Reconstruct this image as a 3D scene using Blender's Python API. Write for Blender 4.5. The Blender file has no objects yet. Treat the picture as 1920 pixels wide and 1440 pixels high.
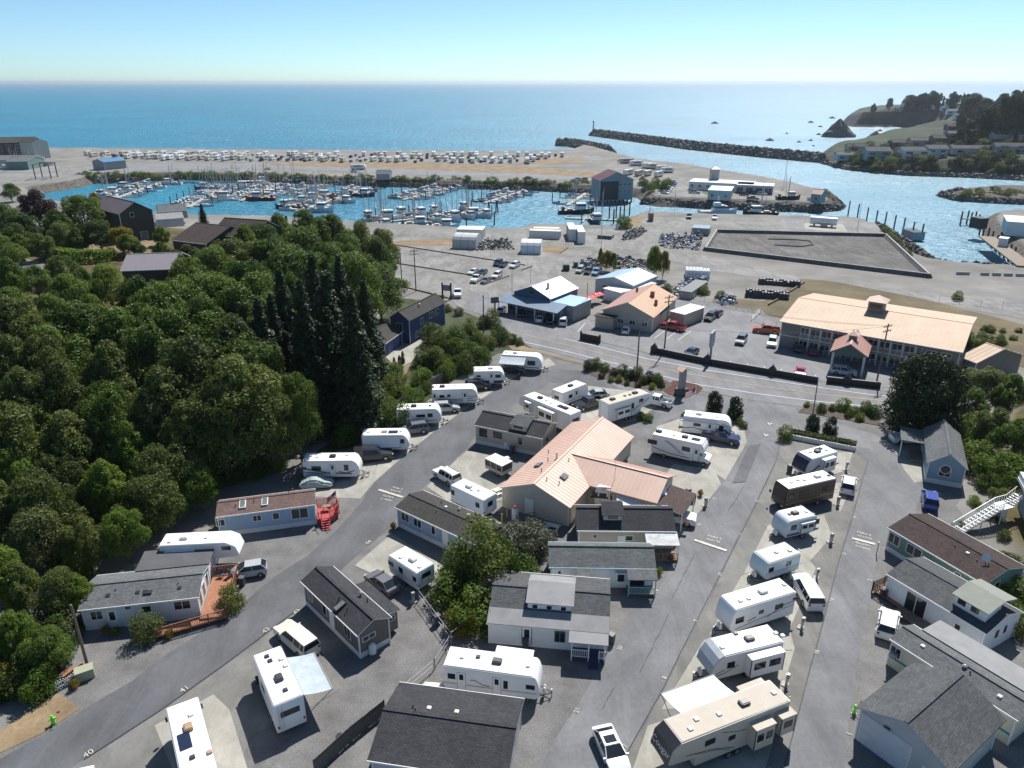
import bpy, bmesh, math, random
import numpy as np
from mathutils import Vector, Matrix

# ------------------------------------------------------------------ camera, world, sun, exposure
SC = bpy.context.scene
COL = SC.collection
FPX = 1380.0                       # focal length in photo pixels (1920 wide)
PITCH = math.radians(22.3)
CAMZ = 51.0
cam_data = bpy.data.cameras.new('camera')
cam_data.sensor_width = 36.0
cam_data.lens = 36.0 * FPX / 1920.0
cam_data.clip_start = 0.5
cam_data.clip_end = 80000
cam = bpy.data.objects.new('camera', cam_data)
COL.objects.link(cam)
cam.location = (0, 0, CAMZ)
cam.rotation_euler = (math.pi / 2 - PITCH, 0, 0)
SC.camera = cam

SUN_AZ = math.radians(24.0)        # clockwise from the view direction (+Y)
SUN_EL = math.radians(51.0)
world = bpy.data.worlds.new('World')
SC.world = world
world.use_nodes = True
_wn = world.node_tree.nodes
_wl = world.node_tree.links
_bg = _wn['Background']
_sky = _wn.new('ShaderNodeTexSky')
_sky.sky_type = 'NISHITA'
_sky.sun_disc = False
_sky.sun_elevation = SUN_EL
_sky.sun_rotation = SUN_AZ
_sky.altitude = 50
_sky.air_density = 0.6
_sky.dust_density = 0.35
_sky.ozone_density = 3.5
_tint = _wn.new('ShaderNodeMix'); _tint.data_type = 'RGBA'; _tint.blend_type = 'MULTIPLY'
_tint.inputs[0].default_value = 1.0
_tint.inputs[7].default_value = (.88, 1.045, 1.02, 1)      # camera white balance of the whole sky
_wl.new(_sky.outputs[0], _tint.inputs[6]); _wl.new(_tint.outputs[2], _bg.inputs[0])
_bg.inputs[1].default_value = 0.095
sun_data = bpy.data.lights.new('sun', 'SUN')
sun_data.energy = 5.0
sun_data.angle = math.radians(0.53)
sun_data.color = (1.0, 0.96, 0.90)
sun = bpy.data.objects.new('sun', sun_data)
COL.objects.link(sun)
_sd = Vector((math.sin(SUN_AZ) * math.cos(SUN_EL), math.cos(SUN_AZ) * math.cos(SUN_EL), math.sin(SUN_EL)))
sun.rotation_euler = _sd.to_track_quat('Z', 'Y').to_euler()
sun.location = (100, 200, 300)
SC.view_settings.view_transform = 'Standard'
SC.view_settings.look = 'None'
SC.view_settings.exposure = 0.45
SC.view_settings.gamma = 1.0
SC.view_settings.use_curve_mapping = False
SC.render.engine = 'CYCLES'
SC.cycles.use_denoising = True
SC.cycles.max_bounces = 6
SC.cycles.diffuse_bounces = 3
SC.cycles.glossy_bounces = 2
SC.cycles.transmission_bounces = 2
SC.cycles.transparent_max_bounces = 4
SC.cycles.volume_bounces = 0
SC.cycles.sample_clamp_indirect = 4.0

random.seed(7)
RNG = np.random.default_rng(7)
WATER = -4.0

# ------------------------------------------------------------------ pixels to places
_cp, _sp = math.cos(PITCH), math.sin(PITCH)
def ray(px, py):
 x = (px - 960) / FPX
 y = (py - 720) / FPX
 return Vector((x, _cp - y * _sp, -_sp - y * _cp))
def P(px, py, z=0.0):
 d = ray(px, py)
 t = (z - CAMZ) / d.z
 return Vector((t * d.x, t * d.y, z))
def scale_at(p):
 """photo pixels per metre at a point"""
 return FPX / (p.y * _cp + (CAMZ - p.z) * _sp)

# ------------------------------------------------------------------ materials
MATS = {}
def _noise_color(nt, base, amt, scale, coord, second=None, detail=6.0):
 n, l = nt.nodes, nt.links
 tx = n.new('ShaderNodeTexNoise')
 tx.inputs['Scale'].default_value = scale
 tx.inputs['Detail'].default_value = detail
 tx.inputs['Roughness'].default_value = 0.65
 l.new(coord, tx.inputs['Vector'])
 ramp = n.new('ShaderNodeValToRGB')
 ramp.color_ramp.elements[0].position = 0.3
 ramp.color_ramp.elements[1].position = 0.7
 lo = tuple(max(0, c * (1 - amt)) for c in base)
 hi = second if second else tuple(min(1, c * (1 + amt)) for c in base)
 ramp.color_ramp.elements[0].color = (*lo, 1)
 ramp.color_ramp.elements[1].color = (*hi, 1)
 l.new(tx.outputs[0], ramp.inputs[0])
 return ramp.outputs[0], tx

def mat(name, color=(.5, .5, .5), rough=.6, metal=0.0, amt=.08, scale=1.5, coord='Object', second=None,
  bump=0.0, bscale=20.0, objcolor=False, spec=.5, coat=0.0, fine=0.0, fscale=30.0, stain=0.0):
 if name in MATS:
  return MATS[name]
 m = bpy.data.materials.new(name)
 m.use_nodes = True
 nt = m.node_tree
 n, l = nt.nodes, nt.links
 b = n['Principled BSDF']
 b.inputs['Roughness'].default_value = rough
 b.inputs['Metallic'].default_value = metal
 b.inputs['Specular IOR Level'].default_value = spec
 if coat:
  b.inputs['Coat Weight'].default_value = coat
  b.inputs['Coat Roughness'].default_value = .06
 if coord == 'World':
  g = n.new('ShaderNodeNewGeometry')
  cs = g.outputs['Position']
 else:
  g = n.new('ShaderNodeTexCoord')
  cs = g.outputs[coord]
 if objcolor:
  oi = n.new('ShaderNodeObjectInfo')
  c, _ = _noise_color(nt, (1 - amt,) * 3, amt, scale, cs, (1, 1, 1))
  mx = n.new('ShaderNodeMix'); mx.data_type = 'RGBA'; mx.blend_type = 'MULTIPLY'
  mx.inputs[0].default_value = 1
  l.new(oi.outputs['Color'], mx.inputs[6]); l.new(c, mx.inputs[7])
  out = mx.outputs[2]
 else:
  out, _ = _noise_color(nt, color, amt, scale, cs, second)
 if fine:
  c2, _ = _noise_color(nt, (1 - fine,) * 3, 0.0, fscale, cs, (1, 1, 1), 3)
  mx = n.new('ShaderNodeMix'); mx.data_type = 'RGBA'; mx.blend_type = 'MULTIPLY'
  mx.inputs[0].default_value = 1
  l.new(out, mx.inputs[6]); l.new(c2, mx.inputs[7])
  out = mx.outputs[2]
 if stain:
  mp = n.new('ShaderNodeMapping'); mp.inputs['Rotation'].default_value = (0, 0, 1.0); mp.inputs['Scale'].default_value = (1, .3, 1)
  l.new(cs, mp.inputs[0])
  tx = n.new('ShaderNodeTexNoise'); tx.inputs['Scale'].default_value = .3; tx.inputs['Detail'].default_value = 9
  tx.inputs['Roughness'].default_value = .7; tx.inputs['Distortion'].default_value = 1.2
  l.new(mp.outputs[0], tx.inputs['Vector'])
  rp = n.new('ShaderNodeValToRGB'); rp.color_ramp.elements[0].position = .40; rp.color_ramp.elements[1].position = .60
  k = 1 - stain
  rp.color_ramp.elements[0].color = (k, k, k * .98, 1); rp.color_ramp.elements[1].color = (1, 1, 1, 1)
  l.new(tx.outputs[0], rp.inputs[0])
  mx = n.new('ShaderNodeMix'); mx.data_type = 'RGBA'; mx.blend_type = 'MULTIPLY'; mx.inputs[0].default_value = 1
  l.new(out, mx.inputs[6]); l.new(rp.outputs[0], mx.inputs[7]); out = mx.outputs[2]
 l.new(out, b.inputs['Base Color'])
 if bump:
  bt = n.new('ShaderNodeTexNoise'); bt.inputs['Scale'].default_value = bscale
  bt.inputs['Detail'].default_value = 4
  l.new(cs, bt.inputs['Vector'])
  bp = n.new('ShaderNodeBump'); bp.inputs['Strength'].default_value = bump
  bp.inputs['Distance'].default_value = 0.05
  l.new(bt.outputs[0], bp.inputs['Height']); l.new(bp.outputs[0], b.inputs['Normal'])
 MATS[name] = m
 return m

def shingle(name, color, row=.16, tab=.32, amt=.2, rough=.9):
 """courses of roof shingles in the face's own metres (UV)"""
 if name in MATS:
  return MATS[name]
 m = bpy.data.materials.new(name); m.use_nodes = True
 nt = m.node_tree; n, l = nt.nodes, nt.links
 b = n['Principled BSDF']; b.inputs['Roughness'].default_value = rough
 b.inputs['Specular IOR Level'].default_value = .25
 tc = n.new('ShaderNodeTexCoord')
 br = n.new('ShaderNodeTexBrick')
 br.inputs['Scale'].default_value = 1.0
 br.inputs['Brick Width'].default_value = tab
 br.inputs['Row Height'].default_value = row
 br.inputs['Mortar Size'].default_value = row * .09
 br.inputs['Bias'].default_value = 0.0
 br.inputs['Color1'].default_value = (*[c * (1 - amt) for c in color], 1)
 br.inputs['Color2'].default_value = (*[min(1, c * (1 + amt)) for c in color], 1)
 br.inputs['Mortar'].default_value = (*[c * .45 for c in color], 1)
 l.new(tc.outputs['UV'], br.inputs['Vector'])
 c2, _ = _noise_color(nt, (.8,) * 3, .15, .5, tc.outputs['Object'], (1, 1, 1))
 mx = n.new('ShaderNodeMix'); mx.data_type = 'RGBA'; mx.blend_type = 'MULTIPLY'; mx.inputs[0].default_value = 1
 l.new(br.outputs[0], mx.inputs[6]); l.new(c2, mx.inputs[7])
 l.new(mx.outputs[2], b.inputs['Base Color'])
 bp = n.new('ShaderNodeBump'); bp.inputs['Strength'].default_value = .5; bp.inputs['Distance'].default_value = .02
 l.new(br.outputs['Fac'], bp.inputs['Height']); bp.invert = True
 l.new(bp.outputs[0], b.inputs['Normal'])
 MATS[name] = m
 return m

def siding(name, color, pitch=.18, vertical=False, rough=.6, depth=.5):
 """lap or panel siding: thin joints in the face's own metres"""
 if name in MATS:
  return MATS[name]
 m = bpy.data.materials.new(name); m.use_nodes = True
 nt = m.node_tree; n, l = nt.nodes, nt.links
 b = n['Principled BSDF']; b.inputs['Roughness'].default_value = rough
 tc = n.new('ShaderNodeTexCoord')
 wv = n.new('ShaderNodeTexWave')
 wv.wave_type = 'BANDS'; wv.bands_direction = 'X' if vertical else 'Y'; wv.wave_profile = 'SAW'
 wv.inputs['Scale'].default_value = .314 / pitch
 l.new(tc.outputs['UV'], wv.inputs['Vector'])
 c, _ = _noise_color(nt, color, .09, .8, tc.outputs['Object'])
 l.new(c, b.inputs['Base Color'])
 bp = n.new('ShaderNodeBump'); bp.inputs['Strength'].default_value = depth; bp.inputs['Distance'].default_value = .02
 l.new(wv.outputs[1], bp.inputs['Height']); l.new(bp.outputs[0], b.inputs['Normal'])
 MATS[name] = m
 return m

def leaf_mat(name, c1, c2, trans=.35):
 if name in MATS:
  return MATS[name]
 m = bpy.data.materials.new(name); m.use_nodes = True
 nt = m.node_tree; n, l = nt.nodes, nt.links
 for x in list(n):
  if x.type == 'BSDF_PRINCIPLED':
   n.remove(x)
 out = [x for x in n if x.type == 'OUTPUT_MATERIAL'][0]
 geo = n.new('ShaderNodeNewGeometry')
 oi = n.new('ShaderNodeObjectInfo')
 tx = n.new('ShaderNodeTexNoise'); tx.inputs['Scale'].default_value = .55; tx.inputs['Detail'].default_value = 4
 l.new(geo.outputs['Position'], tx.inputs['Vector'])
 ad = n.new('ShaderNodeMath'); ad.operation = 'MULTIPLY_ADD'
 ad.inputs[1].default_value = .6; l.new(oi.outputs['Random'], ad.inputs[0])
 l.new(tx.outputs[0], ad.inputs[2])
 rp = n.new('ShaderNodeValToRGB')
 rp.color_ramp.elements[0].position = .35; rp.color_ramp.elements[1].position = 1.0
 rp.color_ramp.elements[0].color = (*c1, 1); rp.color_ramp.elements[1].color = (*c2, 1)
 l.new(ad.outputs[0], rp.inputs[0])
 hs = n.new('ShaderNodeHueSaturation')
 mr = n.new('ShaderNodeMapRange'); mr.inputs[3].default_value = .5; mr.inputs[4].default_value = 1.2
 l.new(geo.outputs['Random Per Island'], mr.inputs[0])
 l.new(mr.outputs[0], hs.inputs['Value']); l.new(rp.outputs[0], hs.inputs['Color'])
 d = n.new('ShaderNodeBsdfPrincipled'); d.inputs['Roughness'].default_value = .5
 d.inputs['Specular IOR Level'].default_value = .2
 l.new(hs.outputs[0], d.inputs['Base Color'])
 t = n.new('ShaderNodeBsdfTranslucent')
 hs2 = n.new('ShaderNodeHueSaturation'); hs2.inputs['Hue'].default_value = .485; hs2.inputs['Value'].default_value = 1.1
 l.new(hs.outputs[0], hs2.inputs['Color']); l.new(hs2.outputs[0], t.inputs['Color'])
 mx = n.new('ShaderNodeMixShader'); mx.inputs[0].default_value = trans
 l.new(d.outputs[0], mx.inputs[1]); l.new(t.outputs[0], mx.inputs[2])
 l.new(mx.outputs[0], out.inputs[0])
 MATS[name] = m
 return m

# common materials
M_WHITE = mat('white_paint', (.78, .78, .76), .45, amt=.05, scale=.7)
M_OFFWHITE = mat('off_white', (.70, .68, .62), .55, amt=.07)
M_RVWHITE = mat('gelcoat_white', (.80, .80, .79), .28, amt=.04, scale=.8)
M_RVROOF = mat('membrane_white', (.78, .78, .77), .6, amt=.10, scale=.9)
M_RVROOF_TAN = mat('membrane_tan', (.46, .41, .34), .7, amt=.08, scale=.9)
M_RVROOF_GREY = mat('membrane_grey', (.50, .50, .47), .7, amt=.12, scale=.9)
M_GLASS = mat('dark_glass', (.018, .024, .03), .06, amt=.2, scale=.4, spec=.6)
M_GLASS_P = mat('curtained_glass', (.16, .18, .18), .12, amt=.4, scale=1.2)
M_BLACK = mat('black_trim', (.02, .02, .022), .5)
M_TYRE = mat('tyre_rubber', (.022, .022, .022), .85)
M_RIM = mat('rim_metal', (.55, .55, .56), .3, .8)
M_GREY = mat('grey_plastic', (.28, .28, .29), .5)
M_DGREY = mat('dark_grey', (.09, .09, .10), .5)
M_STEEL = mat('galvanised', (.45, .46, .47), .4, .7, amt=.15)
M_WOOD = mat('weathered_wood', (.20, .15, .11), .8, amt=.3, scale=3)
M_REDWOOD = mat('redwood_deck', (.30, .13, .07), .7, amt=.25, scale=2.5)
M_POLE = mat('creosote_pole', (.17, .13, .10), .85, amt=.25, scale=4)
M_CARPAINT = mat('car_paint', objcolor=True, rough=.22, amt=.06, scale=.6, coat=.6)
M_OBJ = mat('painted_surface', objcolor=True, rough=.5, amt=.10, scale=.9)
M_RED_L = mat('red_lens', (.35, .02, .02), .2)
M_CLEAR_L = mat('clear_lens', (.7, .72, .75), .12)
M_CONC = mat('concrete', (.40, .38, .34), .85, amt=.14, scale=.35, coord='World', fine=.1, fscale=3)
M_SKIRT = mat('white_skirting', (.66, .68, .68), .6, amt=.1)
M_PROPANE = mat('propane_white', (.75, .75, .74), .35)
M_BARK = mat('bark', (.10, .075, .055), .95, amt=.4, scale=3, bump=.6, bscale=8)
M_ROCK = mat('rip_rap_rock', (.115, .105, .095), .9, amt=.45, scale=.35, coord='World', bump=.4, bscale=3)

# ------------------------------------------------------------------ mesh building
class MB:
 def __init__(self):
  self.v = []; self.f = []; self.mi = []; self.mats = []
 def _m(self, m):
  if m not in self.mats:
   self.mats.append(m)
  return self.mats.index(m)
 def add(self, verts, faces, m):
  o = len(self.v); k = self._m(m)
  self.v.extend([tuple(x) for x in verts])
  for f in faces:
   self.f.append(tuple(i + o for i in f)); self.mi.append(k)
  return self
 def poly(self, pts, m):
  return self.add(pts, [tuple(range(len(pts)))], m)
 def box(self, c, s, m, rz=0.0, top=(1, 1), rx=0.0, ry=0.0):
  x, y, z = s[0] / 2, s[1] / 2, s[2] / 2
  vs = [(-x, -y, -z), (x, -y, -z), (x, y, -z), (-x, y, -z)]
  vs += [(-x * top[0], -y * top[1], z), (x * top[0], -y * top[1], z), (x * top[0], y * top[1], z), (-x * top[0], y * top[1], z)]
  R = Matrix.Translation(c) @ Matrix.Rotation(rz, 4, 'Z') @ Matrix.Rotation(ry, 4, 'Y') @ Matrix.Rotation(rx, 4, 'X')
  vs = [R @ Vector(p) for p in vs]
  return self.add(vs, [(0, 3, 2, 1), (4, 5, 6, 7), (0, 1, 5, 4), (1, 2, 6, 5), (2, 3, 7, 6), (3, 0, 4, 7)], m)
 def bx(self, x0, x1, y0, y1, z0, z1, m):
  return self.box(((x0 + x1) / 2, (y0 + y1) / 2, (z0 + z1) / 2), (abs(x1 - x0), abs(y1 - y0), abs(z1 - z0)), m)
 def prism(self, prof, y0, y1, m, cap=None):
  """prof: (x, z) anticlockwise seen from -y; extruded from y0 to y1"""
  n = len(prof)
  vs = [(x, y0, z) for x, z in prof] + [(x, y1, z) for x, z in prof]
  fs = [(i, i + n, (i + 1) % n + n, (i + 1) % n) for i in range(n)]
  self.add(vs, fs, m)
  o = len(self.v) - 2 * n; k = self._m(cap or m)
  self.f.append(tuple(o + i for i in range(n))); self.mi.append(k)
  self.f.append(tuple(o + n + i for i in reversed(range(n)))); self.mi.append(k)
  return self
 def prismx(self, prof, x0, x1, m, cap=None):
  """prof: (y, z) extruded along x"""
  n = len(prof)
  vs = [(x0, y, z) for y, z in prof] + [(x1, y, z) for y, z in prof]
  fs = [(i, (i + 1) % n, (i + 1) % n + n, i + n) for i in range(n)]
  self.add(vs, fs, m)
  o = len(self.v) - 2 * n; k = self._m(cap or m)
  self.f.append(tuple(o + i for i in reversed(range(n)))); self.mi.append(k)
  self.f.append(tuple(o + n + i for i in range(n))); self.mi.append(k)
  return self
 def prismz(self, prof, z0, z1, m):
  n = len(prof)
  vs = [(x, y, z0) for x, y in prof] + [(x, y, z1) for x, y in prof]
  fs = [(i, (i + 1) % n, (i + 1) % n + n, i + n) for i in range(n)] + [tuple(reversed(range(n))), tuple(range(n, 2 * n))]
  return self.add(vs, fs, m)
 def cyl(self, a, b, r0, r1=None, n=8, m=None, caps=True):
  r1 = r0 if r1 is None else r1
  a, b = Vector(a), Vector(b)
  d = (b - a).normalized()
  u = d.orthogonal().normalized(); w = d.cross(u)
  vs = []
  for p, r in ((a, r0), (b, r1)):
   for i in range(n):
    t = 2 * math.pi * i / n
    vs.append(p + (u * math.cos(t) + w * math.sin(t)) * r)
  fs = [(i, (i + 1) % n, (i + 1) % n + n, i + n) for i in range(n)]
  if caps:
   fs += [tuple(reversed(range(n))), tuple(range(n, 2 * n))]
  return self.add(vs, fs, m)
 def lathe(self, prof, m, c=(0, 0, 0), n=10):
  """prof: (r, z) from bottom to top around z"""
  k = len(prof); vs = []
  for r, z in prof:
   for i in range(n):
    t = 2 * math.pi * i / n
    vs.append((c[0] + r * math.cos(t), c[1] + r * math.sin(t), c[2] + z))
  fs = []
  for j in range(k - 1):
   for i in range(n):
    fs.append((j * n + i, j * n + (i + 1) % n, (j + 1) * n + (i + 1) % n, (j + 1) * n + i))
  fs += [tuple(reversed(range(n))), tuple(range((k - 1) * n, k * n))]
  return self.add(vs, fs, m)
 def mesh(self, name, bevel=0.0, seg=2, smooth=False):
  me = bpy.data.meshes.new(name)
  me.from_pydata([tuple(p) for p in self.v], [], self.f)
  for m in self.mats:
   me.materials.append(m)
  me.polygons.foreach_set('material_index', self.mi)
  if bevel:
   bm = bmesh.new(); bm.from_mesh(me)
   bmesh.ops.remove_doubles(bm, verts=bm.verts, dist=1e-4)
   ed = [e for e in bm.edges if len(e.link_faces) == 2 and e.calc_face_angle(0) > .35]
   bmesh.ops.bevel(bm, geom=ed, offset=bevel, segments=seg, affect='EDGES', clamp_overlap=True)
   bm.to_mesh(me); bm.free()
  add_uv(me)
  if smooth:
   me.polygons.foreach_set('use_smooth', [True] * len(me.polygons))
   try:
    me.set_sharp_from_angle(angle=.7)
   except Exception:
    pass
  me.update()
  return me
 def build(self, name, parent=None, bevel=0.0, smooth=False, loc=None, rz=None, seg=2):
  return link(name, self.mesh(name, bevel, seg, smooth), parent, loc, rz)

def add_uv(me):
 n = len(me.loops)
 if not n:
  return
 uv = me.uv_layers.new(name='UVMap')
 co = np.empty(len(me.vertices) * 3, dtype=np.float32); me.vertices.foreach_get('co', co); co = co.reshape(-1, 3)
 li = np.empty(n, dtype=np.int32); me.loops.foreach_get('vertex_index', li)
 nf = len(me.polygons)
 nm = np.empty(nf * 3, dtype=np.float32); me.polygons.foreach_get('normal', nm); nm = nm.reshape(-1, 3)
 lt = np.empty(nf, dtype=np.int32); me.polygons.foreach_get('loop_total', lt)
 fn = np.repeat(nm, lt, axis=0)
 ux = np.stack([-fn[:, 1], fn[:, 0], np.zeros(n, dtype=np.float32)], 1)
 ln = np.linalg.norm(ux, axis=1)
 flat = ln < .05
 ux[flat] = (1, 0, 0); ln[flat] = 1
 ux /= ln[:, None]
 vx = np.cross(fn, ux)
 p = co[li]
 out = np.stack([(p * ux).sum(1), (p * vx).sum(1)], 1).astype(np.float32)
 uv.data.foreach_set('uv', out.ravel())

def link(name, me, parent=None, loc=None, rz=None, color=None):
 o = bpy.data.objects.new(name, me)
 COL.objects.link(o)
 if parent:
  o.parent = parent
 if loc is not None:
  o.location = loc
 if rz is not None:
  o.rotation_euler = (0, 0, rz)
 if color is not None:
  o.color = (*color, 1)
 return o
def thing(name, label, cat, loc=(0, 0, 0), rz=0.0, group=None):
 o = link(name, None, None, loc, rz)
 o.empty_display_size = .3
 return tag(o, label, cat, group)
def tag(o, label, cat, group=None):
 o['label'] = label; o['category'] = cat
 if group:
  o['group'] = group
 return o
def kind(o, k, label=None):
 o['kind'] = k
 if label:
  o['label'] = label
 return o

_texts = {}
def text_mesh(s, size, m, depth=0.0):
 key = (s, size, m.name, depth)
 if key in _texts:
  return _texts[key]
 cu = bpy.data.curves.new('lettering', 'FONT')
 cu.body = s; cu.size = size; cu.align_x = 'CENTER'; cu.align_y = 'CENTER'; cu.extrude = depth
 cu.resolution_u = 3
 ob = bpy.data.objects.new('lettering', cu); COL.objects.link(ob)
 bpy.context.view_layer.update()
 me = bpy.data.meshes.new_from_object(ob)
 COL.objects.unlink(ob); bpy.data.objects.remove(ob); bpy.data.curves.remove(cu)
 me.materials.clear(); me.materials.append(m)
 _texts[key] = me
 return me
# ------------------------------------------------------------------ terrain
def px_poly(pts, z):
 return np.array([P(x, y, z)[:2] for x, y in pts])
def poly_sd(poly, X, Y):
 """signed distance to a polygon, positive inside"""
 inside = np.zeros(X.shape, bool)
 d2 = np.full(X.shape, 1e18)
 n = len(poly)
 for i in range(n):
  x0, y0 = poly[i]; x1, y1 = poly[(i + 1) % n]
  ex, ey = x1 - x0, y1 - y0
  L = ex * ex + ey * ey + 1e-12
  t = np.clip(((X - x0) * ex + (Y - y0) * ey) / L, 0, 1)
  dx, dy = X - x0 - t * ex, Y - y0 - t * ey
  d2 = np.minimum(d2, dx * dx + dy * dy)
  c = ((y0 > Y) != (y1 > Y)) & (X < ex * (Y - y0) / (ey if abs(ey) > 1e-12 else 1e-12) + x0)
  inside ^= c
 d = np.sqrt(d2)
 return np.where(inside, d, -d)
def smooth(t):
 t = np.clip(t, 0, 1)
 return t * t * (3 - 2 * t)
_wv = [(random.uniform(.02, .3), random.uniform(0, 6.28), random.uniform(0, 6.28)) for _ in range(14)]
def wob(X, Y):
 s = 0
 for k, a, b in _wv:
  s = s + np.sin((X * math.cos(a) + Y * math.sin(a)) * k + b) * (.06 / (k + .05)) * .1
 return s

MAIN_WL = [(2600, 640), (1920, 513), (1800, 506), (1752, 499), (1722, 480), (1700, 463), (1668, 441), (1642, 426), (1600, 419),
   (1500, 417), (1380, 414), (1300, 412), (1235, 409), (1182, 409), (1162, 420), (1158, 437), (1100, 434), (1000, 432),
   (974, 431), (955, 441), (900, 440), (850, 437), (800, 434), (700, 429), (600, 421), (500, 416), (400, 415), (300, 410),
   (180, 396), (100, 381), (76, 364), (150, 352), (180, 344), (250, 338), (350, 337), (455, 341), (620, 346), (740, 351),
   (860, 354), (1000, 358), (1118, 364), (1150, 368), (1192, 371), (1200, 377), (1205, 384), (1235, 388), (1300, 391), (1380, 394),
   (1450, 397), (1520, 399), (1560, 397), (1577, 391), (1572, 383), (1545, 366), (1500, 353), (1440, 341), (1390, 333),
   (1340, 325), (1300, 317), (1240, 311), (1200, 304), (1165, 294), (1120, 281), (1085, 277), (1072, 283), (1060, 288), (1000, 290), (900, 290),
   (700, 289), (480, 287), (300, 286), (200, 285), (95, 284), (0, 283), (-700, 275)]
MAIN = np.vstack([px_poly(MAIN_WL, WATER), [[-700, 700], [-700, -40], [500, -40]]])
HEAD_WL = [(1530, 298), (1560, 312), (1620, 322), (1700, 329), (1800, 331), (1920, 337), (2500, 352), (2900, 300), (2500, 225), (2000, 212),
   (1750, 218), (1620, 224), (1585, 229), (1573, 234), (1600, 238), (1680, 238), (1730, 241), (1757, 247), (1735, 257), (1690, 261), (1640, 270),
   (1590, 280), (1545, 290)]
HEAD = px_poly(HEAD_WL, WATER)
PIERLAND = px_poly([(1925, 512), (1888, 484), (1845, 442), (1836, 425), (1842, 410), (1920, 401), (2200, 400), (2200, 530)], WATER)
RIVERSPIT = px_poly([(1762, 368), (1790, 359), (1850, 354), (1920, 353), (2300, 356), (2300, 390), (1920, 384), (1850, 381), (1795, 377)], WATER)
BLUFF = np.vstack([px_poly([(735, 520), (715, 600), (690, 700), (640, 800), (540, 860), (400, 920), (270, 1000), (110, 1110), (0, 1240), (-300, 1450)], 0),
     [[-400, 20], [-500, 200], [-420, 262], [-260, 262]], px_poly([(250, 437), (500, 443), (640, 455)], 2)])
EAST = px_poly([(1925, 700), (1830, 770), (1825, 850), (1812, 900), (1795, 950), (1830, 1010), (1880, 1070), (1960, 1200), (2000, 1500), (2700, 1500), (2700, 700)], 0)
_HC = [(1600, 306, 1.5), (1660, 312, 2), (1760, 315, 2), (1900, 318, 3), (1620, 290, 2), (1700, 290, 4), (1780, 285, 6), (1880, 285, 9), (1690, 270, 3), (1790, 262, 9),
  (1860, 250, 15), (1920, 240, 22), (1770, 247, 6), (1820, 228, 16), (1900, 215, 30), (1780, 228, 12), (1600, 213, 11), (1660, 205, 18), (1720, 198, 22),
  (1800, 195, 26), (1900, 190, 33), (2100, 230, 36), (2100, 280, 18)]
HC = np.array([list(P(x, y, z)) for x, y, z in _HC])
def ground(X, Y):
 """height of the near land"""
 X = np.asarray(X, float); Y = np.asarray(Y, float)
 d = poly_sd(MAIN, X, Y)
 z = np.clip(-5.6 + (d + 2.2) * .62, -7.5, 0)
 bl = poly_sd(BLUFF, X, Y)
 z = z + np.where(d > 4, 15.0 * smooth(bl / 60.0), 0) + np.where(bl > 3, wob(X, Y) * 2, 0)
 ea = poly_sd(EAST, X, Y)
 z = z + 10.0 * smooth(ea / 34.0) + np.where(ea > 2, wob(X, Y), 0)
 return z
class Lookup:
 """bilinear table of a height function"""
 def __init__(self, fn, x0, x1, y0, y1, st):
  self.x0, self.y0, self.st = x0, y0, st
  xs = np.arange(x0, x1, st); ys = np.arange(y0, y1, st)
  X, Y = np.meshgrid(xs, ys)
  self.t = fn(X, Y); self.ny, self.nx = self.t.shape
  self.l = self.t.tolist()
 def __call__(self, x, y):
  u = (x - self.x0) / self.st; v = (y - self.y0) / self.st
  i = int(u); j = int(v)
  if u < 0 or v < 0 or i >= self.nx - 1 or j >= self.ny - 1:
   return -6.0
  u -= i; v -= j
  a, b = self.l[j], self.l[j + 1]
  return (a[i] * (1 - u) + a[i + 1] * u) * (1 - v) + (b[i] * (1 - u) + b[i + 1] * u) * v
gz = Lookup(ground, -480, 420, -40, 700, 2.5)
def head_ground(X, Y):
 d = poly_sd(HEAD, X, Y)
 w = 0; s = 0
 for x, y, z in HC:
  k = 1.0 / (((X - x) ** 2 + (Y - y) ** 2) + 900.0) ** 1.6
  w = w + k; s = s + k * z
 h = s / w + wob(X * .5, Y * .5) * 1.5
 return -6 + (h + 6) * smooth((d + 4) / (10 + h * .8))
hz = Lookup(head_ground, 150, 1250, 430, 1350, 6.0)
def march(px, py, h=0.0, fn=gz, t0=20, t1=900, step=1.0):
 d = ray(px, py)
 pz = None
 t = t0
 while t < t1:
  x, y, z = d.x * t, d.y * t, CAMZ + d.z * t
  if z <= fn(x, y) + h:
   return Vector((x, y, fn(x, y)))
  t += step
 return P(px, py, 0)
def grid_terrain(name, fn, xs, ys, m, label):
 X, Y = np.meshgrid(xs, ys)
 Z = fn(X, Y)
 nx, ny = len(xs), len(ys)
 v = np.stack([X.ravel(), Y.ravel(), Z.ravel()], 1)
 i = np.arange(nx * ny).reshape(ny, nx)
 q = np.stack([i[:-1, :-1].ravel(), i[:-1, 1:].ravel(), i[1:, 1:].ravel(), i[1:, :-1].ravel()], 1)
 keep = (v[q][:, :, 2].max(1) > -7.0)
 q = q[keep]
 me = bpy.data.meshes.new(name)
 me.from_pydata(v.tolist(), [], q.tolist())
 me.materials.append(m)
 o = link(name, me)
 kind(o, 'structure', label)
 return o

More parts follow.
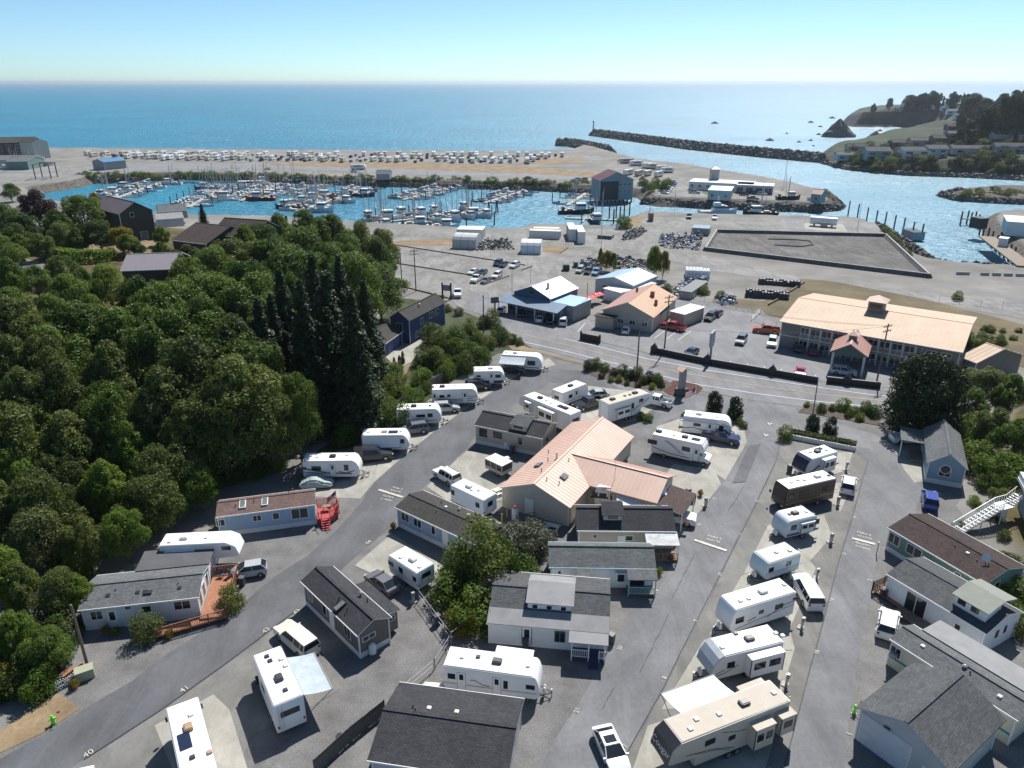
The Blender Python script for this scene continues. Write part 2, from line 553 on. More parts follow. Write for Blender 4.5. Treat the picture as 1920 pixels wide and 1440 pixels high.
def ground_mat():
 m = bpy.data.materials.new('yard_ground'); m.use_nodes = True
 nt = m.node_tree; n, l = nt.nodes, nt.links
 b = n['Principled BSDF']; b.inputs['Roughness'].default_value = .95; b.inputs['Specular IOR Level'].default_value = .2
 g = n.new('ShaderNodeNewGeometry')
 gravel, _ = _noise_color(nt, (.19, .183, .168), .25, .05, g.outputs['Position'], (.28, .27, .25))
 grass, _ = _noise_color(nt, (.060, .062, .022), .4, .22, g.outputs['Position'], (.15, .115, .05))
 rock, _ = _noise_color(nt, (.085, .08, .072), .5, .5, g.outputs['Position'], (.17, .155, .135))
 sx = n.new('ShaderNodeSeparateXYZ'); l.new(g.outputs['Position'], sx.inputs[0])
 up = n.new('ShaderNodeMapRange'); up.inputs[1].default_value = .05; up.inputs[2].default_value = .6
 l.new(sx.outputs[2], up.inputs[0])
 dn = n.new('ShaderNodeMapRange'); dn.inputs[1].default_value = -.08; dn.inputs[2].default_value = -.7
 l.new(sx.outputs[2], dn.inputs[0])
 m1 = n.new('ShaderNodeMix'); m1.data_type = 'RGBA'
 l.new(up.outputs[0], m1.inputs[0]); l.new(gravel, m1.inputs[6]); l.new(grass, m1.inputs[7])
 m2 = n.new('ShaderNodeMix'); m2.data_type = 'RGBA'
 l.new(dn.outputs[0], m2.inputs[0]); l.new(m1.outputs[2], m2.inputs[6]); l.new(rock, m2.inputs[7])
 fine, _ = _noise_color(nt, (.82,) * 3, 0, 6.0, g.outputs['Position'], (1.1, 1.1, 1.1), 4)
 m3 = n.new('ShaderNodeMix'); m3.data_type = 'RGBA'; m3.blend_type = 'MULTIPLY'; m3.inputs[0].default_value = 1
 l.new(m2.outputs[2], m3.inputs[6]); l.new(fine, m3.inputs[7])
 l.new(m3.outputs[2], b.inputs['Base Color'])
 bt = n.new('ShaderNodeTexNoise'); bt.inputs['Scale'].default_value = 2.5; bt.inputs['Detail'].default_value = 5
 l.new(g.outputs['Position'], bt.inputs['Vector'])
 bp = n.new('ShaderNodeBump'); bp.inputs['Strength'].default_value = .3; bp.inputs['Distance'].default_value = .15
 l.new(bt.outputs[0], bp.inputs['Height']); l.new(bp.outputs[0], b.inputs['Normal'])
 return m
M_GROUND = ground_mat()
_ys = np.concatenate([np.arange(-30, 260, 2.5), np.arange(260, 560, 2.0), np.arange(560, 760, 4.0)])
_xs = np.concatenate([np.arange(-700, -380, 8.0), np.arange(-380, 420, 2.5), np.arange(420, 620, 10.0)])
ground_obj = grid_terrain('ground', ground, _xs, _ys, M_GROUND, 'gravel and dry grass land of the harbour shore')
M_HEAD = mat('headland_scrub', (.016, .036, .010), .95, amt=.5, scale=.03, coord='World', second=(.036, .062, .018), fine=.5, fscale=.12, bump=1.0, bscale=.15)
def _cliffs(m):
 nt = m.node_tree; n, l = nt.nodes, nt.links
 g = n.new('ShaderNodeNewGeometry'); sx = n.new('ShaderNodeSeparateXYZ'); l.new(g.outputs['True Normal'], sx.inputs[0])
 mr = n.new('ShaderNodeMapRange'); mr.inputs[1].default_value = .93; mr.inputs[2].default_value = .80
 l.new(sx.outputs[2], mr.inputs[0])
 b = n['Principled BSDF']; src = b.inputs['Base Color'].links[0].from_socket
 rk, _ = _noise_color(nt, (.045, .042, .042), .4, .12, g.outputs['Position'])
 mx = n.new('ShaderNodeMix'); mx.data_type = 'RGBA'
 l.new(mr.outputs[0], mx.inputs[0]); l.new(src, mx.inputs[6]); l.new(rk, mx.inputs[7]); l.new(mx.outputs[2], b.inputs['Base Color'])
_cliffs(M_HEAD)
grid_terrain('headland', head_ground, np.arange(150, 1250, 5.0), np.arange(430, 1350, 6.0), M_HEAD, 'green headland with dark rocky cliffs across the river mouth')
def pier_ground(X, Y):
 return np.clip(-5.6 + (poly_sd(PIERLAND, X, Y) + 2.2) * .7, -7.5, 0)
def spit_ground(X, Y):
 d = poly_sd(RIVERSPIT, X, Y)
 return np.clip(-5.6 + (d + 2.2) * .5, -7.5, -1.2 + wob(X, Y))
grid_terrain('point', pier_ground, np.arange(150, 420, 3.0), np.arange(200, 400, 3.0), M_GROUND, 'rough shore beside the river with an old pier')
grid_terrain('river_spit', spit_ground, np.arange(200, 480, 3.0), np.arange(330, 480, 3.0), M_GROUND, 'low rock spit with bushes in the river')

# ------------------------------------------------------------------ sea
def sea_mat():
 m = bpy.data.materials.new('sea_water'); m.use_nodes = True
 nt = m.node_tree; n, l = nt.nodes, nt.links
 b = n['Principled BSDF']
 b.inputs['Roughness'].default_value = .38
 b.inputs['IOR'].default_value = 1.33
 b.inputs['Specular IOR Level'].default_value = 1.0
 g = n.new('ShaderNodeNewGeometry')
 c, _ = _noise_color(nt, (.003, .150, .250), .12, .006, g.outputs['Position'], (.008, .205, .31))
 fm = n.new('ShaderNodeMapping'); fm.inputs['Scale'].default_value = (.05, .11, 1); l.new(g.outputs['Position'], fm.inputs[0])
 ft = n.new('ShaderNodeTexNoise'); ft.inputs['Scale'].default_value = 1; ft.inputs['Detail'].default_value = 5; l.new(fm.outputs[0], ft.inputs['Vector'])
 fr = n.new('ShaderNodeMapRange'); fr.inputs[1].default_value = .70; fr.inputs[2].default_value = .76; l.new(ft.outputs[0], fr.inputs[0])
 fx = n.new('ShaderNodeMix'); fx.data_type = 'RGBA'; fx.inputs[7].default_value = (.75, .8, .82, 1); l.new(fr.outputs[0], fx.inputs[0]); l.new(c, fx.inputs[6]); c = fx.outputs[2]
 l.new(c, b.inputs['Base Color'])
 hs = []
 wp = n.new('ShaderNodeTexNoise'); wp.inputs['Scale'].default_value = .009; wp.inputs['Detail'].default_value = 3
 mw = n.new('ShaderNodeMapping'); mw.inputs['Scale'].default_value = (.45, 1.6, 1)
 l.new(g.outputs['Position'], mw.inputs[0]); l.new(mw.outputs[0], wp.inputs['Vector'])
 wr = n.new('ShaderNodeMapRange'); wr.inputs[1].default_value = .35; wr.inputs[2].default_value = .65; wr.inputs[3].default_value = .35; wr.inputs[4].default_value = 1.0
 l.new(wp.outputs[0], wr.inputs[0])
 for sc, st, dist in ((.05, .6, 2.0), (.22, 1.0, 1.9), (1.0, 1.0, .55)):
  mp = n.new('ShaderNodeMapping'); mp.inputs['Scale'].default_value = (.75, 1.4, 1)
  l.new(g.outputs['Position'], mp.inputs[0])
  t = n.new('ShaderNodeTexNoise'); t.inputs['Scale'].default_value = sc; t.inputs['Detail'].default_value = 4
  t.inputs['Roughness'].default_value = .6
  l.new(mp.outputs[0], t.inputs['Vector'])
  bp = n.new('ShaderNodeBump'); bp.inputs['Strength'].default_value = st; bp.inputs['Distance'].default_value = dist
  l.new(t.outputs[0], bp.inputs['Height'])
  if sc == 1.0:
   l.new(wr.outputs[0], bp.inputs['Strength'])
  if hs:
   l.new(hs[-1].outputs[0], bp.inputs['Normal'])
  hs.append(bp)
 l.new(hs[-1].outputs[0], b.inputs['Normal'])
 return m
M_SEA = sea_mat()
sea = MB().poly([(-26000, -200, WATER), (26000, -200, WATER), (26000, 28000, WATER), (-26000, 28000, WATER)], M_SEA).build('sea')
kind(sea, 'structure', 'blue green sea and harbour water with sun glitter')

# ------------------------------------------------------------------ sheets: roads, pads, lots, dry grass
_sheet_z = {}
def sheet(name, pts, m, layer, label, parent=None, z=None):
 _sheet_z['n'] = _sheet_z.get('n', 0) + 1
 zz = .004 * layer + .0006 * _sheet_z['n'] if z is None else z
 v = [P(x, y, zz) for x, y in pts]
 bm = bmesh.new()
 f = bm.faces.new([bm.verts.new(p) for p in v])
 bm.normal_update()
 if f.normal.z < 0:
  f.normal_flip()
 bmesh.ops.triangulate(bm, faces=bm.faces[:])
 me = bpy.data.meshes.new(name); bm.to_mesh(me); bm.free()
 me.materials.append(m)
 add_uv(me)
 o = link(name, me, parent)
 if not parent:
  kind(o, 'structure', label)
 return o
def asphalt(name, c, amt=.14, second=None, sc=.12):
 m = mat(name, c, .88, amt=amt, scale=sc, coord='World', second=second, fine=.16, fscale=2.2, bump=.15, bscale=14, stain=.2)
 return m
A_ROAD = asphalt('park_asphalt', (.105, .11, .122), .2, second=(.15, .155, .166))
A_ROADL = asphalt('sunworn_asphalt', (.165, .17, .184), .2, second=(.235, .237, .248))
A_HWY = asphalt('highway_asphalt', (.185, .19, .205), .1, second=(.235, .235, .245))
A_LOT = asphalt('lot_asphalt', (.20, .205, .22), second=(.26, .26, .272))
A_APRON = mat('apron_concrete', (.17, .168, .160), .88, amt=.16, scale=.3, coord='World', second=(.225, .22, .205), fine=.12, fscale=4, stain=.22)
A_GRAVEL = mat('park_gravel', (.165, .162, .16), .95, amt=.2, scale=.3, coord='World', second=(.25, .245, .24), fine=.45, fscale=7, bump=.5, bscale=9)
A_PAD = mat('concrete_pad', (.34, .33, .29), .88, amt=.13, scale=.4, coord='World', second=(.42, .40, .355), fine=.1, fscale=5, stain=.22)
A_DRY = mat('dry_grass', (.21, .145, .08), .95, amt=.3, scale=.15, coord='World', second=(.34, .25, .15), fine=.25, fscale=2.5)
A_BROWNFIELD = mat('brown_field', (.115, .095, .048), .95, amt=.3, scale=.1, coord='World', second=(.21, .165, .085), fine=.3, fscale=2)
A_DIRT = mat('pale_gravel_yard', (.245, .24, .228), .92, amt=.25, scale=.07, coord='World', second=(.32, .312, .30), fine=.2, fscale=.6, stain=.3)
A_SAND = mat('grey_sand', (.11, .105, .10), .95, amt=.25, scale=.06, coord='World', second=(.20, .19, .18), fine=.2, fscale=1.2, stain=.45)
A_MULCH = mat('red_mulch', (.10, .035, .025), .95, amt=.3, scale=.9, coord='World', fine=.4, fscale=6)
A_SOIL = mat('bed_soil', (.10, .08, .06), .95, amt=.3, scale=.9, coord='World', fine=.4, fscale=6)
A_UNDER = mat('weedy_bank', (.03, .05, .015), .95, amt=.4, scale=.3, coord='World', second=(.085, .10, .035), fine=.4, fscale=1.5)
A_LAWN = mat('green_lawn', (.06, .11, .03), .95, amt=.3, scale=.6, coord='World')
M_LINE_W = mat('white_line_paint', (.72, .72, .70), .7, amt=.12, scale=2, coord='World')
M_LINE_Y = mat('yellow_line_paint', (.46, .30, .09), .7, amt=.25, scale=2, coord='World')
M_LINE_C = mat('cream_line_paint', (.50, .47, .41), .7, amt=.35, scale=2, coord='World')
M_CRACK = mat('tar_joint', (.065, .065, .068), .9, coord='World')

def strip(name, pts, w, m, layer, parent, z=None):
 """a painted line of width w metres along photo points"""
 zz = .08 if z is None else z
 c = [P(x, y, zz) for x, y in pts]
 b = MB()
 L, R = [], []
 for i, p in enumerate(c):
  d = (c[min(i + 1, len(c) - 1)] - c[max(i - 1, 0)]); d.z = 0; d.normalize()
  nrm = Vector((-d.y, d.x, 0)) * (w / 2)
  L.append(p + nrm); R.append(p - nrm)
 for i in range(len(c) - 1):
  b.poly([R[i], R[i + 1], L[i + 1], L[i]], m)
 o = b.build(name, parent)
 return o

# whole park base, then roads over it
sheet('park_apron', [(-60, 1460), (-20, 1400), (120, 1250), (400, 1010), (560, 905), (680, 838), (800, 762), (880, 700), (935, 662), (1010, 660), (1060, 676), (1250, 728), (1500, 766), (1640, 800),
      (1720, 800), (1800, 800), (1812, 900), (1795, 950), (1830, 1000), (1890, 1080), (1990, 1200), (2010, 1480)], A_GRAVEL, 1, 'grey gravel ground of the trailer park')
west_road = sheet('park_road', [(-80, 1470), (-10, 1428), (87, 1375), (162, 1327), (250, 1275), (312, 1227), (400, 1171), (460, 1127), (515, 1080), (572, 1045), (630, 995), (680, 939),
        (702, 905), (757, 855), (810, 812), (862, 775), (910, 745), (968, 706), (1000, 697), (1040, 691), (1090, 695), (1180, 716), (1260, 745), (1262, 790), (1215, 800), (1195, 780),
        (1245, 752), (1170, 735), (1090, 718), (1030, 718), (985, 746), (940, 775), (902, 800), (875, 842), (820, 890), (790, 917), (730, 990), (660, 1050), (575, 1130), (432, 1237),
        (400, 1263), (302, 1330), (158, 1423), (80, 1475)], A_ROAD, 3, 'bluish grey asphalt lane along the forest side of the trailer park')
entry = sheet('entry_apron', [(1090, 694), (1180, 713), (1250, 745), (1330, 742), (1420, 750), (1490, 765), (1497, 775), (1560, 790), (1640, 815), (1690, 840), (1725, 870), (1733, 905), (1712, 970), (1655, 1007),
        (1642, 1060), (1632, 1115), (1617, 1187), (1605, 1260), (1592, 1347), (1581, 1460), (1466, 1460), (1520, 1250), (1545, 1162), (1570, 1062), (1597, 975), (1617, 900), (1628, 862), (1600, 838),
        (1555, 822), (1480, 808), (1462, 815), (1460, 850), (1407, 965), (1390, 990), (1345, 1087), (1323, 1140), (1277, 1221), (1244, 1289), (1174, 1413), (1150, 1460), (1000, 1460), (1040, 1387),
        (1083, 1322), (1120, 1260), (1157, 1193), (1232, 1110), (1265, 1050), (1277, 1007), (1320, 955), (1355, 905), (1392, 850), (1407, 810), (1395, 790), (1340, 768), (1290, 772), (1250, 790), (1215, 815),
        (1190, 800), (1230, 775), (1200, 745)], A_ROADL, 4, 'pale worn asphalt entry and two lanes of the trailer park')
sheet('middle_apron', [(1462, 828), (1480, 812), (1555, 826), (1600, 842), (1624, 864), (1614, 902), (1594, 977), (1567, 1064), (1542, 1164), (1517, 1252), (1463, 1460), (1158, 1460), (1248, 1289), (1281, 1221), (1327, 1140),
      (1349, 1087), (1394, 990), (1411, 965), (1462, 852)], A_APRON, 2, 'grey concrete strip between the two lanes')
# pads
for pts in ([(1560, 905), (1540, 925), (1575, 960), (1600, 905)], [(1440, 985), (1545, 965), (1560, 1005), (1520, 1050), (1395, 1075)],
   [(1390, 1080), (1500, 1030), (1530, 1065), (1480, 1180), (1330, 1190)], [(1320, 1200), (1470, 1140), (1490, 1215), (1460, 1320), (1240, 1330)],
   [(1215, 1360), (1440, 1290), (1475, 1300), (1430, 1460), (1180, 1460)], [(1480, 880), (1560, 850), (1600, 845), (1590, 880), (1470, 925)]):
 sheet('concrete_pad', pts, A_PAD, 5, 'pale concrete trailer pad')
for pts in ([(560, 905), (690, 870), (760, 852), (700, 905), (676, 935), (560, 930)], [(690, 850), (780, 810), (825, 800), (757, 855), (730, 870)],
   [(760, 805), (850, 765), (875, 765), (810, 812), (780, 818)], [(830, 760), (910, 735), (925, 733), (862, 775), (840, 780)],
   [(900, 715), (965, 690), (1000, 690), (968, 706), (930, 725)], [(1010, 678), (1030, 672), (1042, 684), (1000, 697), (970, 704)]):
 sheet('concrete_pad', pts, A_PAD, 5, 'pale concrete trailer pad along the forest lane')
for pts in ([(800, 912), (875, 845), (950, 855), (945, 935), (870, 960)], [(1262, 870), (1340, 880), (1352, 908), (1275, 1005), (1230, 1000), (1190, 970)],
   [(1230, 800), (1290, 780), (1395, 800), (1400, 830), (1360, 900), (1330, 880), (1235, 850)], [(985, 760), (1090, 722), (1200, 735), (1235, 760), (1190, 790), (1050, 800)],
   [(665, 1060), (735, 1000), (830, 1060), (790, 1120)], [(290, 1360), (400, 1302), (430, 1330), (470, 1460), (330, 1460)],
   [(1655, 832), (1735, 825), (1745, 900), (1715, 905), (1695, 880), (1680, 850)]):
 sheet('concrete_pad', pts, A_PAD, 6, 'pale concrete parking pad between the park buildings')
sheet('site_apron', [(165, 1425), (302, 1333), (440, 1236), (560, 1145), (600, 1200), (640, 1290), (560, 1340), (470, 1380), (440, 1465), (150, 1465)], A_APRON, 5, 'grey concrete apron beside the forest lane')
sheet('dry_verge', [(-30, 1425), (85, 1372), (150, 1328), (110, 1300), (30, 1350), (-40, 1400)], A_DRY, 5, 'dry grass verge at the road edge')
# highway and lots
hwy = sheet('highway', [(870, 575), (905, 590), (930, 612), (978, 646), (1055, 665), (1160, 692), (1225, 711), (1315, 733), (1420, 752), (1520, 765), (1640, 778), (1920, 800), (2300, 830), (2300, 760), (1920, 745), (1640, 730), (1520, 715),
      (1315, 684), (1210, 663), (1111, 640), (1057, 625), (990, 604), (950, 585), (920, 560), (880, 545)], A_HWY, 7, 'two lane highway with yellow centre line')
LWN = [(978, 640), (1055, 657), (1160, 683), (1225, 701), (1315, 722), (1420, 738), (1520, 751), (1640, 763), (1920, 782)]
LYL = [(957, 621), (1040, 641), (1100, 656), (1172, 675), (1290, 701), (1400, 720), (1520, 737), (1640, 750), (1920, 770)]
LWF = [(1057, 635), (1111, 647), (1210, 672), (1315, 692), (1420, 709), (1520, 724), (1640, 741), (1920, 760)]
strip('edge_line', LWN, .16, M_LINE_W, 9, hwy)
strip('edge_line', LWF, .16, M_LINE_W, 9, hwy)
strip('centre_line', LYL, .2, M_LINE_Y, 9, hwy)
harbor_road = sheet('harbour_road', [(930, 612), (905, 590), (860, 575), (810, 520), (735, 500), (735, 440), (900, 470), (1000, 470), (1085, 480), (1120, 460), (1170, 455), (1230, 430), (1300, 440), (1230, 470), (1330, 480), (1500, 520), (1750, 550),
          (1925, 560), (1925, 600), (1720, 560), (1480, 530), (1320, 505), (1220, 480), (1140, 470), (1090, 500), (1010, 530), (970, 570), (960, 590)], A_DIRT, 5, 'pale gravel lanes of the harbour yard')
lot = sheet('gravel_lot', [(735, 462), (860, 478), (960, 492), (1000, 507), (985, 520), (930, 560), (860, 570), (800, 545), (735, 545)], A_DIRT, 6, 'pale gravel parking lot by the harbour road')
sheet('restaurant_lot', [(945, 585), (1060, 590), (1110, 600), (1120, 625), (1108, 642), (1057, 626), (990, 606)], A_LOT, 8, 'asphalt strip of parking before the blue restaurant')
strip('bay_line', [(975, 583), (958, 595)], .12, M_LINE_W, 10, hwy)
for a, b in (((985, 582), (965, 598)), ((1017, 589), (1002, 602)), ((1042, 594), (1028, 609)), ((1064, 597), (1052, 614)), ((1097, 606), (1083, 622))):
 strip('bay_line', [a, b], .12, M_LINE_W, 10, hwy)
motel_lot = sheet('motel_lot', [(1110, 625), (1250, 560), (1305, 562), (1405, 582), (1465, 612), (1480, 640), (1790, 690), (1790, 720), (1640, 728), (1520, 712), (1315, 682), (1210, 661), (1130, 642)], A_LOT, 8, 'asphalt parking lot between restaurant and motel')
for i in range(7):
 x = 1330 + i * 32
 strip('bay_line', [(x + 8, 672 + i * 5), (x, 684 + i * 5)], .1, M_LINE_W, 10, motel_lot)
for i in range(4):
 strip('bay_line', [(1230 + i * 22, 614 + i * 2), (1205 + i * 22, 632 + i * 2)], .1, M_LINE_W, 10, motel_lot)
sheet('brown_field', [(1425, 578), (1500, 522), (1560, 527), (1730, 560), (1925, 610), (1925, 690), (1800, 660), (1480, 600), (1440, 590)], A_BROWNFIELD, 7, 'dry brown field behind the motel')
sheet('dry_lot', [(1340, 555), (1430, 565), (1480, 545), (1400, 590), (1330, 575)], A_BROWNFIELD, 6, 'dry weedy strip by the pot yard')
sheet('dry_bank', [(735, 452), (850, 448), (860, 460), (740, 462)], A_DRY, 8, 'dry grass bank by the gravel road')
sheet('dry_patch', [(1018, 460), (1068, 462), (1052, 475), (1005, 472)], A_DRY, 8, 'square of dry gravel by the white tent')
sheet('dry_corner', [(1182, 406), (1212, 405), (1195, 425), (1168, 430)], A_DRY, 8, 'dry grass corner by the harbour edge')
sheet('quay_yard', [(720, 428), (850, 436), (955, 437), (976, 425), (1155, 430), (1215, 408), (1400, 409), (1640, 417), (1660, 440), (1450, 432), (1330, 427), (1240, 440), (1180, 460), (1060, 465), (960, 460), (860, 448), (720, 440)], A_DIRT, 7, 'pale gravel quay along the harbour')
# spit across the basin
sheet('spit_road', [(200, 322), (330, 318), (455, 316), (620, 320), (740, 326), (860, 329), (1000, 333), (1128, 342), (1128, 335), (1000, 324), (860, 320), (700, 313), (480, 306), (300, 306), (180, 312)], A_LOT, 9, 'harbour road along the spit')
sheet('spit_field', [(480, 310), (700, 315), (860, 321), (1000, 326), (1130, 334), (1140, 326), (1000, 312), (860, 307), (700, 305), (560, 304)], A_DRY, 10, 'tan dry field on the spit')
sheet('beach_park', [(160, 297), (480, 302), (700, 303), (900, 306), (1040, 306), (1095, 297), (1065, 291), (900, 292.5), (480, 291), (180, 289)], A_DIRT, 10, 'gravel camping ground behind the beach')
sheet('beach_road', [(1040, 306), (1120, 303), (1135, 297), (1110, 290), (1080, 290), (1095, 297)], A_DIRT, 11, 'gravel turning loop at the end of the spit')
sheet('spit_field', [(960, 306), (1040, 308), (1105, 301), (1095, 296), (1030, 297)], A_DRY, 11, 'dry grass oval by the turning loop')
sheet('boat_yard', [(-10, 345), (60, 336), (130, 328), (200, 322), (180, 308), (100, 312), (-10, 316)], A_DIRT, 9, 'pale gravel boat yard')
sheet('station_lot', [(1232, 366), (1300, 370), (1480, 376), (1500, 370), (1440, 352), (1300, 345), (1265, 330), (1248, 335)], A_DIRT, 9, 'paved lot of the coast station')
sheet('station_lawn', [(1316, 362), (1326, 350), (1338, 350), (1335, 368)], A_LAWN, 11, 'green lawn by the station')
sheet('undergrowth', [(560, 870), (640, 815), (700, 690), (720, 560), (770, 560), (860, 580), (945, 615), (1000, 655), (935, 662), (880, 690), (800, 752), (690, 826)], A_UNDER, 8, 'dark green weedy bank between forest and park fence')
sheet('road_verge', [(945, 640), (985, 650), (1100, 684), (1060, 676), (1010, 662), (960, 655)], A_DRY, 9, 'dry grass verge of the highway')
# ------------------------------------------------------------------ cars
_cars = {}
def wheel_mesh(r, w):
 key = ('wheel', r, w)
 if key not in _cars:
  b = MB()
  b.cyl((0, -w / 2, 0), (0, w / 2, 0), r, r, 14, M_TYRE)
  b.cyl((0, -w / 2 - .012, 0), (0, w / 2 + .012, 0), r * .62, r * .62, 10, M_RIM)
  _cars[key] = b.mesh('wheel')
 return _cars[key]
CARS = {  # length, width, wheelbase, wheel radius, body profile (x from front -> rear, z), cabin base x0,x1, belt z, roof x0,x1, roof z
 'sedan': dict(L=4.7, W=1.82, wb=2.75, r=.33, hood=.92, nose=.62, belt=.95, trunk=.98, cab=(1.15, -2.0), roof=(.2, -1.2), rz=1.42),
 'suv': dict(L=4.65, W=1.88, wb=2.7, r=.37, hood=1.06, nose=.78, belt=1.08, trunk=1.1, cab=(1.15, -2.22), roof=(.35, -1.85), rz=1.70),
 'hatch': dict(L=4.0, W=1.74, wb=2.5, r=.31, hood=.98, nose=.7, belt=1.0, trunk=1.02, cab=(1.15, -1.93), roof=(.3, -1.4), rz=1.52),
 'pickup': dict(L=5.7, W=1.98, wb=3.5, r=.40, hood=1.2, nose=.95, belt=1.25, trunk=1.3, cab=(1.15, -.95), roof=(.5, -.75), rz=1.88, bed=True),
 'canopy': dict(L=5.7, W=1.98, wb=3.5, r=.40, hood=1.2, nose=.95, belt=1.25, trunk=1.3, cab=(1.15, -2.8), roof=(.5, -2.65), rz=1.88),
 'jeep': dict(L=4.5, W=1.85, wb=2.65, r=.42, hood=1.22, nose=1.1, belt=1.22, trunk=1.22, cab=(.85, -2.15), roof=(.6, -2.05), rz=1.85),
 'sport': dict(L=4.4, W=1.82, wb=2.55, r=.33, hood=.80, nose=.55, belt=.84, trunk=.86, cab=(.75, -1.5), roof=(-.05, -.7), rz=1.22),
}
def car_meshes(t):
 if t in _cars:
  return _cars[t]
 c = CARS[t]; L, W = c['L'], c['W']; h = L / 2
 x0, x1 = c['cab']; r0, r1 = c['roof']; bz, rz = c['belt'], c['rz']
 wx = c['wb'] / 2
 out = []
 b = MB()
 ra = c['r'] + .06
 def arch(cx):
  return [(cx + ra * math.cos(a), c['r'] + ra * math.sin(a)) for a in [math.pi - k * math.pi / 5 for k in range(6)]]
 bot = [(-h + .06, .28)] + [p for p in arch(-wx)] + [p for p in arch(wx)] + [(h - .08, .26)]
 bot = [(x, max(z, .24)) for x, z in bot]
 if c.get('bed'):
  top = [(h, .5), (h - .03, c['nose']), (h - .35, c['hood'] - .06), (x0 + .1, c['hood'] + .02), (x0, bz), (x1, bz), (x1, .75), (-h, .75), (-h, .5)]
 else:
  top = [(h, .48), (h - .04, c['nose']), (h - .4, c['hood'] - .10), (x0 + .15, c['hood'] + .01), (x0, bz), (x1, bz), (-h + .12, c['trunk'] - .02), (-h, c['trunk'] - .2), (-h + .02, .5)]
 b.prism(bot + top, -W / 2, W / 2, M_CARPAINT)
 # narrow nose and tail
 for i, (x, y, z) in enumerate(b.v):
  k = max(0, (abs(x) - h + .7) / .7)
  b.v[i] = (x, y * (1 - .11 * k * k), z)
 if c.get('bed'):
  for s in (-1, 1):
   b.bx(x1, -h, s * W / 2 - s * .09, s * W / 2, .74, bz, M_CARPAINT)
  b.bx(-h, -h + .08, -W / 2 + .1, W / 2 - .1, .74, bz - .02, M_CARPAINT)
  b.bx(x1 - .02, -h + .09, -W / 2 + .1, W / 2 - .1, .72, .765, M_DGREY)
 # roof skin and pillars over a glass house
 gi = .07
 wb_, wr = W / 2 - .06, W / 2 - .27
 b.box(((r0 + r1) / 2, 0, rz - .03), (abs(r0 - r1) + .06, 2 * wr + .04, .06), M_CARPAINT)
 def lerp(a, q, t):
  return tuple(a[i] + (q[i] - a[i]) * t for i in range(3))
 for s in (-1, 1):
  posts = [((x0, s * wb_, bz), (r0, s * wr, rz - .03)), ((x1, s * wb_, bz), (r1, s * wr, rz - .03))]
  mid = (r0 + r1) / 2 + .1
  posts.append(((mid, s * wb_, bz), (mid, s * wr, rz - .03)))
  if abs(r0 - r1) > 1.7:
   posts.append(((r1 + .55, s * wb_, bz), (r1 + .55, s * wr, rz - .03)))
  for a, q in posts:
   b.cyl(a, q, .055, .05, 4, M_CARPAINT)
  b.cyl((r0, s * wr, rz - .04), (r1, s * wr, rz - .04), .05, .05, 4, M_CARPAINT)
 out.append(('body', b.mesh('body_' + t, bevel=.05, seg=2, smooth=True)))
 if True:
  g0 = lambda x, y, z: (x, y, z)
  bb = [(x0 - .02, wb_ - .02, bz - .02), (x1 + .02, wb_ - .02, bz - .02), (x1 + .02, -wb_ + .02, bz - .02), (x0 - .02, -wb_ + .02, bz - .02)]
  tt = [(r0, wr - .02, rz - .05), (r1, wr - .02, rz - .05), (r1, -wr + .02, rz - .05), (r0, -wr + .02, rz - .05)]
  for nm, i, j in (('side_window', 0, 1), ('rear_window', 1, 2), ('side_window', 2, 3), ('windshield', 3, 0)):
   q = MB().poly([bb[j], bb[i], tt[i], tt[j]][::-1], M_GLASS)
   out.append((nm, q.mesh(nm)))
 for s in (-1, 1):
  q = MB().box((h - .07, s * (W / 2 - .32), c['nose'] - .04), (.12, .36, .13), M_CLEAR_L)
  out.append(('headlight', q.mesh('headlight')))
  q = MB().box((-h + .03, s * (W / 2 - .25), c['trunk'] - .25), (.08, .24, .2), M_RED_L)
  out.append(('taillight', q.mesh('taillight')))
  q = MB().box((x0 - .12, s * (W / 2 + .08), bz + .06), (.12, .2, .14), M_CARPAINT)
  out.append(('mirror', q.mesh('mirror')))
 q = MB().box((h - .015, 0, .5), (.05, W * .6, .16), M_BLACK)
 out.append(('grille', q.mesh('grille')))
 if c.get('rack') or t in ('suv', 'jeep'):
  q = MB()
  for s in (-1, 1):
   q.box(((r0 + r1) / 2, s * (wr - .05), rz + .05), (abs(r0 - r1) * .85, .04, .04), M_DGREY)
  out.append(('roof_rail', q.mesh('roof_rail')))
 if t == 'canopy':
  q = MB().box(((-.95 - 2.7) / 2, 0, rz + .01), (1.75, 1.5, .05), M_CARPAINT)
  out.append(('canopy', q.mesh('canopy')))
 _cars[t] = out
 return out
COLORS = dict(white=(.78, .78, .77), silver=(.45, .46, .47), grey=(.16, .17, .18), dark=(.03, .032, .036), black=(.012, .012, .014), blue=(.02, .05, .30), navy=(.02, .03, .09),
    red=(.42, .02, .025), maroon=(.16, .015, .015), cream=(.72, .68, .60), orange=(.55, .12, .02), pink=(.60, .03, .14), lightblue=(.25, .40, .55), green=(.05, .12, .07), bronze=(.12, .09, .06), purple=(.10, .02, .09))
CAR_N = 0
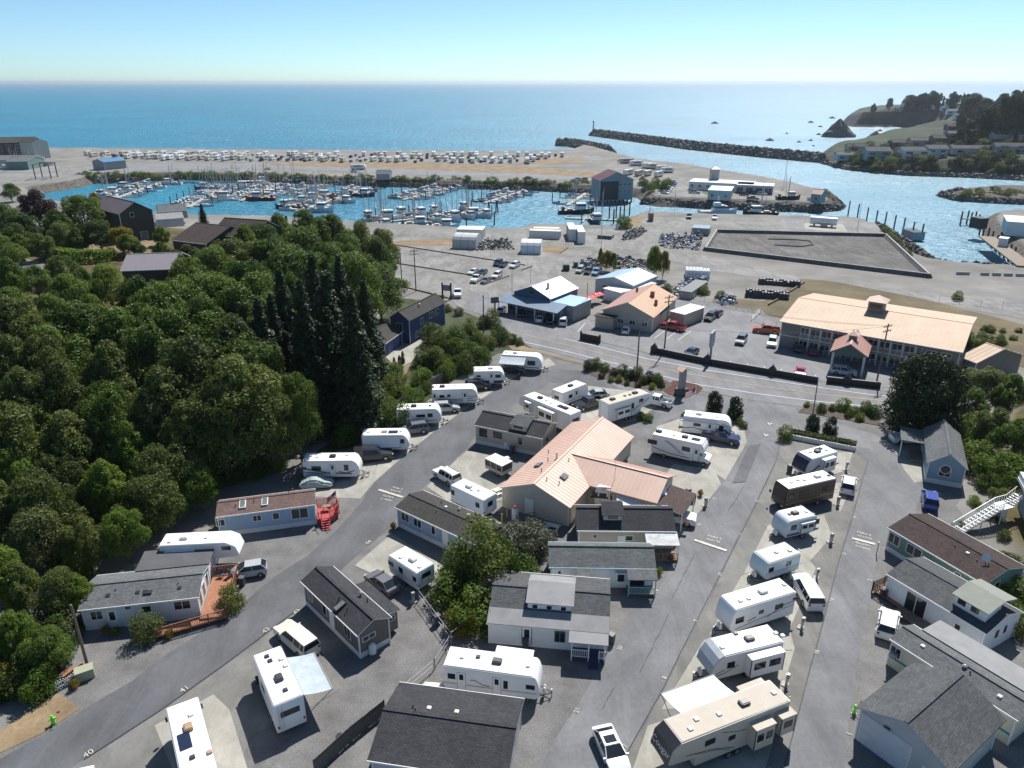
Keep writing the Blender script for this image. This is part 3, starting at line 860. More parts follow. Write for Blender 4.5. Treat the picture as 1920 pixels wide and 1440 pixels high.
def car(t, color, at, front, label, group=None, parts=True, z=0.0):
 c = CARS[t]
 p = P(at[0], at[1], z + .7); q = P(front[0], front[1], z + .7)
 d = q - p
 rz = math.atan2(d.y, d.x)
 col = COLORS[color]
 root = thing({'sedan': 'parked_car', 'suv': 'parked_suv', 'hatch': 'parked_hatchback', 'pickup': 'pickup_truck', 'canopy': 'pickup_truck', 'jeep': 'parked_suv', 'sport': 'sports_car'}[t],
     label, {'pickup': 'pickup', 'canopy': 'pickup', 'suv': 'suv', 'jeep': 'suv'}.get(t, 'car'), (p.x, p.y, z + .02), rz, group)
 for nm, me in car_meshes(t):
  link(nm, me, root, color=col)
 wm = wheel_mesh(c['r'], .22)
 for sx in (-1, 1):
  for sy in (-1, 1):
   link('wheel', wm, root, (sx * c['wb'] / 2, sy * (c['W'] / 2 - .12), c['r'] - .02))
 return root

# ------------------------------------------------------------------ recreational vehicles
def swatch(name, c, rough=.4):
 return mat(name, c, rough, amt=.08)
S_BROWN = swatch('decal_brown', (.16, .12, .09)); S_BLACK = swatch('decal_black', (.03, .03, .035)); S_RED = swatch('decal_red', (.28, .04, .05))
S_BLUE = swatch('decal_blue', (.05, .10, .25)); S_GREY = swatch('decal_grey', (.25, .26, .28)); S_NAVY = swatch('decal_navy', (.02, .03, .06)); S_TAN = swatch('decal_tan', (.42, .36, .28))
S_PINK = swatch('decal_pink', (.50, .26, .24))
M_RVBROWN = mat('coach_brown', (.085, .055, .038), .3, amt=.15)
M_RVPALE = mat('pale_blue_alu', (.55, .66, .70), .4, amt=.08)
M_RVTAN = mat('coach_tan', (.52, .47, .39), .35, amt=.06)
M_RVCREAM = mat('coach_cream', (.66, .63, .55), .45, amt=.08)
M_AWN_W = mat('awning_white', (.74, .74, .73), .7, amt=.05)
M_AWN_G = mat('awning_grey', (.36, .42, .45), .7, amt=.15)
M_AC = mat('ac_shroud_white', (.72, .72, .72), .45)
M_ACD = mat('ac_shroud_black', (.04, .04, .045), .45)
M_ACT = mat('ac_shroud_tan', (.40, .25, .15), .6)
M_SOLAR = mat('solar_cell', (.02, .03, .06), .15, amt=.3, scale=8)

def rv(name, label, rear, front, H=3.2, kind_='tt', W=2.5, body=None, roof=None, windows=(), doors=(), decals=(), ac=(0.0,), acm=None, vents=(), slides=(), awnings=(), solar=(), hitch=None,
  front_m=None, nose=.9, cat='trailer', z=0.0, group=None, wheels=None, ladder=True, logo=None, floor=.62, rails=False):
 body = body or M_RVWHITE; roof = roof or M_RVROOF; acm = acm or M_AC
 a = P(rear[0], rear[1], z + H); q = P(front[0], front[1], z + H)
 d = q - a; Lr = d.length; L = Lr
 rz = math.atan2(d.y, d.x)
 mid = (a + q) / 2
 root = thing(name, label, cat, (mid.x, mid.y, z), rz, group)
 h = Lr / 2
 # which local y faces the camera
 ly = Vector((-math.sin(rz), math.cos(rz)))
 near = 1 if ly.dot(Vector((-mid.x, -mid.y))) > 0 else -1
 sgn = {'n': near, 'f': -near}
 f = floor
 if kind_ == 'tt':
  prof = [(-h, f), (h + nose * .35, f), (h + nose * .8, f + .3), (h + nose, f + .75), (h + nose * .8, H - .9), (h + nose * .42, H - .25), (h, H), (-h + .08, H), (-h, H - .12)]
 elif kind_ == 'round':
  n_ = 6
  cr = [(h + nose * math.sin(t), f + .55 + (H - f - .55) * math.cos(t)) for t in [math.pi / 2 * k / n_ for k in range(n_, -1, -1)]]
  cb = [(-h - .45 * math.sin(t), f + .9 + (H - f - .9) * math.cos(t)) for t in [math.pi / 2 * k / 4 for k in range(0, 5)]]
  prof = [(-h - .3, f), (h + nose * .7, f)] + cr + cb
 elif kind_ == '5w':
  prof = [(-h, f), (h - 1.5, f), (h - 1.35, 1.55), (h + nose - .25, 1.75), (h + nose, 2.0), (h + nose * .72, H - .5), (h, H), (-h + .06, H), (-h, H - .1)]
 elif kind_ == 'ma':
  prof = [(-h, .42), (h + .1, .42), (h + .32, .7), (h + .3, 1.5), (h + .12, H - .45), (h - .12, H), (-h + .06, H), (-h, H - .1)]
 elif kind_ == 'mc':
  prof = [(-h, .5), (h - 1.2, .5), (h - 1.2, 1.95), (h + .25, 2.05), (h + .35, 2.35), (h + .1, H - .35), (h - .35, H), (-h + .06, H), (-h, H - .1)]
 else:
  prof = [(-h, f), (h - .15, f), (h, f + .6), (h, H - .12), (h - .08, H), (-h + .08, H), (-h, H - .12)]
 b = MB().prism(prof, -W / 2, W / 2, body)
 b.build('body', root, bevel=.07, smooth=True)
 rf = MB().bx(-h + .1, h - .1, -W / 2 + .09, W / 2 - .09, H - .01, H + .025, roof)
 # stains and seams stand proud of the roof as thin strips
 r_ = rf.build('roof', root, bevel=.01, seg=1)
 for s in (-1, 1):
  MB().bx(-h + .05, h, s * W / 2 - .03, s * W / 2 + .03, H - .1, H - .055, M_GREY if body is not M_RVBROWN else M_BLACK).build('gutter', root)
 if kind_ in ('tt', '5w', 'round'):
  fx = h + nose
 if front_m and kind_ in ('tt', '5w'):
  if kind_ == 'tt':
   pts = [(h + nose, f + .75), (h + nose * .8, H - .9), (h + nose * .42, H - .25), (h, H)]
  else:
   pts = [(h + nose, 2.0), (h + nose * .72, H - .5), (h + .02, H)]
  c = MB()
  for (xa, za), (xb, zb) in zip(pts[:-1], pts[1:]):
   c.box(((xa + xb) / 2 + .01, 0, (za + zb) / 2 + .012), (math.hypot(xb - xa, zb - za) + .01, W - .1, .03), front_m, ry=math.atan2(-(zb - za), (xb - xa)))
  c.build('front_cap', root)
 if logo:
  lm = text_mesh(logo, .8, M_WHITE)
  lo = link('lettering', lm, root)
  if kind_ == '5w':
   xa, za, xb, zb = h + nose, 2.0, h + nose * .72, H - .5
  else:
   xa, za, xb, zb = h + nose * .8, H - .9, h + nose * .42, H - .25
  t = math.atan2(zb - za, xa - xb)
  lo.matrix_local = Matrix.Translation(((xa + xb) / 2 + .06 * math.sin(t), 0, (za + zb) / 2 + .06 * math.cos(t))) @ Matrix.Rotation(math.pi / 2, 4, 'Z') @ Matrix.Rotation(t, 4, 'X')
 if kind_ == 'ma':
  t = math.atan2(H - .45 - 1.5, -.18)
  MB().box((h + .225, 0, (1.55 + H - .5) / 2), (.03, W - .25, H - 2.15), M_GLASS, ry=-.115).build('windshield', root)
  for s in (-1, 1):
   MB().box((h + .45, s * (W / 2 + .12), 1.9), (.16, .2, .42), M_BLACK).build('mirror', root)
   MB().box((h + .30, s * (W / 2 - .35), .85), (.08, .35, .2), M_CLEAR_L).build('headlight', root)
 if kind_ == 'mc':
  c = MB().prism([(h - 1.25, .5), (h + 1.0, .5), (h + 1.08, .95), (h + .95, 1.12), (h + .2, 1.28), (h - .15, 1.3), (h - .5, 1.95), (h - 1.25, 1.98)], -W / 2 + .2, W / 2 - .2, body)
  c.build('cab', root, bevel=.08, smooth=True)
  MB().box((h - .3, 0, 1.63), (.03, W - .65, .72), M_GLASS, ry=-.49).build('windshield', root)
  for s in (-1, 1):
   MB().bx(h - 1.1, h - .5, s * (W / 2 - .2) - .01, s * (W / 2 - .2) + .01, 1.3, 1.8, M_GLASS).build('cab_window', root)
   MB().box((h + 1.0, s * .7, .82), (.1, .3, .2), M_CLEAR_L).build('headlight', root)
 def on(s, y=0.0):
  return sgn[s] * (W / 2 + y)
 for s, x, zc, w, hh in windows:
  if s in 'nf':
   yy = on(s)
   fr = MB().box((x, yy, zc), (w + .10, .03, hh + .10), M_BLACK).build('window', root)
   MB().box((x, yy + sgn[s] * .012, zc), (w, .03, hh), M_GLASS).build('pane', fr)
  else:   # rear
   fr = MB().box((-h, x, zc), (.03, w + .1, hh + .1), M_BLACK).build('window', root)
   MB().box((-h - .012, x, zc), (.03, w, hh), M_GLASS).build('pane', fr)
 for s, x in doors:
  yy = on(s)
  dr = MB().box((x, yy, 1.62), (.72, .035, 1.9), body).build('door', root)
  MB().box((x, yy + sgn[s] * .012, 1.62), (.80, .01, 1.98), M_GREY).build('door_frame', root)
  MB().box((x, yy + sgn[s] * .02, 2.1), (.36, .02, .62), M_GLASS).build('pane', dr)
  MB().box((x, yy + sgn[s] * .35, .42), (.6, .4, .05), M_DGREY).build('step', root)
 for s, m, pts, w in decals:
  yy = on(s, .009 + random.random() * .004)
  c = MB()
  for (xa, za), (xb, zb) in zip(pts[:-1], pts[1:]):
   q4 = [(xa, yy, za - w / 2), (xb, yy, zb - w / 2), (xb, yy, zb + w / 2), (xa, yy, za + w / 2)]
   c.poly(q4 if sgn[s] < 0 else q4[::-1], m)
  c.build('decal', root)
 for x in ac:
  c = MB().box((x, 0, H + .18), (.95, .72, .30), acm, top=(.82, .8))
  c.build('air_conditioner', root, bevel=.06, smooth=True)
 for v in vents:
  x, y = v[0], v[1]
  MB().box((x, y * near, H + .09), (.42, .42, .16), v[2] if len(v) > 2 else M_AC, top=(.85, .85)).build('roof_vent', root, bevel=.03)
 for x, y, w, hh in solar:
  c = MB().box((x, y * near, H + .07), (w, hh, .04), M_SOLAR)
  c.build('solar_panel', root)
 for s, x0, x1, z0, z1, dep in slides:
  y0, y1 = on(s, -.05), on(s, dep)
  c = MB().bx(x0, x1, min(y0, y1), max(y0, y1), z0, z1, body)
  so = c.build('slide_out', root, bevel=.03)
  MB().bx(x0 - .03, x1 + .03, min(y0, y1 + sgn[s] * .04), max(y0, y1 + sgn[s] * .04), z1, z1 + .04, roof).build('slide_roof', so)
  for xx in (x0, x1):
   MB().bx(xx - .04, xx + .04, y1 - .02, y1 + .02, z0, z1, M_BLACK).build('trim', so)
  wd = (x1 - x0) * .34
  for xc in ((x0 + (x1 - x0) * .27, x0 + (x1 - x0) * .73) if (x1 - x0) > 1.8 else ((x0 + x1) / 2,)):
   MB().box((xc, y1, (z0 + z1) / 2 + .15), (wd if (x1 - x0) > 1.8 else wd * 1.7, .04, (z1 - z0) * .36), M_GLASS).build('window', so)
 for s, x0, x1, dep, drop, m in awnings:
  y0 = on(s, .05); y1 = on(s, dep)
  zt = H - .18
  c = MB()
  n_ = 6
  for k in range(n_):
   t0, t1 = k / n_, (k + 1) / n_
   sag = lambda t: -.10 * math.sin(math.pi * t)
   c.add([(x0, y0 + (y1 - y0) * t0, zt - drop * t0 + sag(t0)), (x1, y0 + (y1 - y0) * t0, zt - drop * t0 + sag(t0)),
     (x1, y0 + (y1 - y0) * t1, zt - drop * t1 + sag(t1)), (x0, y0 + (y1 - y0) * t1, zt - drop * t1 + sag(t1))],
     [(0, 1, 2, 3) if sgn[s] > 0 else (3, 2, 1, 0)], m)
  aw = c.build('awning', root)
  MB().cyl((x0 - .05, y1, zt - drop), (x1 + .05, y1, zt - drop), .06, .06, 6, M_GREY).build('awning_roller', root)
  for xx in (x0, x1):
   MB().cyl((xx, y1, zt - drop), (xx, on(s, .04), 1.0), .03, .03, 4, M_DGREY).build('awning_arm', root)
 if rails:
  for xx in (-h + .3, -h + .9):
   MB().cyl((xx, -W / 2 + .1, H), (xx, -W / 2 + .1, H + .25), .02, .02, 5, M_STEEL).build('rack_post', root)
 # wheels
 wl = wheels if wheels is not None else ((-.35, .5) if kind_ in ('tt', '5w', 'vert') and Lr > 5 else ((-.2,) if kind_ in ('tt', 'vert', 'round') else (-h + 2.6, h - 1.0)))
 if kind_ == 'mc' and wheels is None:
  wl = (-h + 2.0, h + .35)
 r = .40 if kind_ == 'ma' else .34
 wm = wheel_mesh(r, .24)
 for x in wl:
  for s in (-1, 1):
   link('wheel', wm, root, (x, s * (W / 2 - .08), r))
  if kind_ in ('tt', '5w', 'vert', 'round'):
   pass
 und = MB()
 und.bx(-h + .2, h - (1.7 if kind_ == '5w' else .2), -W / 2 + .2, W / 2 - .2, .42, f + .02, M_DGREY)
 und.build('chassis', root)
 if kind_ in ('tt', 'round', 'vert') and hitch is not False:
  c = MB()
  nx = h + (nose if kind_ != 'vert' else 0)
  c.cyl((nx - .3, .7, .5), (nx + 1.0, 0, .48), .05, .05, 5, M_BLACK).cyl((nx - .3, -.7, .5), (nx + 1.0, 0, .48), .05, .05, 5, M_BLACK)
  c.cyl((nx + .95, 0, 0), (nx + .95, 0, .9), .05, .05, 6, M_STEEL)
  c.build('hitch', root)
  for s in (-1, 1):
   MB().lathe([(.0, 0), (.15, .02), (.16, .08), (.16, .45), (.1, .55), (.05, .62)], M_PROPANE, (nx + .3, s * .18, .52), 8).build('propane_bottle', root, smooth=True)
 if kind_ == '5w':
  for s in (-1, 1):
   MB().bx(h - 1.9, h - 1.78, s * .9 - .06, s * .9 + .06, 0, .8, M_DGREY).build('landing_leg', root)
  MB().box((h + .1, 0, 1.55), (.35, .35, .5), M_BLACK).build('pin_box', root)
 for s in (-1, 1):
  for xx in (-h + .4, h - (2.4 if kind_ == '5w' else .5)):
   if kind_ in ('tt', '5w', 'vert', 'round'):
    MB().cyl((xx, s * (W / 2 - .2), 0), (xx, s * (W / 2 - .2), f), .035, .035, 5, M_STEEL).build('jack', root)
 if ladder:
  c = MB()
  yy = W / 2 - .45
  for k in (-.18, .18):
   c.cyl((-h - .12, yy + k, .9), (-h - .12, yy + k, H + .1), .018, .018, 4, M_STEEL)
  for k in range(7):
   c.cyl((-h - .12, yy - .18, 1.0 + k * .32), (-h - .12, yy + .18, 1.0 + k * .32), .015, .015, 4, M_STEEL)
  c.build('ladder', root)
 for s in (-1, 1):
  MB().box((-h - .01, s * (W / 2 - .18), 1.1), (.04, .14, .25), M_RED_L).build('taillight', root)
 return root
# ------------------------------------------------------------------ vehicles of the trailer park
G_FOREST = 'trailers parked along the forest lane'
G_MID = 'trailers parked on the middle strip'
rv('travel_trailer', 'white travel trailer with brown swoosh stripes beside the covered car', (570, 857), (664, 856), 3.1, 'tt', ac=(.5,), acm=M_ACD, vents=((-1.6, .2), (2.4, -.3)), group=G_FOREST,
 windows=(('n', -1.6, 2.0, 1.2, .55), ('n', 2.5, 2.05, .5, .8), ('n', -3.2, 2.0, .4, .3)), doors=(('n', .6),),
 decals=(('n', S_BROWN, [(-3.9, 2.1), (-2.0, 1.7), (0, 1.25), (3.2, 1.15)], .22), ('n', S_BROWN, [(-3.9, 1.5), (-1, 1.2), (1, 1.3)], .12), ('n', S_BROWN, [(1.4, 1.5), (2.4, 1.25), (3.6, 1.6)], .14)))
rv('travel_trailer', 'white trailer with solar panel and a pale awning let down as side screen', (680, 810), (757, 809), 3.0, 'tt', ac=(.2,), vents=((-2.2, .1), (2.6, 0)), solar=((1.5, .2, 1.4, .9),), group=G_FOREST,
 awnings=(('n', -2.9, 2.6, .7, 1.5, M_AWN_W),), windows=(('n', 2.9, 2.0, .5, .6),), decals=(('n', S_BLUE, [(-3.3, 2.5), (-2.6, 2.2), (-2.0, 2.45)], .12),))
rv('travel_trailer', 'white trailer with black edging and dark window band between silver suv and screen trailer', (744, 763), (817, 761), 3.1, 'tt', ac=(-.4,), acm=M_ACD, vents=((-2.4, .1, M_ACD), (2.2, 0, M_ACD)), group=G_FOREST,
 windows=(('n', .7, 2.0, 1.3, .35), ('n', 2.2, 2.05, .7, .55)), doors=(('n', -1.6),), decals=(('n', S_BLACK, [(-3.6, 1.2), (0, 1.05), (3.4, 1.2)], .08), ('n', S_BLACK, [(-3.6, 1.7), (-2.2, 1.7)], .06)))
rv('travel_trailer', 'white trailer with dark thin swooshes and two side doors', (810, 726), (886, 724), 3.2, 'tt', ac=(-1.7,), acm=M_ACD, vents=((-3.2, .1, M_ACD), (.4, -.3)), group=G_FOREST,
 windows=(('n', -1.8, 2.0, .7, .4), ('n', -.6, 2.1, .4, .3)), doors=(('n', -3.0), ('n', 2.1)), decals=(('n', S_BLACK, [(-4, 2.0), (-3, 1.5), (0, 1.35), (3.5, 1.5)], .1), ('n', S_BLACK, [(1.5, 2.4), (3.0, 1.8), (4.2, 1.9)], .09), ('n', S_GREY, [(-4, 1.1), (4, 1.1)], .12)))
rv('travel_trailer', 'short white trailer with dark lower band beside a black car', (888, 692), (937, 691), 3.0, 'tt', ac=(.7,), vents=((-1.4, .2), (-2.2, -.2)), group=G_FOREST,
 windows=(('n', 2.0, 2.0, .9, .5), ('n', -1.5, 2.1, .6, .25)), doors=(('n', .8),), decals=(('n', S_NAVY, [(-2.7, .95), (3.0, .95)], .5), ('n', S_BLACK, [(-2.7, 1.5), (-.5, 1.35)], .08)))
rv('travel_trailer', 'long white trailer with grey awning out, last one by the highway', (944, 661), (1006, 665), 3.2, 'round', ac=(-.9,), vents=((1.0, .1), (-2.6, 0)), group=G_FOREST, nose=1.3,
 windows=(('n', 2.4, 1.9, 1.4, .8), ('n', -3.0, 2.0, .6, .5)), doors=(('n', .2),), awnings=(('n', -3.4, 1.4, 2.6, .7, M_AWN_G),), decals=(('n', S_GREY, [(-3, 1.1), (4, 1.0)], .2),))
car('canopy', 'dark', (700, 853), (760, 848), 'black pickup with canopy parked between two forest lane trailers')
car('suv', 'grey', (776, 804), (740, 809), 'grey suv parked beside the trailer with the side screen')
car('suv', 'silver', (836, 764), (872, 762), 'silver white suv nosed to the forest lane')
car('suv', 'black', (896, 722), (935, 720), 'black suv beside the two door trailer')
car('sedan', 'black', (962, 693), (1000, 695), 'black sedan parked under the grey awning')
# centre block
rv('fifth_wheel', 'white fifth wheel trailer under the trees beside blue mobile home', (304, 1012), (428, 1006), 3.6, '5w', nose=1.3, ac=(-1.2,), vents=((1.2, .1), (-2.6, .6)), windows=(('n', -3.6, 2.2, .7, .35), ('n', 3.6, 2.9, .9, .4)), doors=(('n', .6),),
 slides=(('n', -3.0, .2, 1.0, 2.9, .25),), cat='trailer')
rv('travel_trailer', 'small white boxy trailer beside the grey cottage', (798, 1066), (744, 1032), 2.8, 'vert', ac=(-.3,), vents=((-1.8, .3), (1.0, .6)), windows=(('n', 2.0, 1.9, .8, .45), ('n', .3, 1.9, .6, .6), ('n', -2.0, 1.9, .5, .5), ('r', 0, 2.0, 1.2, .5)), hitch=False,
 decals=(('n', S_GREY, [(-2.8, 1.3), (0, 1.4), (2.6, 1.25)], .06),))
rv('motorhome', 'white motorhome with grey side awning and rear window toward the gravel', (541, 1314), (500, 1219), 3.5, 'mc', ac=(-.6,), acm=M_ACD, vents=((2.6, .2, M_ACD), (1.9, .1, M_ACD), (1.6, -.8), (-2.2, -.1, M_ACD), (0.6, -.9)), cat='motorhome',
 awnings=(('f', -3.3, 1.8, 2.5, .6, M_AWN_G),), windows=(('r', 0, 2.3, 1.5, .5), ('n', .5, 2.2, 1.0, .5), ('f', .5, 2.2, 1.0, .5)))
rv('motorhome', 'long white and brown motorhome with tan roof unit and solar panel', (386, 1500), (341, 1316), 3.5, 'ma', ac=(2.1,), acm=M_ACT, vents=((3.4, -.4), (-1.0, .2, M_ACD), (-3.3, .5, M_ACD), (-1.2, -1.0, M_ACT)), solar=((.9, .45, 1.7, .9),), cat='motorhome',
 slides=(), front_m=None)
rv('travel_trailer', 'long white trailer with stained roof and red swoosh by the white cottage', (837, 1229), (1004, 1251), 3.15, 'tt', nose=.55, ac=(.6,), acm=M_ACD, vents=((-2.6, 0), (-1.2, -.3, M_ACD), (3.4, 0)), windows=(('n', -3.3, 2.05, .6, .5), ('n', 1.6, 1.9, .3, .8), ('n', 3.8, 2.0, .7, .4)),
 doors=(('n', -2.4), ('n', .8)), decals=(('n', S_PINK, [(-4.3, 1.35), (-2, 1.3), (2, 1.3), (4.4, 1.4)], .05), ('n', S_PINK, [(-4.3, 1.22), (4.4, 1.25)], .04), ('n', S_RED, [(-1.6, 1.9), (-1.2, 1.95), (-.4, 1.5), (.2, 1.45)], .09)),
 slides=(('f', .2, 3.6, 1.0, 3.0, .9),))
car('hatch', 'silver', (466, 1068), (440, 1072), 'silver hatchback parked beside the redwood deck')
car('canopy', 'cream', (556, 1198), (533, 1178), 'cream pickup with canopy next to the awning motorhome')
car('sedan', 'grey', (716, 1090), (700, 1078), 'dark sedan tucked behind the grey cottage')
car('jeep', 'white', (838, 893), (826, 886), 'white boxy suv hitched before a white trailer')
rv('travel_trailer', 'white trailer hitched behind the white boxy suv', (919, 932), (857, 903), 2.9, 'vert', ac=(.8,), vents=((0, .3), (-.8, -.2)), windows=(('n', -1.9, 1.9, .6, .6), ('r', 0, 1.95, .8, .6), ('n', 2.5, 2.0, .5, .6)))
# centre top
rv('travel_trailer', 'white trailer with pale tan roof beside the hatch of grey cars', (1044, 734), (1090, 716), 3.0, 'tt', nose=.6, ac=(.3,), acm=M_ACD, roof=M_RVCREAM, windows=(('n', -1.0, 1.9, .8, .5), ('r', 0, 1.9, .9, .5)), doors=(('n', .5),), decals=(('n', S_BLACK, [(-3, 1.0), (0, 1.2), (2.5, 1.0)], .07),))
rv('fifth_wheel', 'long white fifth wheel trailer with slide rooms behind the orange roofed office', (1080, 774), (992, 738), 3.7, '5w', nose=1.2, ac=(2.6, -3.0), acm=M_ACD, vents=((0, .2), (1.2, 0)), slides=(('n', -2.2, 1.2, 1.1, 3.2, .8), ('n', 3.0, 4.3, 1.6, 3.2, .7)), solar=((-2.0, 0, 1.2, .9),), windows=(('r', 0, 2.4, 1.4, .7),))
rv('fifth_wheel', 'fifth wheel trailer with tan roof and black swoosh, pickup at its nose', (1132, 754), (1206, 733), 3.8, '5w', nose=1.3, roof=M_RVROOF_TAN, ac=(-2.4, 2.4), acm=M_ACD, vents=((.2, 0, M_ACD), (1.2, .1, M_ACD)), windows=(('n', 2.7, 2.9, .8, .5), ('n', .9, 2.4, .5, .9)),
 decals=(('n', S_NAVY, [(0, 1.2), (2.0, 1.9), (4.4, 2.9)], .12), ('n', S_PINK, [(-3, 1.4), (1, 1.8), (4.4, 3.2)], .08)), slides=(('n', -2.8, .2, 1.1, 2.6, .5),))
car('pickup', 'white', (1230, 752), (1195, 745), 'white pickup at the nose of the tan roofed fifth wheel')
car('pickup', 'dark', (1103, 757), (1080, 763), 'dark grey pickup with open bed behind the tan roofed fifth wheel')
car('sedan', 'silver', (1117, 739), (1090, 741), 'silver grey car beside the pale tan roofed trailer')
# east of office
rv('travel_trailer', 'white and black trailer with rolled awning beside two small pine trees', (1283, 774), (1361, 783), 3.3, 'tt', nose=1.1, ac=(-.9,), vents=((-3.2, 0, M_ACD), (1.8, .2)), windows=(('n', -1.0, 2.1, 1.0, .4), ('n', 2.6, 2.1, .6, .5)), doors=(('n', .9),), awnings=(('n', -3.6, 1.8, .5, .35, M_AWN_W),),
 decals=(('n', S_BLACK, [(-3.8, 1.2), (-1.5, 1.6), (0, 1.3), (3.0, 1.15)], .12), ('n', S_BLACK, [(1.5, 2.7), (3.2, 2.3), (4.4, 1.6)], .1), ('n', S_BLUE, [(2.6, 2.75), (4.2, 2.2)], .12)))
rv('motorhome', 'white cab over motorhome with brown and black swooshes beside the office', (1228, 808), (1322, 828), 3.4, 'mc', ac=(-3.1, .8), acm=M_ACD, vents=((-.8, .1),), solar=((2.4, 0, 1.2, .8),), cat='motorhome', windows=(('n', -3.6, 2.2, 1.3, .6), ('n', 1.4, 2.2, 1.1, .6)), doors=(('n', 2.9),),
 decals=(('n', S_BROWN, [(-1.8, 2.9), (-.6, 2.2), (.6, 1.3)], .12), ('n', S_BLACK, [(-1.4, 2.9), (-.2, 2.2), (1.2, 1.2)], .09), ('n', S_BLACK, [(-4.4, 2.3), (-3.4, 1.4), (-1.0, .95), (2, .9)], .1)))
car('pickup', 'navy', (1352, 820), (1385, 826), 'dark blue pickup between trailer and cab over motorhome')
rv('travel_trailer', 'white trailer with rounded nose and white awning out beside the office wing', (1123, 904), (1236, 914), 3.2, 'round', nose=1.7, ac=(-.2,), acm=M_GREY, vents=((2.0, 0), (-2.6, .1)), windows=(('n', -3.2, 2.0, .8, .6), ('n', -4.2, 2.0, .6, .6)), doors=(('n', -2.1),), awnings=(('n', -1.4, 3.0, 2.2, .9, M_AWN_W),),
 decals=(('n', S_NAVY, [(-4.8, 1.7), (3.0, 1.7)], .3),))
car('pickup', 'white', (1262, 968), (1300, 974), 'white pickup with a flag on its side by the tan cottage')
# middle strip
rv('travel_trailer', 'white trailer with navy front cap and slide room behind the low hedge wall', (1558, 840), (1510, 854), 3.2, 'tt', nose=1.0, front_m=S_NAVY, ac=(.2,), acm=M_ACD, vents=((-1.3, .2), (1.2, -.3)), solar=((-.6, -.5, 1.2, .6),), group=G_MID, slides=(('n', -1.4, .8, .9, 2.9, .7),),
 decals=(('n', S_NAVY, [(3.2, 1.0), (2.0, 1.2), (1.0, 1.8), (.2, 1.4)], .3), ('n', S_NAVY, [(-3, 1.3), (-1.6, 1.1)], .2)), logo=None)
rv('motorhome', 'brown class a motorhome with white roof', (1556, 889), (1466, 909), 3.4, 'ma', body=M_RVBROWN, ac=(-1.8,), vents=((.4, .1), (1.2, -.2), (-3.4, .3, M_ACD), (2.4, 0)), cat='motorhome', group=G_MID, windows=(('n', 3.2, 2.3, .9, .7), ('n', 1.2, 2.3, 1.4, .6), ('n', -2.2, 2.3, .9, .5)),
 decals=(('n', S_TAN, [(-4.6, 1.3), (-2, 1.25), (1, 1.2), (4, 1.15)], .06), ('n', S_TAN, [(-4.4, 1.8), (-3.2, 1.5), (-1.5, 1.45)], .08)))
car('suv', 'white', (1591, 908), (1596, 880), 'white suv parked at the tail of the brown motorhome')
rv('travel_trailer', 'small rounded silver blue trailer with a slide room', (1516, 957), (1472, 967), 2.9, 'round', nose=.8, body=mat('silver_blue_gel', (.58, .64, .68), .3), ac=(.3,), acm=M_ACD, vents=((1.1, 0, M_ACD), (-1.2, .2)), group=G_MID, windows=(('n', 1.3, 1.9, .7, .6), ('n', -2.0, 2.0, .8, .6)),
 slides=(('n', -1.5, .5, 1.1, 2.4, .35),), decals=(('n', S_BLUE, [(-2.5, .95), (2.2, .95)], .3),), rails=True)
rv('travel_trailer', 'old pale blue trailer with flat grey roof', (1487, 1026), (1428, 1045), 2.75, 'tt', nose=.45, body=M_RVPALE, roof=M_RVROOF_GREY, ac=(), vents=((.2, 0), (-1.4, .4)), group=G_MID, windows=(('n', 1.9, 1.8, .6, .5), ('n', -.6, 1.9, .6, .5)), decals=(('n', S_BLUE, [(-2.6, 1.35), (2.6, 1.35)], .05),))
rv('fifth_wheel', 'white trailer with pink grey roof and red black swooshes', (1478, 1096), (1368, 1129), 3.4, 'tt', nose=.6, roof=mat('membrane_pink', (.68, .62, .60), .65), ac=(-.4,), vents=((2.6, .3), (1.6, .3), (-3.2, -.1)), group=G_MID, windows=(('n', 3.2, 2.0, .9, .6), ('n', .6, 2.2, .5, .35), ('n', -1.6, 2.2, .9, .5), ('n', -3.6, 2.6, .5, .2)),
 decals=(('n', S_RED, [(-4, 2.4), (-2.2, 2.2), (-.2, 1.3)], .1), ('n', S_BLACK, [(-3.5, 1.9), (-1, 1.6), (1.5, 1.3), (3.6, 1.0)], .07), ('n', S_RED, [(1.2, 1.8), (2.2, 1.55)], .12)), logo=None)
car('canopy', 'white', (1513, 1108), (1497, 1078), 'white pickup with canopy squeezed between two middle strip trailers')
rv('travel_trailer', 'white trailer with oval logo nose and a wide slide room', (1455, 1186), (1346, 1213), 3.2, 'tt', nose=1.3, front_m=mat('nose_grey', (.42, .45, .48), .3), logo='VIBE' if False else None, ac=(-.2,), acm=M_ACD, vents=((2.8, .2), (-3.0, .1), (-3.4, .6), (.6, -1.0, M_ACD)), group=G_MID,
 slides=(('n', -2.6, .9, .8, 2.9, .9),), windows=(('n', 2.4, 2.0, .7, .6),), decals=(('n', S_BLACK, [(4.2, 1.0), (3.0, 1.2), (1.6, 1.8)], .09), ('n', S_BLACK, [(-4.2, 1.9), (-2.6, 2.3)], .07), ('n', S_BLUE, [(3.9, 1.3), (3.0, 1.6)], .1)))
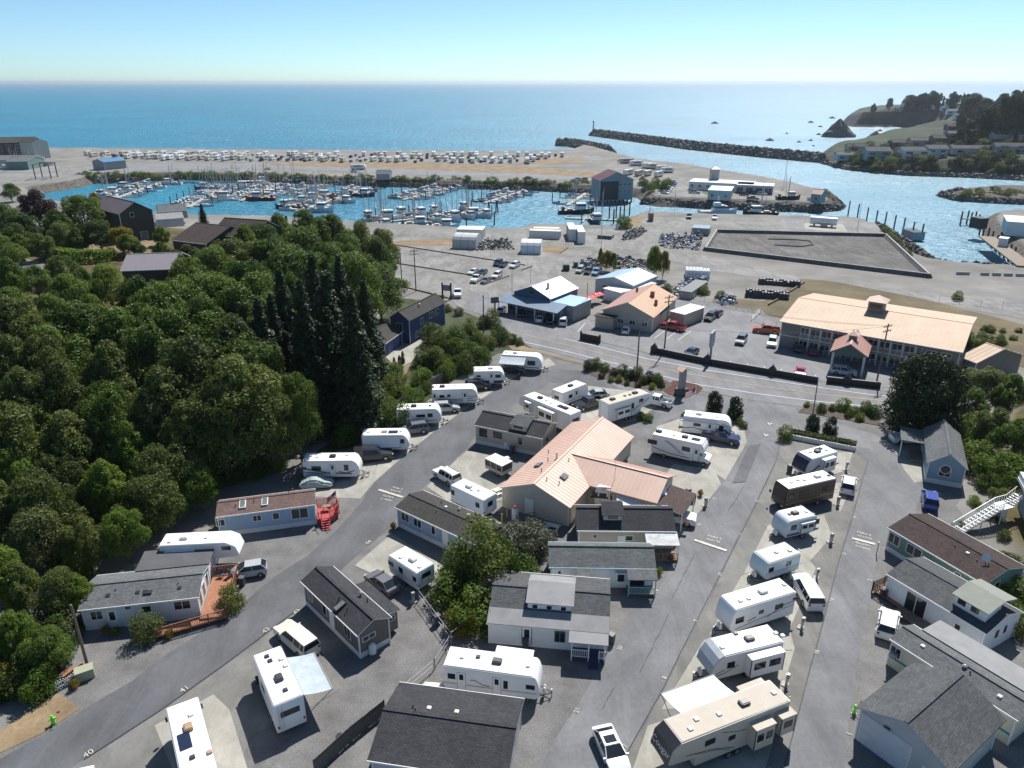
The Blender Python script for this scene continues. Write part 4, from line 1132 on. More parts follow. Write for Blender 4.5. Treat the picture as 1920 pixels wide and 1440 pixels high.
rv('fifth_wheel', 'tan roofed fifth wheel trailer with black nose, white awning and two slide rooms', (1463, 1293), (1261, 1371), 3.8, '5w', nose=1.1, roof=M_RVROOF_TAN, body=M_RVTAN, front_m=S_BLACK, logo='Cougar', ac=(-1.6,), acm=M_ACD, vents=((4.0, .4), (3.0, -.2), (1.0, .1), (-4.6, .1)), group=G_MID,
 slides=(('n', -3.2, -1.2, .9, 3.1, .9), ('n', -5.4, -3.9, 1.2, 3.1, .8), ('f', -5.2, -2.6, 1.2, 3.3, .8)), awnings=(('f', -1.8, 3.6, 2.9, .5, M_AWN_W),), windows=(('n', 2.6, 2.7, .9, .5), ('n', .4, 2.2, .6, .4)),
 decals=(('n', S_BLACK, [(4.8, 2.2), (2.4, 1.8), (0, 1.0)], .08), ('n', S_BLACK, [(1.5, 3.2), (0, 2.7), (-1.0, 2.5)], .06), ('n', S_BROWN, [(4.0, 1.95), (1.8, 1.5), (.4, .9)], .06)))
MB().box((-.35, 0, 1.425), (.75, .95, .02), M_GLASS).build('sunroof', car('sedan', 'white', (1146, 1404), (1168, 1452), 'white sedan driving down the lane'))
# east side
car('suv', 'blue', (1744, 936), (1742, 915), 'blue suv beside the blue grey cottage')
car('suv', 'white', (1665, 1168), (1672, 1130), 'white suv nosed to the deck of the white home')
car('pickup', 'white', (1706, 822), (1735, 822), 'white pickup in the pine shade by the carport')
# peeking roof
rv('travel_trailer', 'white trailer roof at the forest lane bend, next to the long motorhome', (120, 1520), (143, 1440), 3.1, 'vert', ac=(1.0,))
# ------------------------------------------------------------------ houses
R_CHAR = shingle('charcoal_shingle', (.060, .062, .068))
R_GREY = shingle('grey_shingle', (.17, .18, .185))
R_MID = shingle('mid_grey_shingle', (.115, .12, .125))
R_BROWN = shingle('brown_shingle', (.075, .055, .052), amt=.25)
R_REDBROWN = shingle('faded_red_shingle', (.20, .135, .12), amt=.2)
R_DARK = shingle('dark_weathered_shingle', (.075, .072, .068))
R_MEMB = mat('grey_membrane_roof', (.24, .24, .245), .8, amt=.15, scale=.6)
R_FLATD = mat('dark_membrane_roof', (.085, .088, .095), .85, amt=.15, scale=.6)
R_ORANGE = mat('orange_metal_roof', (.60, .41, .325), .5, amt=.08, scale=.5)
R_RED = mat('terracotta_metal_roof', (.44, .24, .185), .5, amt=.08, scale=.5)
R_WHITE = mat('white_metal_roof', (.72, .74, .75), .4, amt=.07, scale=.4)
R_BLUEM = mat('blue_grey_metal_roof', (.16, .22, .30), .45, amt=.12, scale=.5)
R_BROWNM = mat('brown_metal_roof', (.13, .10, .095), .5, amt=.12, scale=.5)
W_BLUE = siding('blue_panel_siding', (.30, .42, .56), .2, True)
W_SLATE = siding('slate_blue_siding', (.27, .35, .46), .4, True)
W_TAUPE = siding('taupe_siding', (.155, .13, .112), .25, True)
W_WHITE = siding('white_siding', (.68, .70, .71), .2)
W_CREAM = siding('cream_siding', (.62, .58, .45), .2)
W_TAN = siding('tan_siding', (.46, .41, .34), .3, True)
W_GREEN = siding('green_siding', (.13, .23, .20), .2)
W_BGREY = siding('blue_grey_siding', (.25, .33, .41), .18)
W_OFFICE = siding('beige_siding', (.50, .45, .37), .35, True)
W_NAVY = siding('navy_siding', (.025, .05, .16), .2)
W_GREY = siding('grey_siding', (.27, .28, .29), .2)
W_LGREY = siding('light_grey_siding', (.42, .44, .46), .2)
W_DARK = siding('dark_board_siding', (.045, .042, .038), .25, True)
T_AQUA = mat('aqua_trim', (.25, .50, .58), .5)
T_WHITE = M_WHITE

def framed(root, side, pos, z, w, h, X, Y, frame=None, glass=None, name='window', mull=True):
 """a window on wall x=+-X or y=+-Y; side n (y=-Y) f r l"""
 frame = frame or T_WHITE; glass = glass or M_GLASS
 def bx(b, u, zz, du, dz, out, m, th):
  if side in 'nf':
   s = -1 if side == 'n' else 1
   b.box((u, s * (Y + out), zz), (du, th, dz), m)
  else:
   s = -1 if side == 'l' else 1
   b.box((s * (X + out), u, zz), (th, du, dz), m)
 b = MB(); bx(b, pos, z, w + .16, h + .16, 0, frame, .07)
 o = b.build(name, root)
 b = MB(); bx(b, pos, z, w, h, .012, glass, .07)
 b.build('pane', o)
 if mull and w > .8:
  b = MB(); bx(b, pos, z, .06, h, .02, frame, .07)
  b.build('mullion', o)
 return o
def hdoor(root, side, pos, z0, X, Y, w=.9, h=2.0, m=None, glass=False, frame=None):
 def bx(b, u, zz, du, dz, out, mm, th):
  if side in 'nf':
   s = -1 if side == 'n' else 1
   b.box((u, s * (Y + out), zz), (du, th, dz), mm)
  else:
   s = -1 if side == 'l' else 1
   b.box((s * (X + out), u, zz), (th, du, dz), mm)
 b = MB(); bx(b, pos, z0 + h / 2, w + .18, h + .1, 0, frame or T_WHITE, .06)
 fr = b.build('door_frame', root)
 b = MB(); bx(b, pos, z0 + h / 2, w, h, .015, m or M_WHITE, .06)
 d = b.build('door', root)
 if glass:
  b = MB(); bx(b, pos, z0 + h * .62, w * .6, h * .5, .025, M_GLASS, .06); b.build('pane', d)
 return d

def place(A, B, ze, C=None, W=None, ctype='e', zr=None, base=0.0):
 """near eave corners A, B in photo pixels at height ze; C gives the depth"""
 a, b = P(A[0], A[1], ze), P(B[0], B[1], ze)
 d = b - a; L = d.length; rz = math.atan2(d.y, d.x)
 n = Vector((-math.sin(rz), math.cos(rz), 0))
 if W is None:
  c = P(C[0], C[1], ze if ctype == 'e' else zr)
  W = (c - a).dot(n) * (1 if ctype == 'e' else 2)
 m = (a + b) / 2 + n * (W / 2)
 return Vector((m.x, m.y, base)), rz, L, W

def gable(name, label, cat, A, B, eave, ridge, C=None, W=None, ctype='e', roof=None, wall=None, ov=.28, base=0.0, skirt=None, skirt_h=.6, windows=(), doors=(), trim=None, ridge_at=0.0, group=None,
   rib=None, fascia=None, axis='x', rt=.10, place_=None, frame=None, glass=None):
 roof = roof or R_GREY; wall = wall or W_WHITE; trim = trim or T_WHITE
 if place_:
  loc, rz, L, W = place_
 else:
  loc, rz, L, W = place(A, B, base + eave, C, W, ctype, base + ridge, base)
 root = thing(name, label, cat, loc, rz, group)
 root['L'] = L; root['W'] = W
 X, Y = L / 2 - ov, W / 2 - ov
 ry = ridge_at * W / 2
 if axis == 'x':
  slope = (ridge - eave) / (W / 2 - abs(ry) if ry else W / 2)
  zn = eave + (ridge - eave) * (ov / (W / 2 + ry)); zf = eave + (ridge - eave) * (ov / (W / 2 - ry))
  prof = [(-Y, 0), (Y, 0), (Y, zf - rt), (ry, ridge - rt - .02), (-Y, zn - rt)]
  MB().prismx(prof, -X, X, wall).build('wall', root)
  hx = L / 2; hy = W / 2
  b = MB()
  b.prismx([(-hy, eave - rt), (ry, ridge - rt), (ry, ridge), (-hy, eave)], -hx, hx, roof, fascia or trim)
  b.prismx([(ry, ridge - rt), (hy, eave - rt), (hy, eave), (ry, ridge)], -hx, hx, roof, fascia or trim)
  ro = b.build('roof', root)
  MB().box((0, ry, ridge + .02), (L + .02, .3, .05), roof).build('ridge_cap', ro)
  for s, e in ((-1, eave), (1, eave)):
   MB().box((0, s * (hy + .02), e - rt / 2 - .02), (L + .04, .05, rt + .06), fascia or trim).build('fascia', ro)
  if rib:
   n = int(L / rib)
   for s, yy in ((-1, -hy), (1, hy)):
    for k in range(n + 1):
     x = -hx + .05 + k * (L - .1) / n
     MB().cyl((x, yy, eave + .015), (x, ry, ridge + .015), .022, .022, 4, roof, False).build('seam', ro)
 else:
  prof = [(-X, 0), (X, 0), (X, eave + (ridge - eave) * ov / (L / 2) - rt), (0, ridge - rt - .02), (-X, eave + (ridge - eave) * ov / (L / 2) - rt)]
  MB().prism(prof, -Y, Y, wall).build('wall', root)
  hx = L / 2; hy = W / 2
  b = MB()
  b.prism([(-hx, eave - rt), (0, ridge - rt), (0, ridge), (-hx, eave)], -hy, hy, roof, fascia or trim)
  b.prism([(0, ridge - rt), (hx, eave - rt), (hx, eave), (0, ridge)], -hy, hy, roof, fascia or trim)
  ro = b.build('roof', root)
  MB().box((0, 0, ridge + .02), (.3, W + .02, .05), roof).build('ridge_cap', ro)
  if rib:
   n = int(W / rib)
   for s, xx in ((-1, -hx), (1, hx)):
    for k in range(n + 1):
     y = -hy + .05 + k * (W - .1) / n
     MB().cyl((xx, y, eave + .015), (0, y, ridge + .015), .022, .022, 4, roof, False).build('seam', ro)
 if skirt:
  MB().bx(-X - .03, X + .03, -Y - .03, Y + .03, 0, skirt_h, skirt).build('skirting', root)
 for k in (-1, 1):
  for q in (-1, 1):
   MB().box((k * X, q * Y, eave / 2), (.12, .12, eave - .1), trim).build('corner_board', root)
 for w in windows:
  framed(root, *w, X, Y, frame, glass)
 for d in doors:
  hdoor(root, d[0], d[1], d[2], X, Y, *(d[3:]))
 return root
def roof_bits(root, items):
 """(kind, x, y, z) small roof fittings in the house frame"""
 for k, x, y, z in items:
  if k == 'vent':
   MB().cyl((x, y, z - .2), (x, y, z + .35), .06, .06, 6, M_BLACK).build('vent_pipe', root)
  elif k == 'cap':
   MB().cyl((x, y, z - .2), (x, y, z + .3), .12, .12, 8, M_STEEL).lathe([(.2, 0), (.22, .05), (.05, .18)], M_STEEL, (x, y, z + .28), 8).build('flue_cap', root)
  elif k == 'box':
   MB().box((x, y, z + .05), (.35, .35, .35), M_OFFWHITE).build('roof_vent', root, bevel=.03)
  elif k == 'sky':
   MB().box((x, y, z + .06), (.8, 1.4, .12), M_BLACK).build('skylight', root)
def propane(label, x, y, h=1.2, px=None):
 p = P(*px) if px else Vector((x, y, 0))
 o = MB().lathe([(.22, 0), (.25, .1), (.38, .15), (.38, h * .75), (.3, h * .88), (.12, h * .95), (.12, h)], M_PROPANE, (0, 0, 0), 12).build('propane_tank', None, smooth=True, loc=(p.x, p.y, .02))
 return tag(o, label, 'gas tank')
def shed_dormer(root, x0, x1, y0, y1, zb, zt_front, zt_back, roof, wall, wins=(), ovh=.2):
 """box dormer: front wall at y0 (toward -y), roof from y0 (zt_front) to y1 (zt_back)"""
 MB().prismx([(y0, zb), (y1, zb), (y1, zt_back - .08), (y0, zt_front - .08)], x0, x1, wall).build('dormer_wall', root)
 sl = (zt_back - zt_front) / (y1 - y0)
 d = MB().prismx([(y0 - ovh, zt_front - sl * ovh - .08), (y1 + .02, zt_back - .08), (y1 + .02, zt_back), (y0 - ovh, zt_front - sl * ovh)], x0 - ovh, x1 + ovh, roof, T_WHITE).build('dormer_roof', root)
 for x, w, h in wins:
  zc = (zb + zt_front) / 2 + .12
  o = MB().box((x, y0, zc), (w + .14, .07, h + .14), T_WHITE).build('dormer_window', root)
  MB().box((x, y0 - .012, zc), (w, .07, h), M_GLASS).build('pane', o)
def railing(root, pts, z0, h, m, step=.14, name='railing', post=1.6):
 """railing along local points: top and bottom rails, balusters as one part, posts"""
 b = MB()
 for (xa, ya), (xb, yb) in zip(pts[:-1], pts[1:]):
  L = math.hypot(xb - xa, yb - ya)
  b.cyl((xa, ya, z0 + h), (xb, yb, z0 + h), .05, .05, 4, m)
  b.cyl((xa, ya, z0 + .12), (xb, yb, z0 + .12), .035, .035, 4, m)
 o = b.build(name, root)
 for (xa, ya), (xb, yb) in zip(pts[:-1], pts[1:]):
  L = math.hypot(xb - xa, yb - ya); n = max(1, int(L / step))
  bb = MB()
  for k in range(n + 1):
   t = k / n
   x, y = xa + (xb - xa) * t, ya + (yb - ya) * t
   bb.box((x, y, z0 + h / 2 + .06), (.045, .045, h - .1), m)
  kind(bb.build('balusters', o), 'stuff')
  for k in range(max(1, int(L / post)) + 1):
   t = k / max(1, int(L / post))
   MB().box((xa + (xb - xa) * t, ya + (yb - ya) * t, (z0 + h) / 2 + .04), (.1, .1, z0 + h + .08), m).build('post', root)
 return o

# --- blue mobile home with faded red roof and red deck
h = gable('mobile_home', 'blue mobile home with faded reddish roof and red deck', 'mobile home', (404, 970), (592, 946), 2.9, 3.5, C=(598, 915), roof=R_REDBROWN, wall=W_BLUE, skirt=M_SKIRT, ov=.18, ridge_at=.25,
   windows=(('n', -5.4, 1.95, .9, .8), ('n', -1.2, 1.95, .9, .7), ('n', 1.0, 1.9, .7, .8), ('n', 3.8, 1.85, 1.9, 1.3)))
for x in (-2.8, -.2):
 o = MB().box((x, -.4, 3.32), (.75, 1.5, .14), M_WHITE, rx=.12).build('skylight', h)
 MB().box((x, -.4, 3.40), (.58, 1.3, .05), M_GLASS_P, rx=.12).build('pane', o)
roof_bits(h, [('vent', -3.6, -.6, 3.2), ('vent', -1.5, -.2, 3.3), ('vent', 2.6, .8, 3.35)])
Lh = h['L'] / 2; M_DECKRED = mat('deck_red', (.38, .05, .05), .6, amt=.15)
dk = MB()
dp = [(0, -2.2), (1.6, -2.2), (2.5, -1.3), (2.7, 0), (2.5, 1.2), (0, 1.2)]
dk.prismz(dp, .75, .87, M_DECKRED)
dk.prismz([(x * .97, y * .97) for x, y in dp], .1, .75, M_DECKRED)
deck = thing('deck', 'red painted prow shaped deck at the end of blue mobile home', 'deck', h.matrix_world @ Vector((0, 0, 0)), 0)
deck.location = h.location + Matrix.Rotation(h.rotation_euler.z, 3, 'Z') @ Vector((Lh, 0, 0)); deck.rotation_euler.z = h.rotation_euler.z
dk.build('platform', deck)
railing(deck, [(.2, -2.15), (.5, -2.15)], .85, .9, M_DECKRED, .16)
railing(deck, [(1.5, -2.15), (2.45, -1.3), (2.65, 0), (2.45, 1.15), (0, 1.15)], .85, .9, M_DECKRED, .16)
for k in range(5):
 MB().box((1.0, -2.35 - k * .28, .78 - k * .17), (1.0, .3, .06), M_DECKRED).build('step', deck)
for s in (.5, 1.5):
 MB().cyl((s, -2.2, 1.7), (s, -3.7, .85), .04, .04, 4, M_DECKRED).build('stair_rail', deck)
t = thing('deck_table', 'small wooden table on the red deck', 'table', deck.location + Matrix.Rotation(deck.rotation_euler.z, 3, 'Z') @ Vector((1.2, -.3, .87)), deck.rotation_euler.z)
MB().box((0, 0, .65), (1.0, .7, .05), M_WOOD).build('table_top', t)
for x in (-.4, .4):
 for y in (-.28, .28):
  MB().box((x, y, .32), (.06, .06, .64), M_WOOD).build('leg', t)

# --- white home with redwood deck
h = gable('mobile_home', 'white mobile home with grey shingles and long redwood ramp deck', 'mobile home', (145, 1145), (373, 1120), 2.7, 3.6, C=(392, 1073), ctype='r', roof=R_GREY, wall=W_WHITE, ov=.25, skirt=None,
   windows=(('n', -4.2, 1.7, 1.0, .9), ('n', -1.2, 2.25, .5, .4), ('n', .5, 1.8, .8, .7), ('n', 3.9, 1.8, 1.5, .9), ('r', -1.6, 1.6, .7, 1.4), ('r', 0, 1.6, .7, 1.4), ('r', 1.6, 1.6, .7, 1.4)), doors=(('n', -2.8, .2, .85, 2.0, None, True),))
roof_bits(h, [('sky', .6, -1.2, 3.05), ('vent', -2.6, -1.0, 3.1), ('vent', 3.4, -1.0, 3.1)])
for x in (-3.2, -.4, .3, 3.6):
 MB().box((x, -1.5, 3.12), (.4, .35, .16), M_BLACK, rx=.33).build('roof_vent', h)
hL, hW = h['L'], h['W']
MB().bx(-1.6, hL / 2 - .3, hW / 2 - .1, hW / 2 + 3.2, 0, 2.75, W_WHITE).build('rear_addition', h)
MB().bx(-1.8, hL / 2, hW / 2 - .25, hW / 2 + 3.4, 2.76, 2.9, R_FLATD).build('addition_roof', h)
RM = Matrix.Rotation(h.rotation_euler.z, 3, 'Z')
dk = thing('deck', 'redwood deck and ramp wrapping the white mobile home', 'deck', h.location, h.rotation_euler.z)
x0 = hL / 2 - .1
MB().bx(x0, x0 + 2.6, -hW / 2 - .8, hW / 2 + 1.0, .55, .65, M_REDWOOD).build('platform', dk)
for k in range(8):
 MB().bx(x0 + .02 + k * .32, x0 + .32 + k * .32, -hW / 2 - .8, hW / 2 + 1.0, .655, .675, M_REDWOOD).build('plank', dk)
railing(dk, [(x0 + 2.6, hW / 2 + 1.0), (x0 + 2.6, -hW / 2 - .6)], .65, .95, M_REDWOOD, .15)
railing(dk, [(x0, hW / 2 + 1.0), (x0 + 2.6, hW / 2 + 1.0)], .65, .95, M_REDWOOD, .15)
MB().prismz([(x0 + 2.6, -hW / 2 - .6), (x0 + .9, -hW / 2 - .4), (1.6, -hW / 2 - 1.5), (1.6, -hW / 2 - 2.6)], .25, .45, M_REDWOOD).build('ramp', dk)
railing(dk, [(x0 + 2.6, -hW / 2 - .6), (1.6, -hW / 2 - 2.6)], .4, .95, M_REDWOOD, .15)
railing(dk, [(1.6, -hW / 2 - 2.6), (-.2, -hW / 2 - 2.3)], .2, .9, M_REDWOOD, .8)
for i, (x, y) in enumerate(((x0 + 1.0, hW / 2 + .2), (x0 + 2.0, hW / 2 + .3))):
 c = thing('patio_chair', 'patio chair on the redwood deck', 'chair', dk.location + RM @ Vector((x, y, .675)), dk.rotation_euler.z + i * 2.5, 'patio chairs on the redwood deck')
 MB().box((0, 0, .42), (.5, .5, .06), M_DGREY).build('seat', c)
 MB().box((0, .24, .72), (.5, .05, .6), M_DGREY).build('backrest', c)
 for sx in (-.2, .2):
  for sy in (-.2, .2):
   MB().box((sx, sy, .2), (.05, .05, .4), M_DGREY).build('leg', c)

# --- slate blue home with dark roof
h = gable('mobile_home', 'slate blue mobile home with weathered dark roof behind the big shrub', 'mobile home', (740, 951), (893, 1022), 2.8, 3.5, C=(793, 919), roof=R_DARK, wall=W_SLATE, skirt=M_SKIRT, ov=.22,
   windows=(('n', -5.0, 1.85, 1.2, 1.0), ('n', -2.9, 1.85, 1.2, 1.0), ('n', -.3, 1.9, .5, 1.1)), doors=(('n', 1.6, .7, .8, 1.9),))
roof_bits(h, [('cap', .6, 1.3, 3.1), ('box', 2.2, 1.2, 3.1), ('vent', -2.2, 1.2, 3.15), ('vent', -1.2, -.8, 3.15), ('box', -.9, .6, 3.3)])
# --- taupe cottage with charcoal roof
h = gable('cottage', 'taupe park cottage with charcoal shingles and white skirting', 'cottage', (563, 1090), (670, 1193), 3.0, 3.9, C=(592.5, 1062), ctype='r', roof=R_CHAR, wall=W_TAUPE, skirt=M_SKIRT, ov=.25,
   windows=(('n', -4.2, 1.9, .9, 1.2), ('n', -1.2, 1.9, .7, 1.2), ('n', 3.2, 1.9, 1.0, 1.3), ('r', -.6, 2.0, 1.3, .45)), doors=(('n', .2, .6, .8, 1.9, M_WHITE),))
hL, hW = h['L'], h['W']
MB().bx(-hL * .1, hL / 2 - 1.0, hW / 2 - .3, hW / 2 + 1.25, .4, 2.75, W_TAUPE).build('side_room', h)
MB().prismx([(hW / 2 - .5, 2.95), (hW / 2 + 1.5, 2.62), (hW / 2 + 1.5, 2.72), (hW / 2 - .5, 3.06)], -hL * .1 - .2, hL / 2 - .7, R_CHAR, T_WHITE).build('side_roof', h)
framed(h, 'r', hW / 2 + .5, 2.0, .8, .5, hL / 2 - 1.0, 0)
o = MB().box((1.2, -1.2, 3.5), (.7, 1.3, .14), M_BLACK, rx=.35).build('skylight', h)
MB().box((1.2, -1.2, 3.58), (.55, 1.1, .05), M_GLASS_P, rx=.35).build('pane', o)
roof_bits(h, [('cap', 1.2, 1.2, 3.55), ('vent', 2.3, -1.0, 3.5), ('vent', .4, -.8, 3.6), ('vent', 2.4, 1.2, 3.5)])
propane('white propane tank at the end of the taupe cottage', 0, 0, 1.3, (699, 1226))
# --- grey roofed home at the bottom
h = gable('mobile_home', 'pale grey home with charcoal shingle roof next to the stained trailer', 'mobile home', (688, 1426), (952, 1466), 3.0, 4.1, C=(721, 1329), ctype='r', roof=R_CHAR, wall=W_LGREY, ov=.3, windows=(('r', -1.2, 1.8, 1.2, .9), ('r', 1.2, 1.8, 1.0, .9)))
roof_bits(h, [('box', -1.9, .9, 3.75), ('box', .4, .9, 3.75), ('vent', -3.2, .7, 3.9), ('vent', -2.9, .3, 4.0)])
# --- white cottage with three window dormer
h = gable('cottage', 'white cottage with a three window dormer and blue railed porch', 'cottage', (912, 1168), (1143, 1188), 2.6, 4.0, C=(949, 1097), ctype='r', roof=R_MID, wall=W_WHITE, ov=.2, frame=mat('slate_trim', (.12, .17, .24), .5),
   windows=(('n', 1.2, 1.55, .9, 1.2),), doors=(('n', -2.0, .35, .85, 2.0, M_WHITE, True, mat('slate_trim', (.12, .17, .24), .5)),))
hL, hW = h['L'], h['W']
shed_dormer(h, -2.1, 2.2, -hW * .27, .35, 2.7, 4.05, 4.55, R_MEMB, W_WHITE, ((-1.4, .5, .45), (0, .5, .45), (1.4, .5, .45)))
MB().prismx([(0.35, 4.44), (hW * .3, 3.6), (hW * .3, 3.7), (.35, 4.55)], -2.3, 2.4, R_MEMB).build('dormer_roof', h)
MB().prismx([(-hW / 2 - .05, 2.55), (-hW * .30, 3.14), (-hW * .30, 3.20), (-hW / 2 - .05, 2.63)], -hL / 2 + .02, hL / 2 - .02, R_MEMB, T_WHITE).build('lower_roof', h)
# porch
M_PBLUE = mat('porch_blue', (.04, .05, .12), .6)
MB().bx(hL / 2 - 3.6, hL / 2 - .3, -hW / 2 - 1.2, -hW / 2 + .22, .3, .45, M_PBLUE).build('porch_floor', h)
MB().prismx([(-hW / 2 - 1.5, 2.38), (-hW / 2 - .06, 2.52), (-hW / 2 - .06, 2.6), (-hW / 2 - 1.5, 2.46)], hL / 2 - 3.8, hL / 2 - .1, R_MEMB, T_WHITE).build('porch_roof', h)
railing(h, [(hL / 2 - 3.5, -hW / 2 - 1.15), (hL / 2 - 1.9, -hW / 2 - 1.15)], .45, .9, M_WHITE, .17)
railing(h, [(hL / 2 - .9, -hW / 2 - 1.15), (hL / 2 - .35, -hW / 2 - 1.15)], .45, .9, M_WHITE, .17)
for x in (hL / 2 - 3.5, hL / 2 - 1.9, hL / 2 - .4):
 MB().box((x, -hW / 2 - 1.15, 1.4), (.12, .12, 2.0), M_WHITE).build('porch_post', h)
for k in range(3):
 MB().box((hL / 2 - 1.4, -hW / 2 - 1.35 - k * .3, .36 - k * .13), (.95, .3, .1), M_PBLUE).build('porch_step', h)
framed(h, 'n', hL / 2 - 1.2, 1.5, .9, 1.0, 0, hW / 2 - .2, mat('slate_trim', (.1, .1, .1)))
# --- white cottage with aqua trim
h = gable('cottage', 'white cottage with aqua trim and two small railed porches', 'cottage', (1029, 1064), (1231, 1067), 2.7, 3.9, C=(1029, 1022), ctype='r', roof=R_GREY, wall=W_WHITE, trim=T_AQUA, ov=.25, windows=(('n', 2.0, 1.6, .8, 1.0), ('n', -4.6, 1.9, .3, .3)))
hL, hW = h['L'], h['W']
for xa, xb, dep in ((-2.7, -1.2, 1.3), (2.7, hL / 2 - .15, 1.4)):
 MB().prismx([(-hW / 2 - dep, 2.2), (-hW / 2 + .1, 2.66), (-hW / 2 + .1, 2.74), (-hW / 2 - dep, 2.29)], xa - .1, xb + .1, R_GREY, T_AQUA).build('porch_roof', h)
 MB().bx(xa, xb, -hW / 2 - dep + .15, -hW / 2 + .3, .2, .34, M_WOOD).build('porch_floor', h)
 railing(h, [(xa + .05, -hW / 2 - dep + .2), (xb - .05, -hW / 2 - dep + .2)], .3, .9, T_AQUA, .17)
 for x in (xa + .05, xb - .05):
  MB().box((x, -hW / 2 - dep + .2, 1.2), (.12, .12, 2.2), T_AQUA).build('porch_post', h)
hdoor(h, 'n', -1.9, .35, 0, hW / 2 - .25, .85, 2.0, M_WHITE, True, T_AQUA)
hdoor(h, 'n', 3.8, .35, 0, hW / 2 - .25, 1.6, 2.0, M_GLASS, False, T_AQUA)
b = MB(); b.prismz([(1.3, -hW / 2 + .26), (1.6, -hW / 2 - .2), (2.4, -hW / 2 - .2), (2.7, -hW / 2 + .26)], .9, 2.2, W_WHITE); b.build('bay_window', h)
for x, w in ((2.0, .7),):
 MB().box((x, -hW / 2 - .21, 1.6), (w, .05, .9), M_GLASS).build('pane', h)
# --- tan cottage with dormer
h = gable('cottage', 'tan cottage with charcoal roof, one dormer and a pale carport roof', 'cottage', (1082, 995), (1268, 997), 2.8, 4.2, C=(1080, 951), ctype='r', roof=R_CHAR, wall=W_TAN, ov=.25, windows=(('n', 0.4, 1.7, .8, .6), ('n', -3.6, 1.9, .4, .4)), doors=(('n', -.5, .25, .7, 1.7),))
hL, hW = h['L'], h['W']
shed_dormer(h, -2.6, -.4, -hW * .27, .2, 3.2, 4.25, 4.85, R_CHAR, W_TAN, ((-1.5, 1.3, .55),))
MB().prismx([(.2, 4.74), (hW * .35, 3.9), (hW * .35, 4.0), (.2, 4.85)], -2.8, -.2, R_CHAR).build('dormer_roof', h)
MB().prismx([(-hW / 2 - 2.0, 2.2), (-hW / 2 + .1, 2.62), (-hW / 2 + .1, 2.68), (-hW / 2 - 2.0, 2.28)], 2.1, hL / 2 + .1, mat('weathered_white_roof', (.45, .46, .46), .7, amt=.3), T_WHITE).build('porch_roof', h)
for x in (2.2, hL / 2):
 MB().box((x, -hW / 2 - 1.9, 1.1), (.1, .1, 2.2), M_WHITE).build('porch_post', h)
railing(h, [(2.3, -hW / 2 - 1.9), (hL / 2, -hW / 2 - 1.9)], .3, .8, M_WOOD, .2)
MB().bx(2.2, hL / 2 + .05, -hW / 2 - 1.95, -hW / 2 + .2, .1, .3, M_WOOD).build('porch_floor', h)
# --- tan park model with dark roof, by the forest lane
h = gable('cottage', 'tan park cottage with white skirting and a glazed dormer, beside the orange roofed office', 'cottage', (889, 797), (1018, 823), 3.1, 4.3, C=(901, 769), ctype='r', roof=R_CHAR, wall=W_TAN, skirt=M_SKIRT, ov=.2, trim=M_OFFWHITE, frame=S_NAVY,
   windows=(('n', -1.8, 2.1, 1.3, .9), ('n', 1.9, 1.9, .4, .9), ('n', -4.2, 2.0, 1.2, 1.2), ('r', -.8, 1.8, .7, .7)))
hL, hW = h['L'], h['W']
shed_dormer(h, .2, 2.7, -hW * .40, .1, 3.3, 4.25, 4.7, R_MID, W_TAN, ((1.4, 1.6, .5),))
MB().prismx([(.1, 4.6), (hW * .3, 4.0), (hW * .3, 4.1), (.1, 4.7)], 0, 2.9, R_MID).build('dormer_roof', h)
propane('white propane tank against the tan park cottage', 0, 0, 1.3, (950, 842))
# --- orange roofed office: main block and wing
loc, rz, L, W = place((935, 915), (1069, 953), 2.9, W=22.5)
a = P(935, 915, 2.9); q = P(1069, 953, 2.9); r_ = P(1152, 770, 4.9)
# gable end toward the camera; ridge runs away
h = gable('office', 'long beige park office with ribbed salmon metal roof and side wing', 'office', None, None, 2.9, 4.9, place_=(loc, rz, L, W), roof=R_ORANGE, wall=W_OFFICE, axis='y', ov=.35, rib=.62, fascia=M_OFFWHITE,
   windows=(('r', -4.0, 1.5, .8, 1.0),), doors=(('n', -.8, .15, 1.0, 2.1),))
hL, hW = h['L'], h['W']
# wing: to the right of the main block
MB().prismx([(-1.2 - 3.6, 0), (-1.2 + 3.6, 0), (-1.2 + 3.6, 2.9), (-1.2, 4.35), (-1.2 - 3.6, 2.9)], 1.0, hL / 2 + 8.6, W_OFFICE).build('wing_wall', h)
wr = MB()
wr.prismx([(-1.2 - 4.0, 2.88), (-1.2, 4.55), (-1.2, 4.66), (-1.2 - 4.0, 2.99)], .3, hL / 2 + 9.0, R_ORANGE, M_OFFWHITE)
wr.prismx([(-1.2, 4.55), (-1.2 + 4.0, 2.88), (-1.2 + 4.0, 2.99), (-1.2, 4.66)], .3, hL / 2 + 9.0, R_RED, M_OFFWHITE)
wr = wr.build('wing_roof', h)
n = int((hL / 2 + 8.7 - 1.2) / .62)
for k in range(n + 1):
 x = .4 + k * .62
 for s in (-1, 1):
  MB().cyl((x, -1.2 + s * 4.0, 3.0), (x, -1.2, 4.67), .022, .022, 4, R_ORANGE if s < 0 else R_RED, False).build('seam', wr)
MB().box((hL / 4 + 4.7, -1.2, 4.69), (hL / 2 + 8.7, .3, .06), R_ORANGE).build('ridge_cap', wr)
for x in (hL / 2 + 2.4, hL / 2 + 6.6):
 framed(h, 'n', x, 1.6, 1.2, 1.0, 0, 1.2 + 3.6)
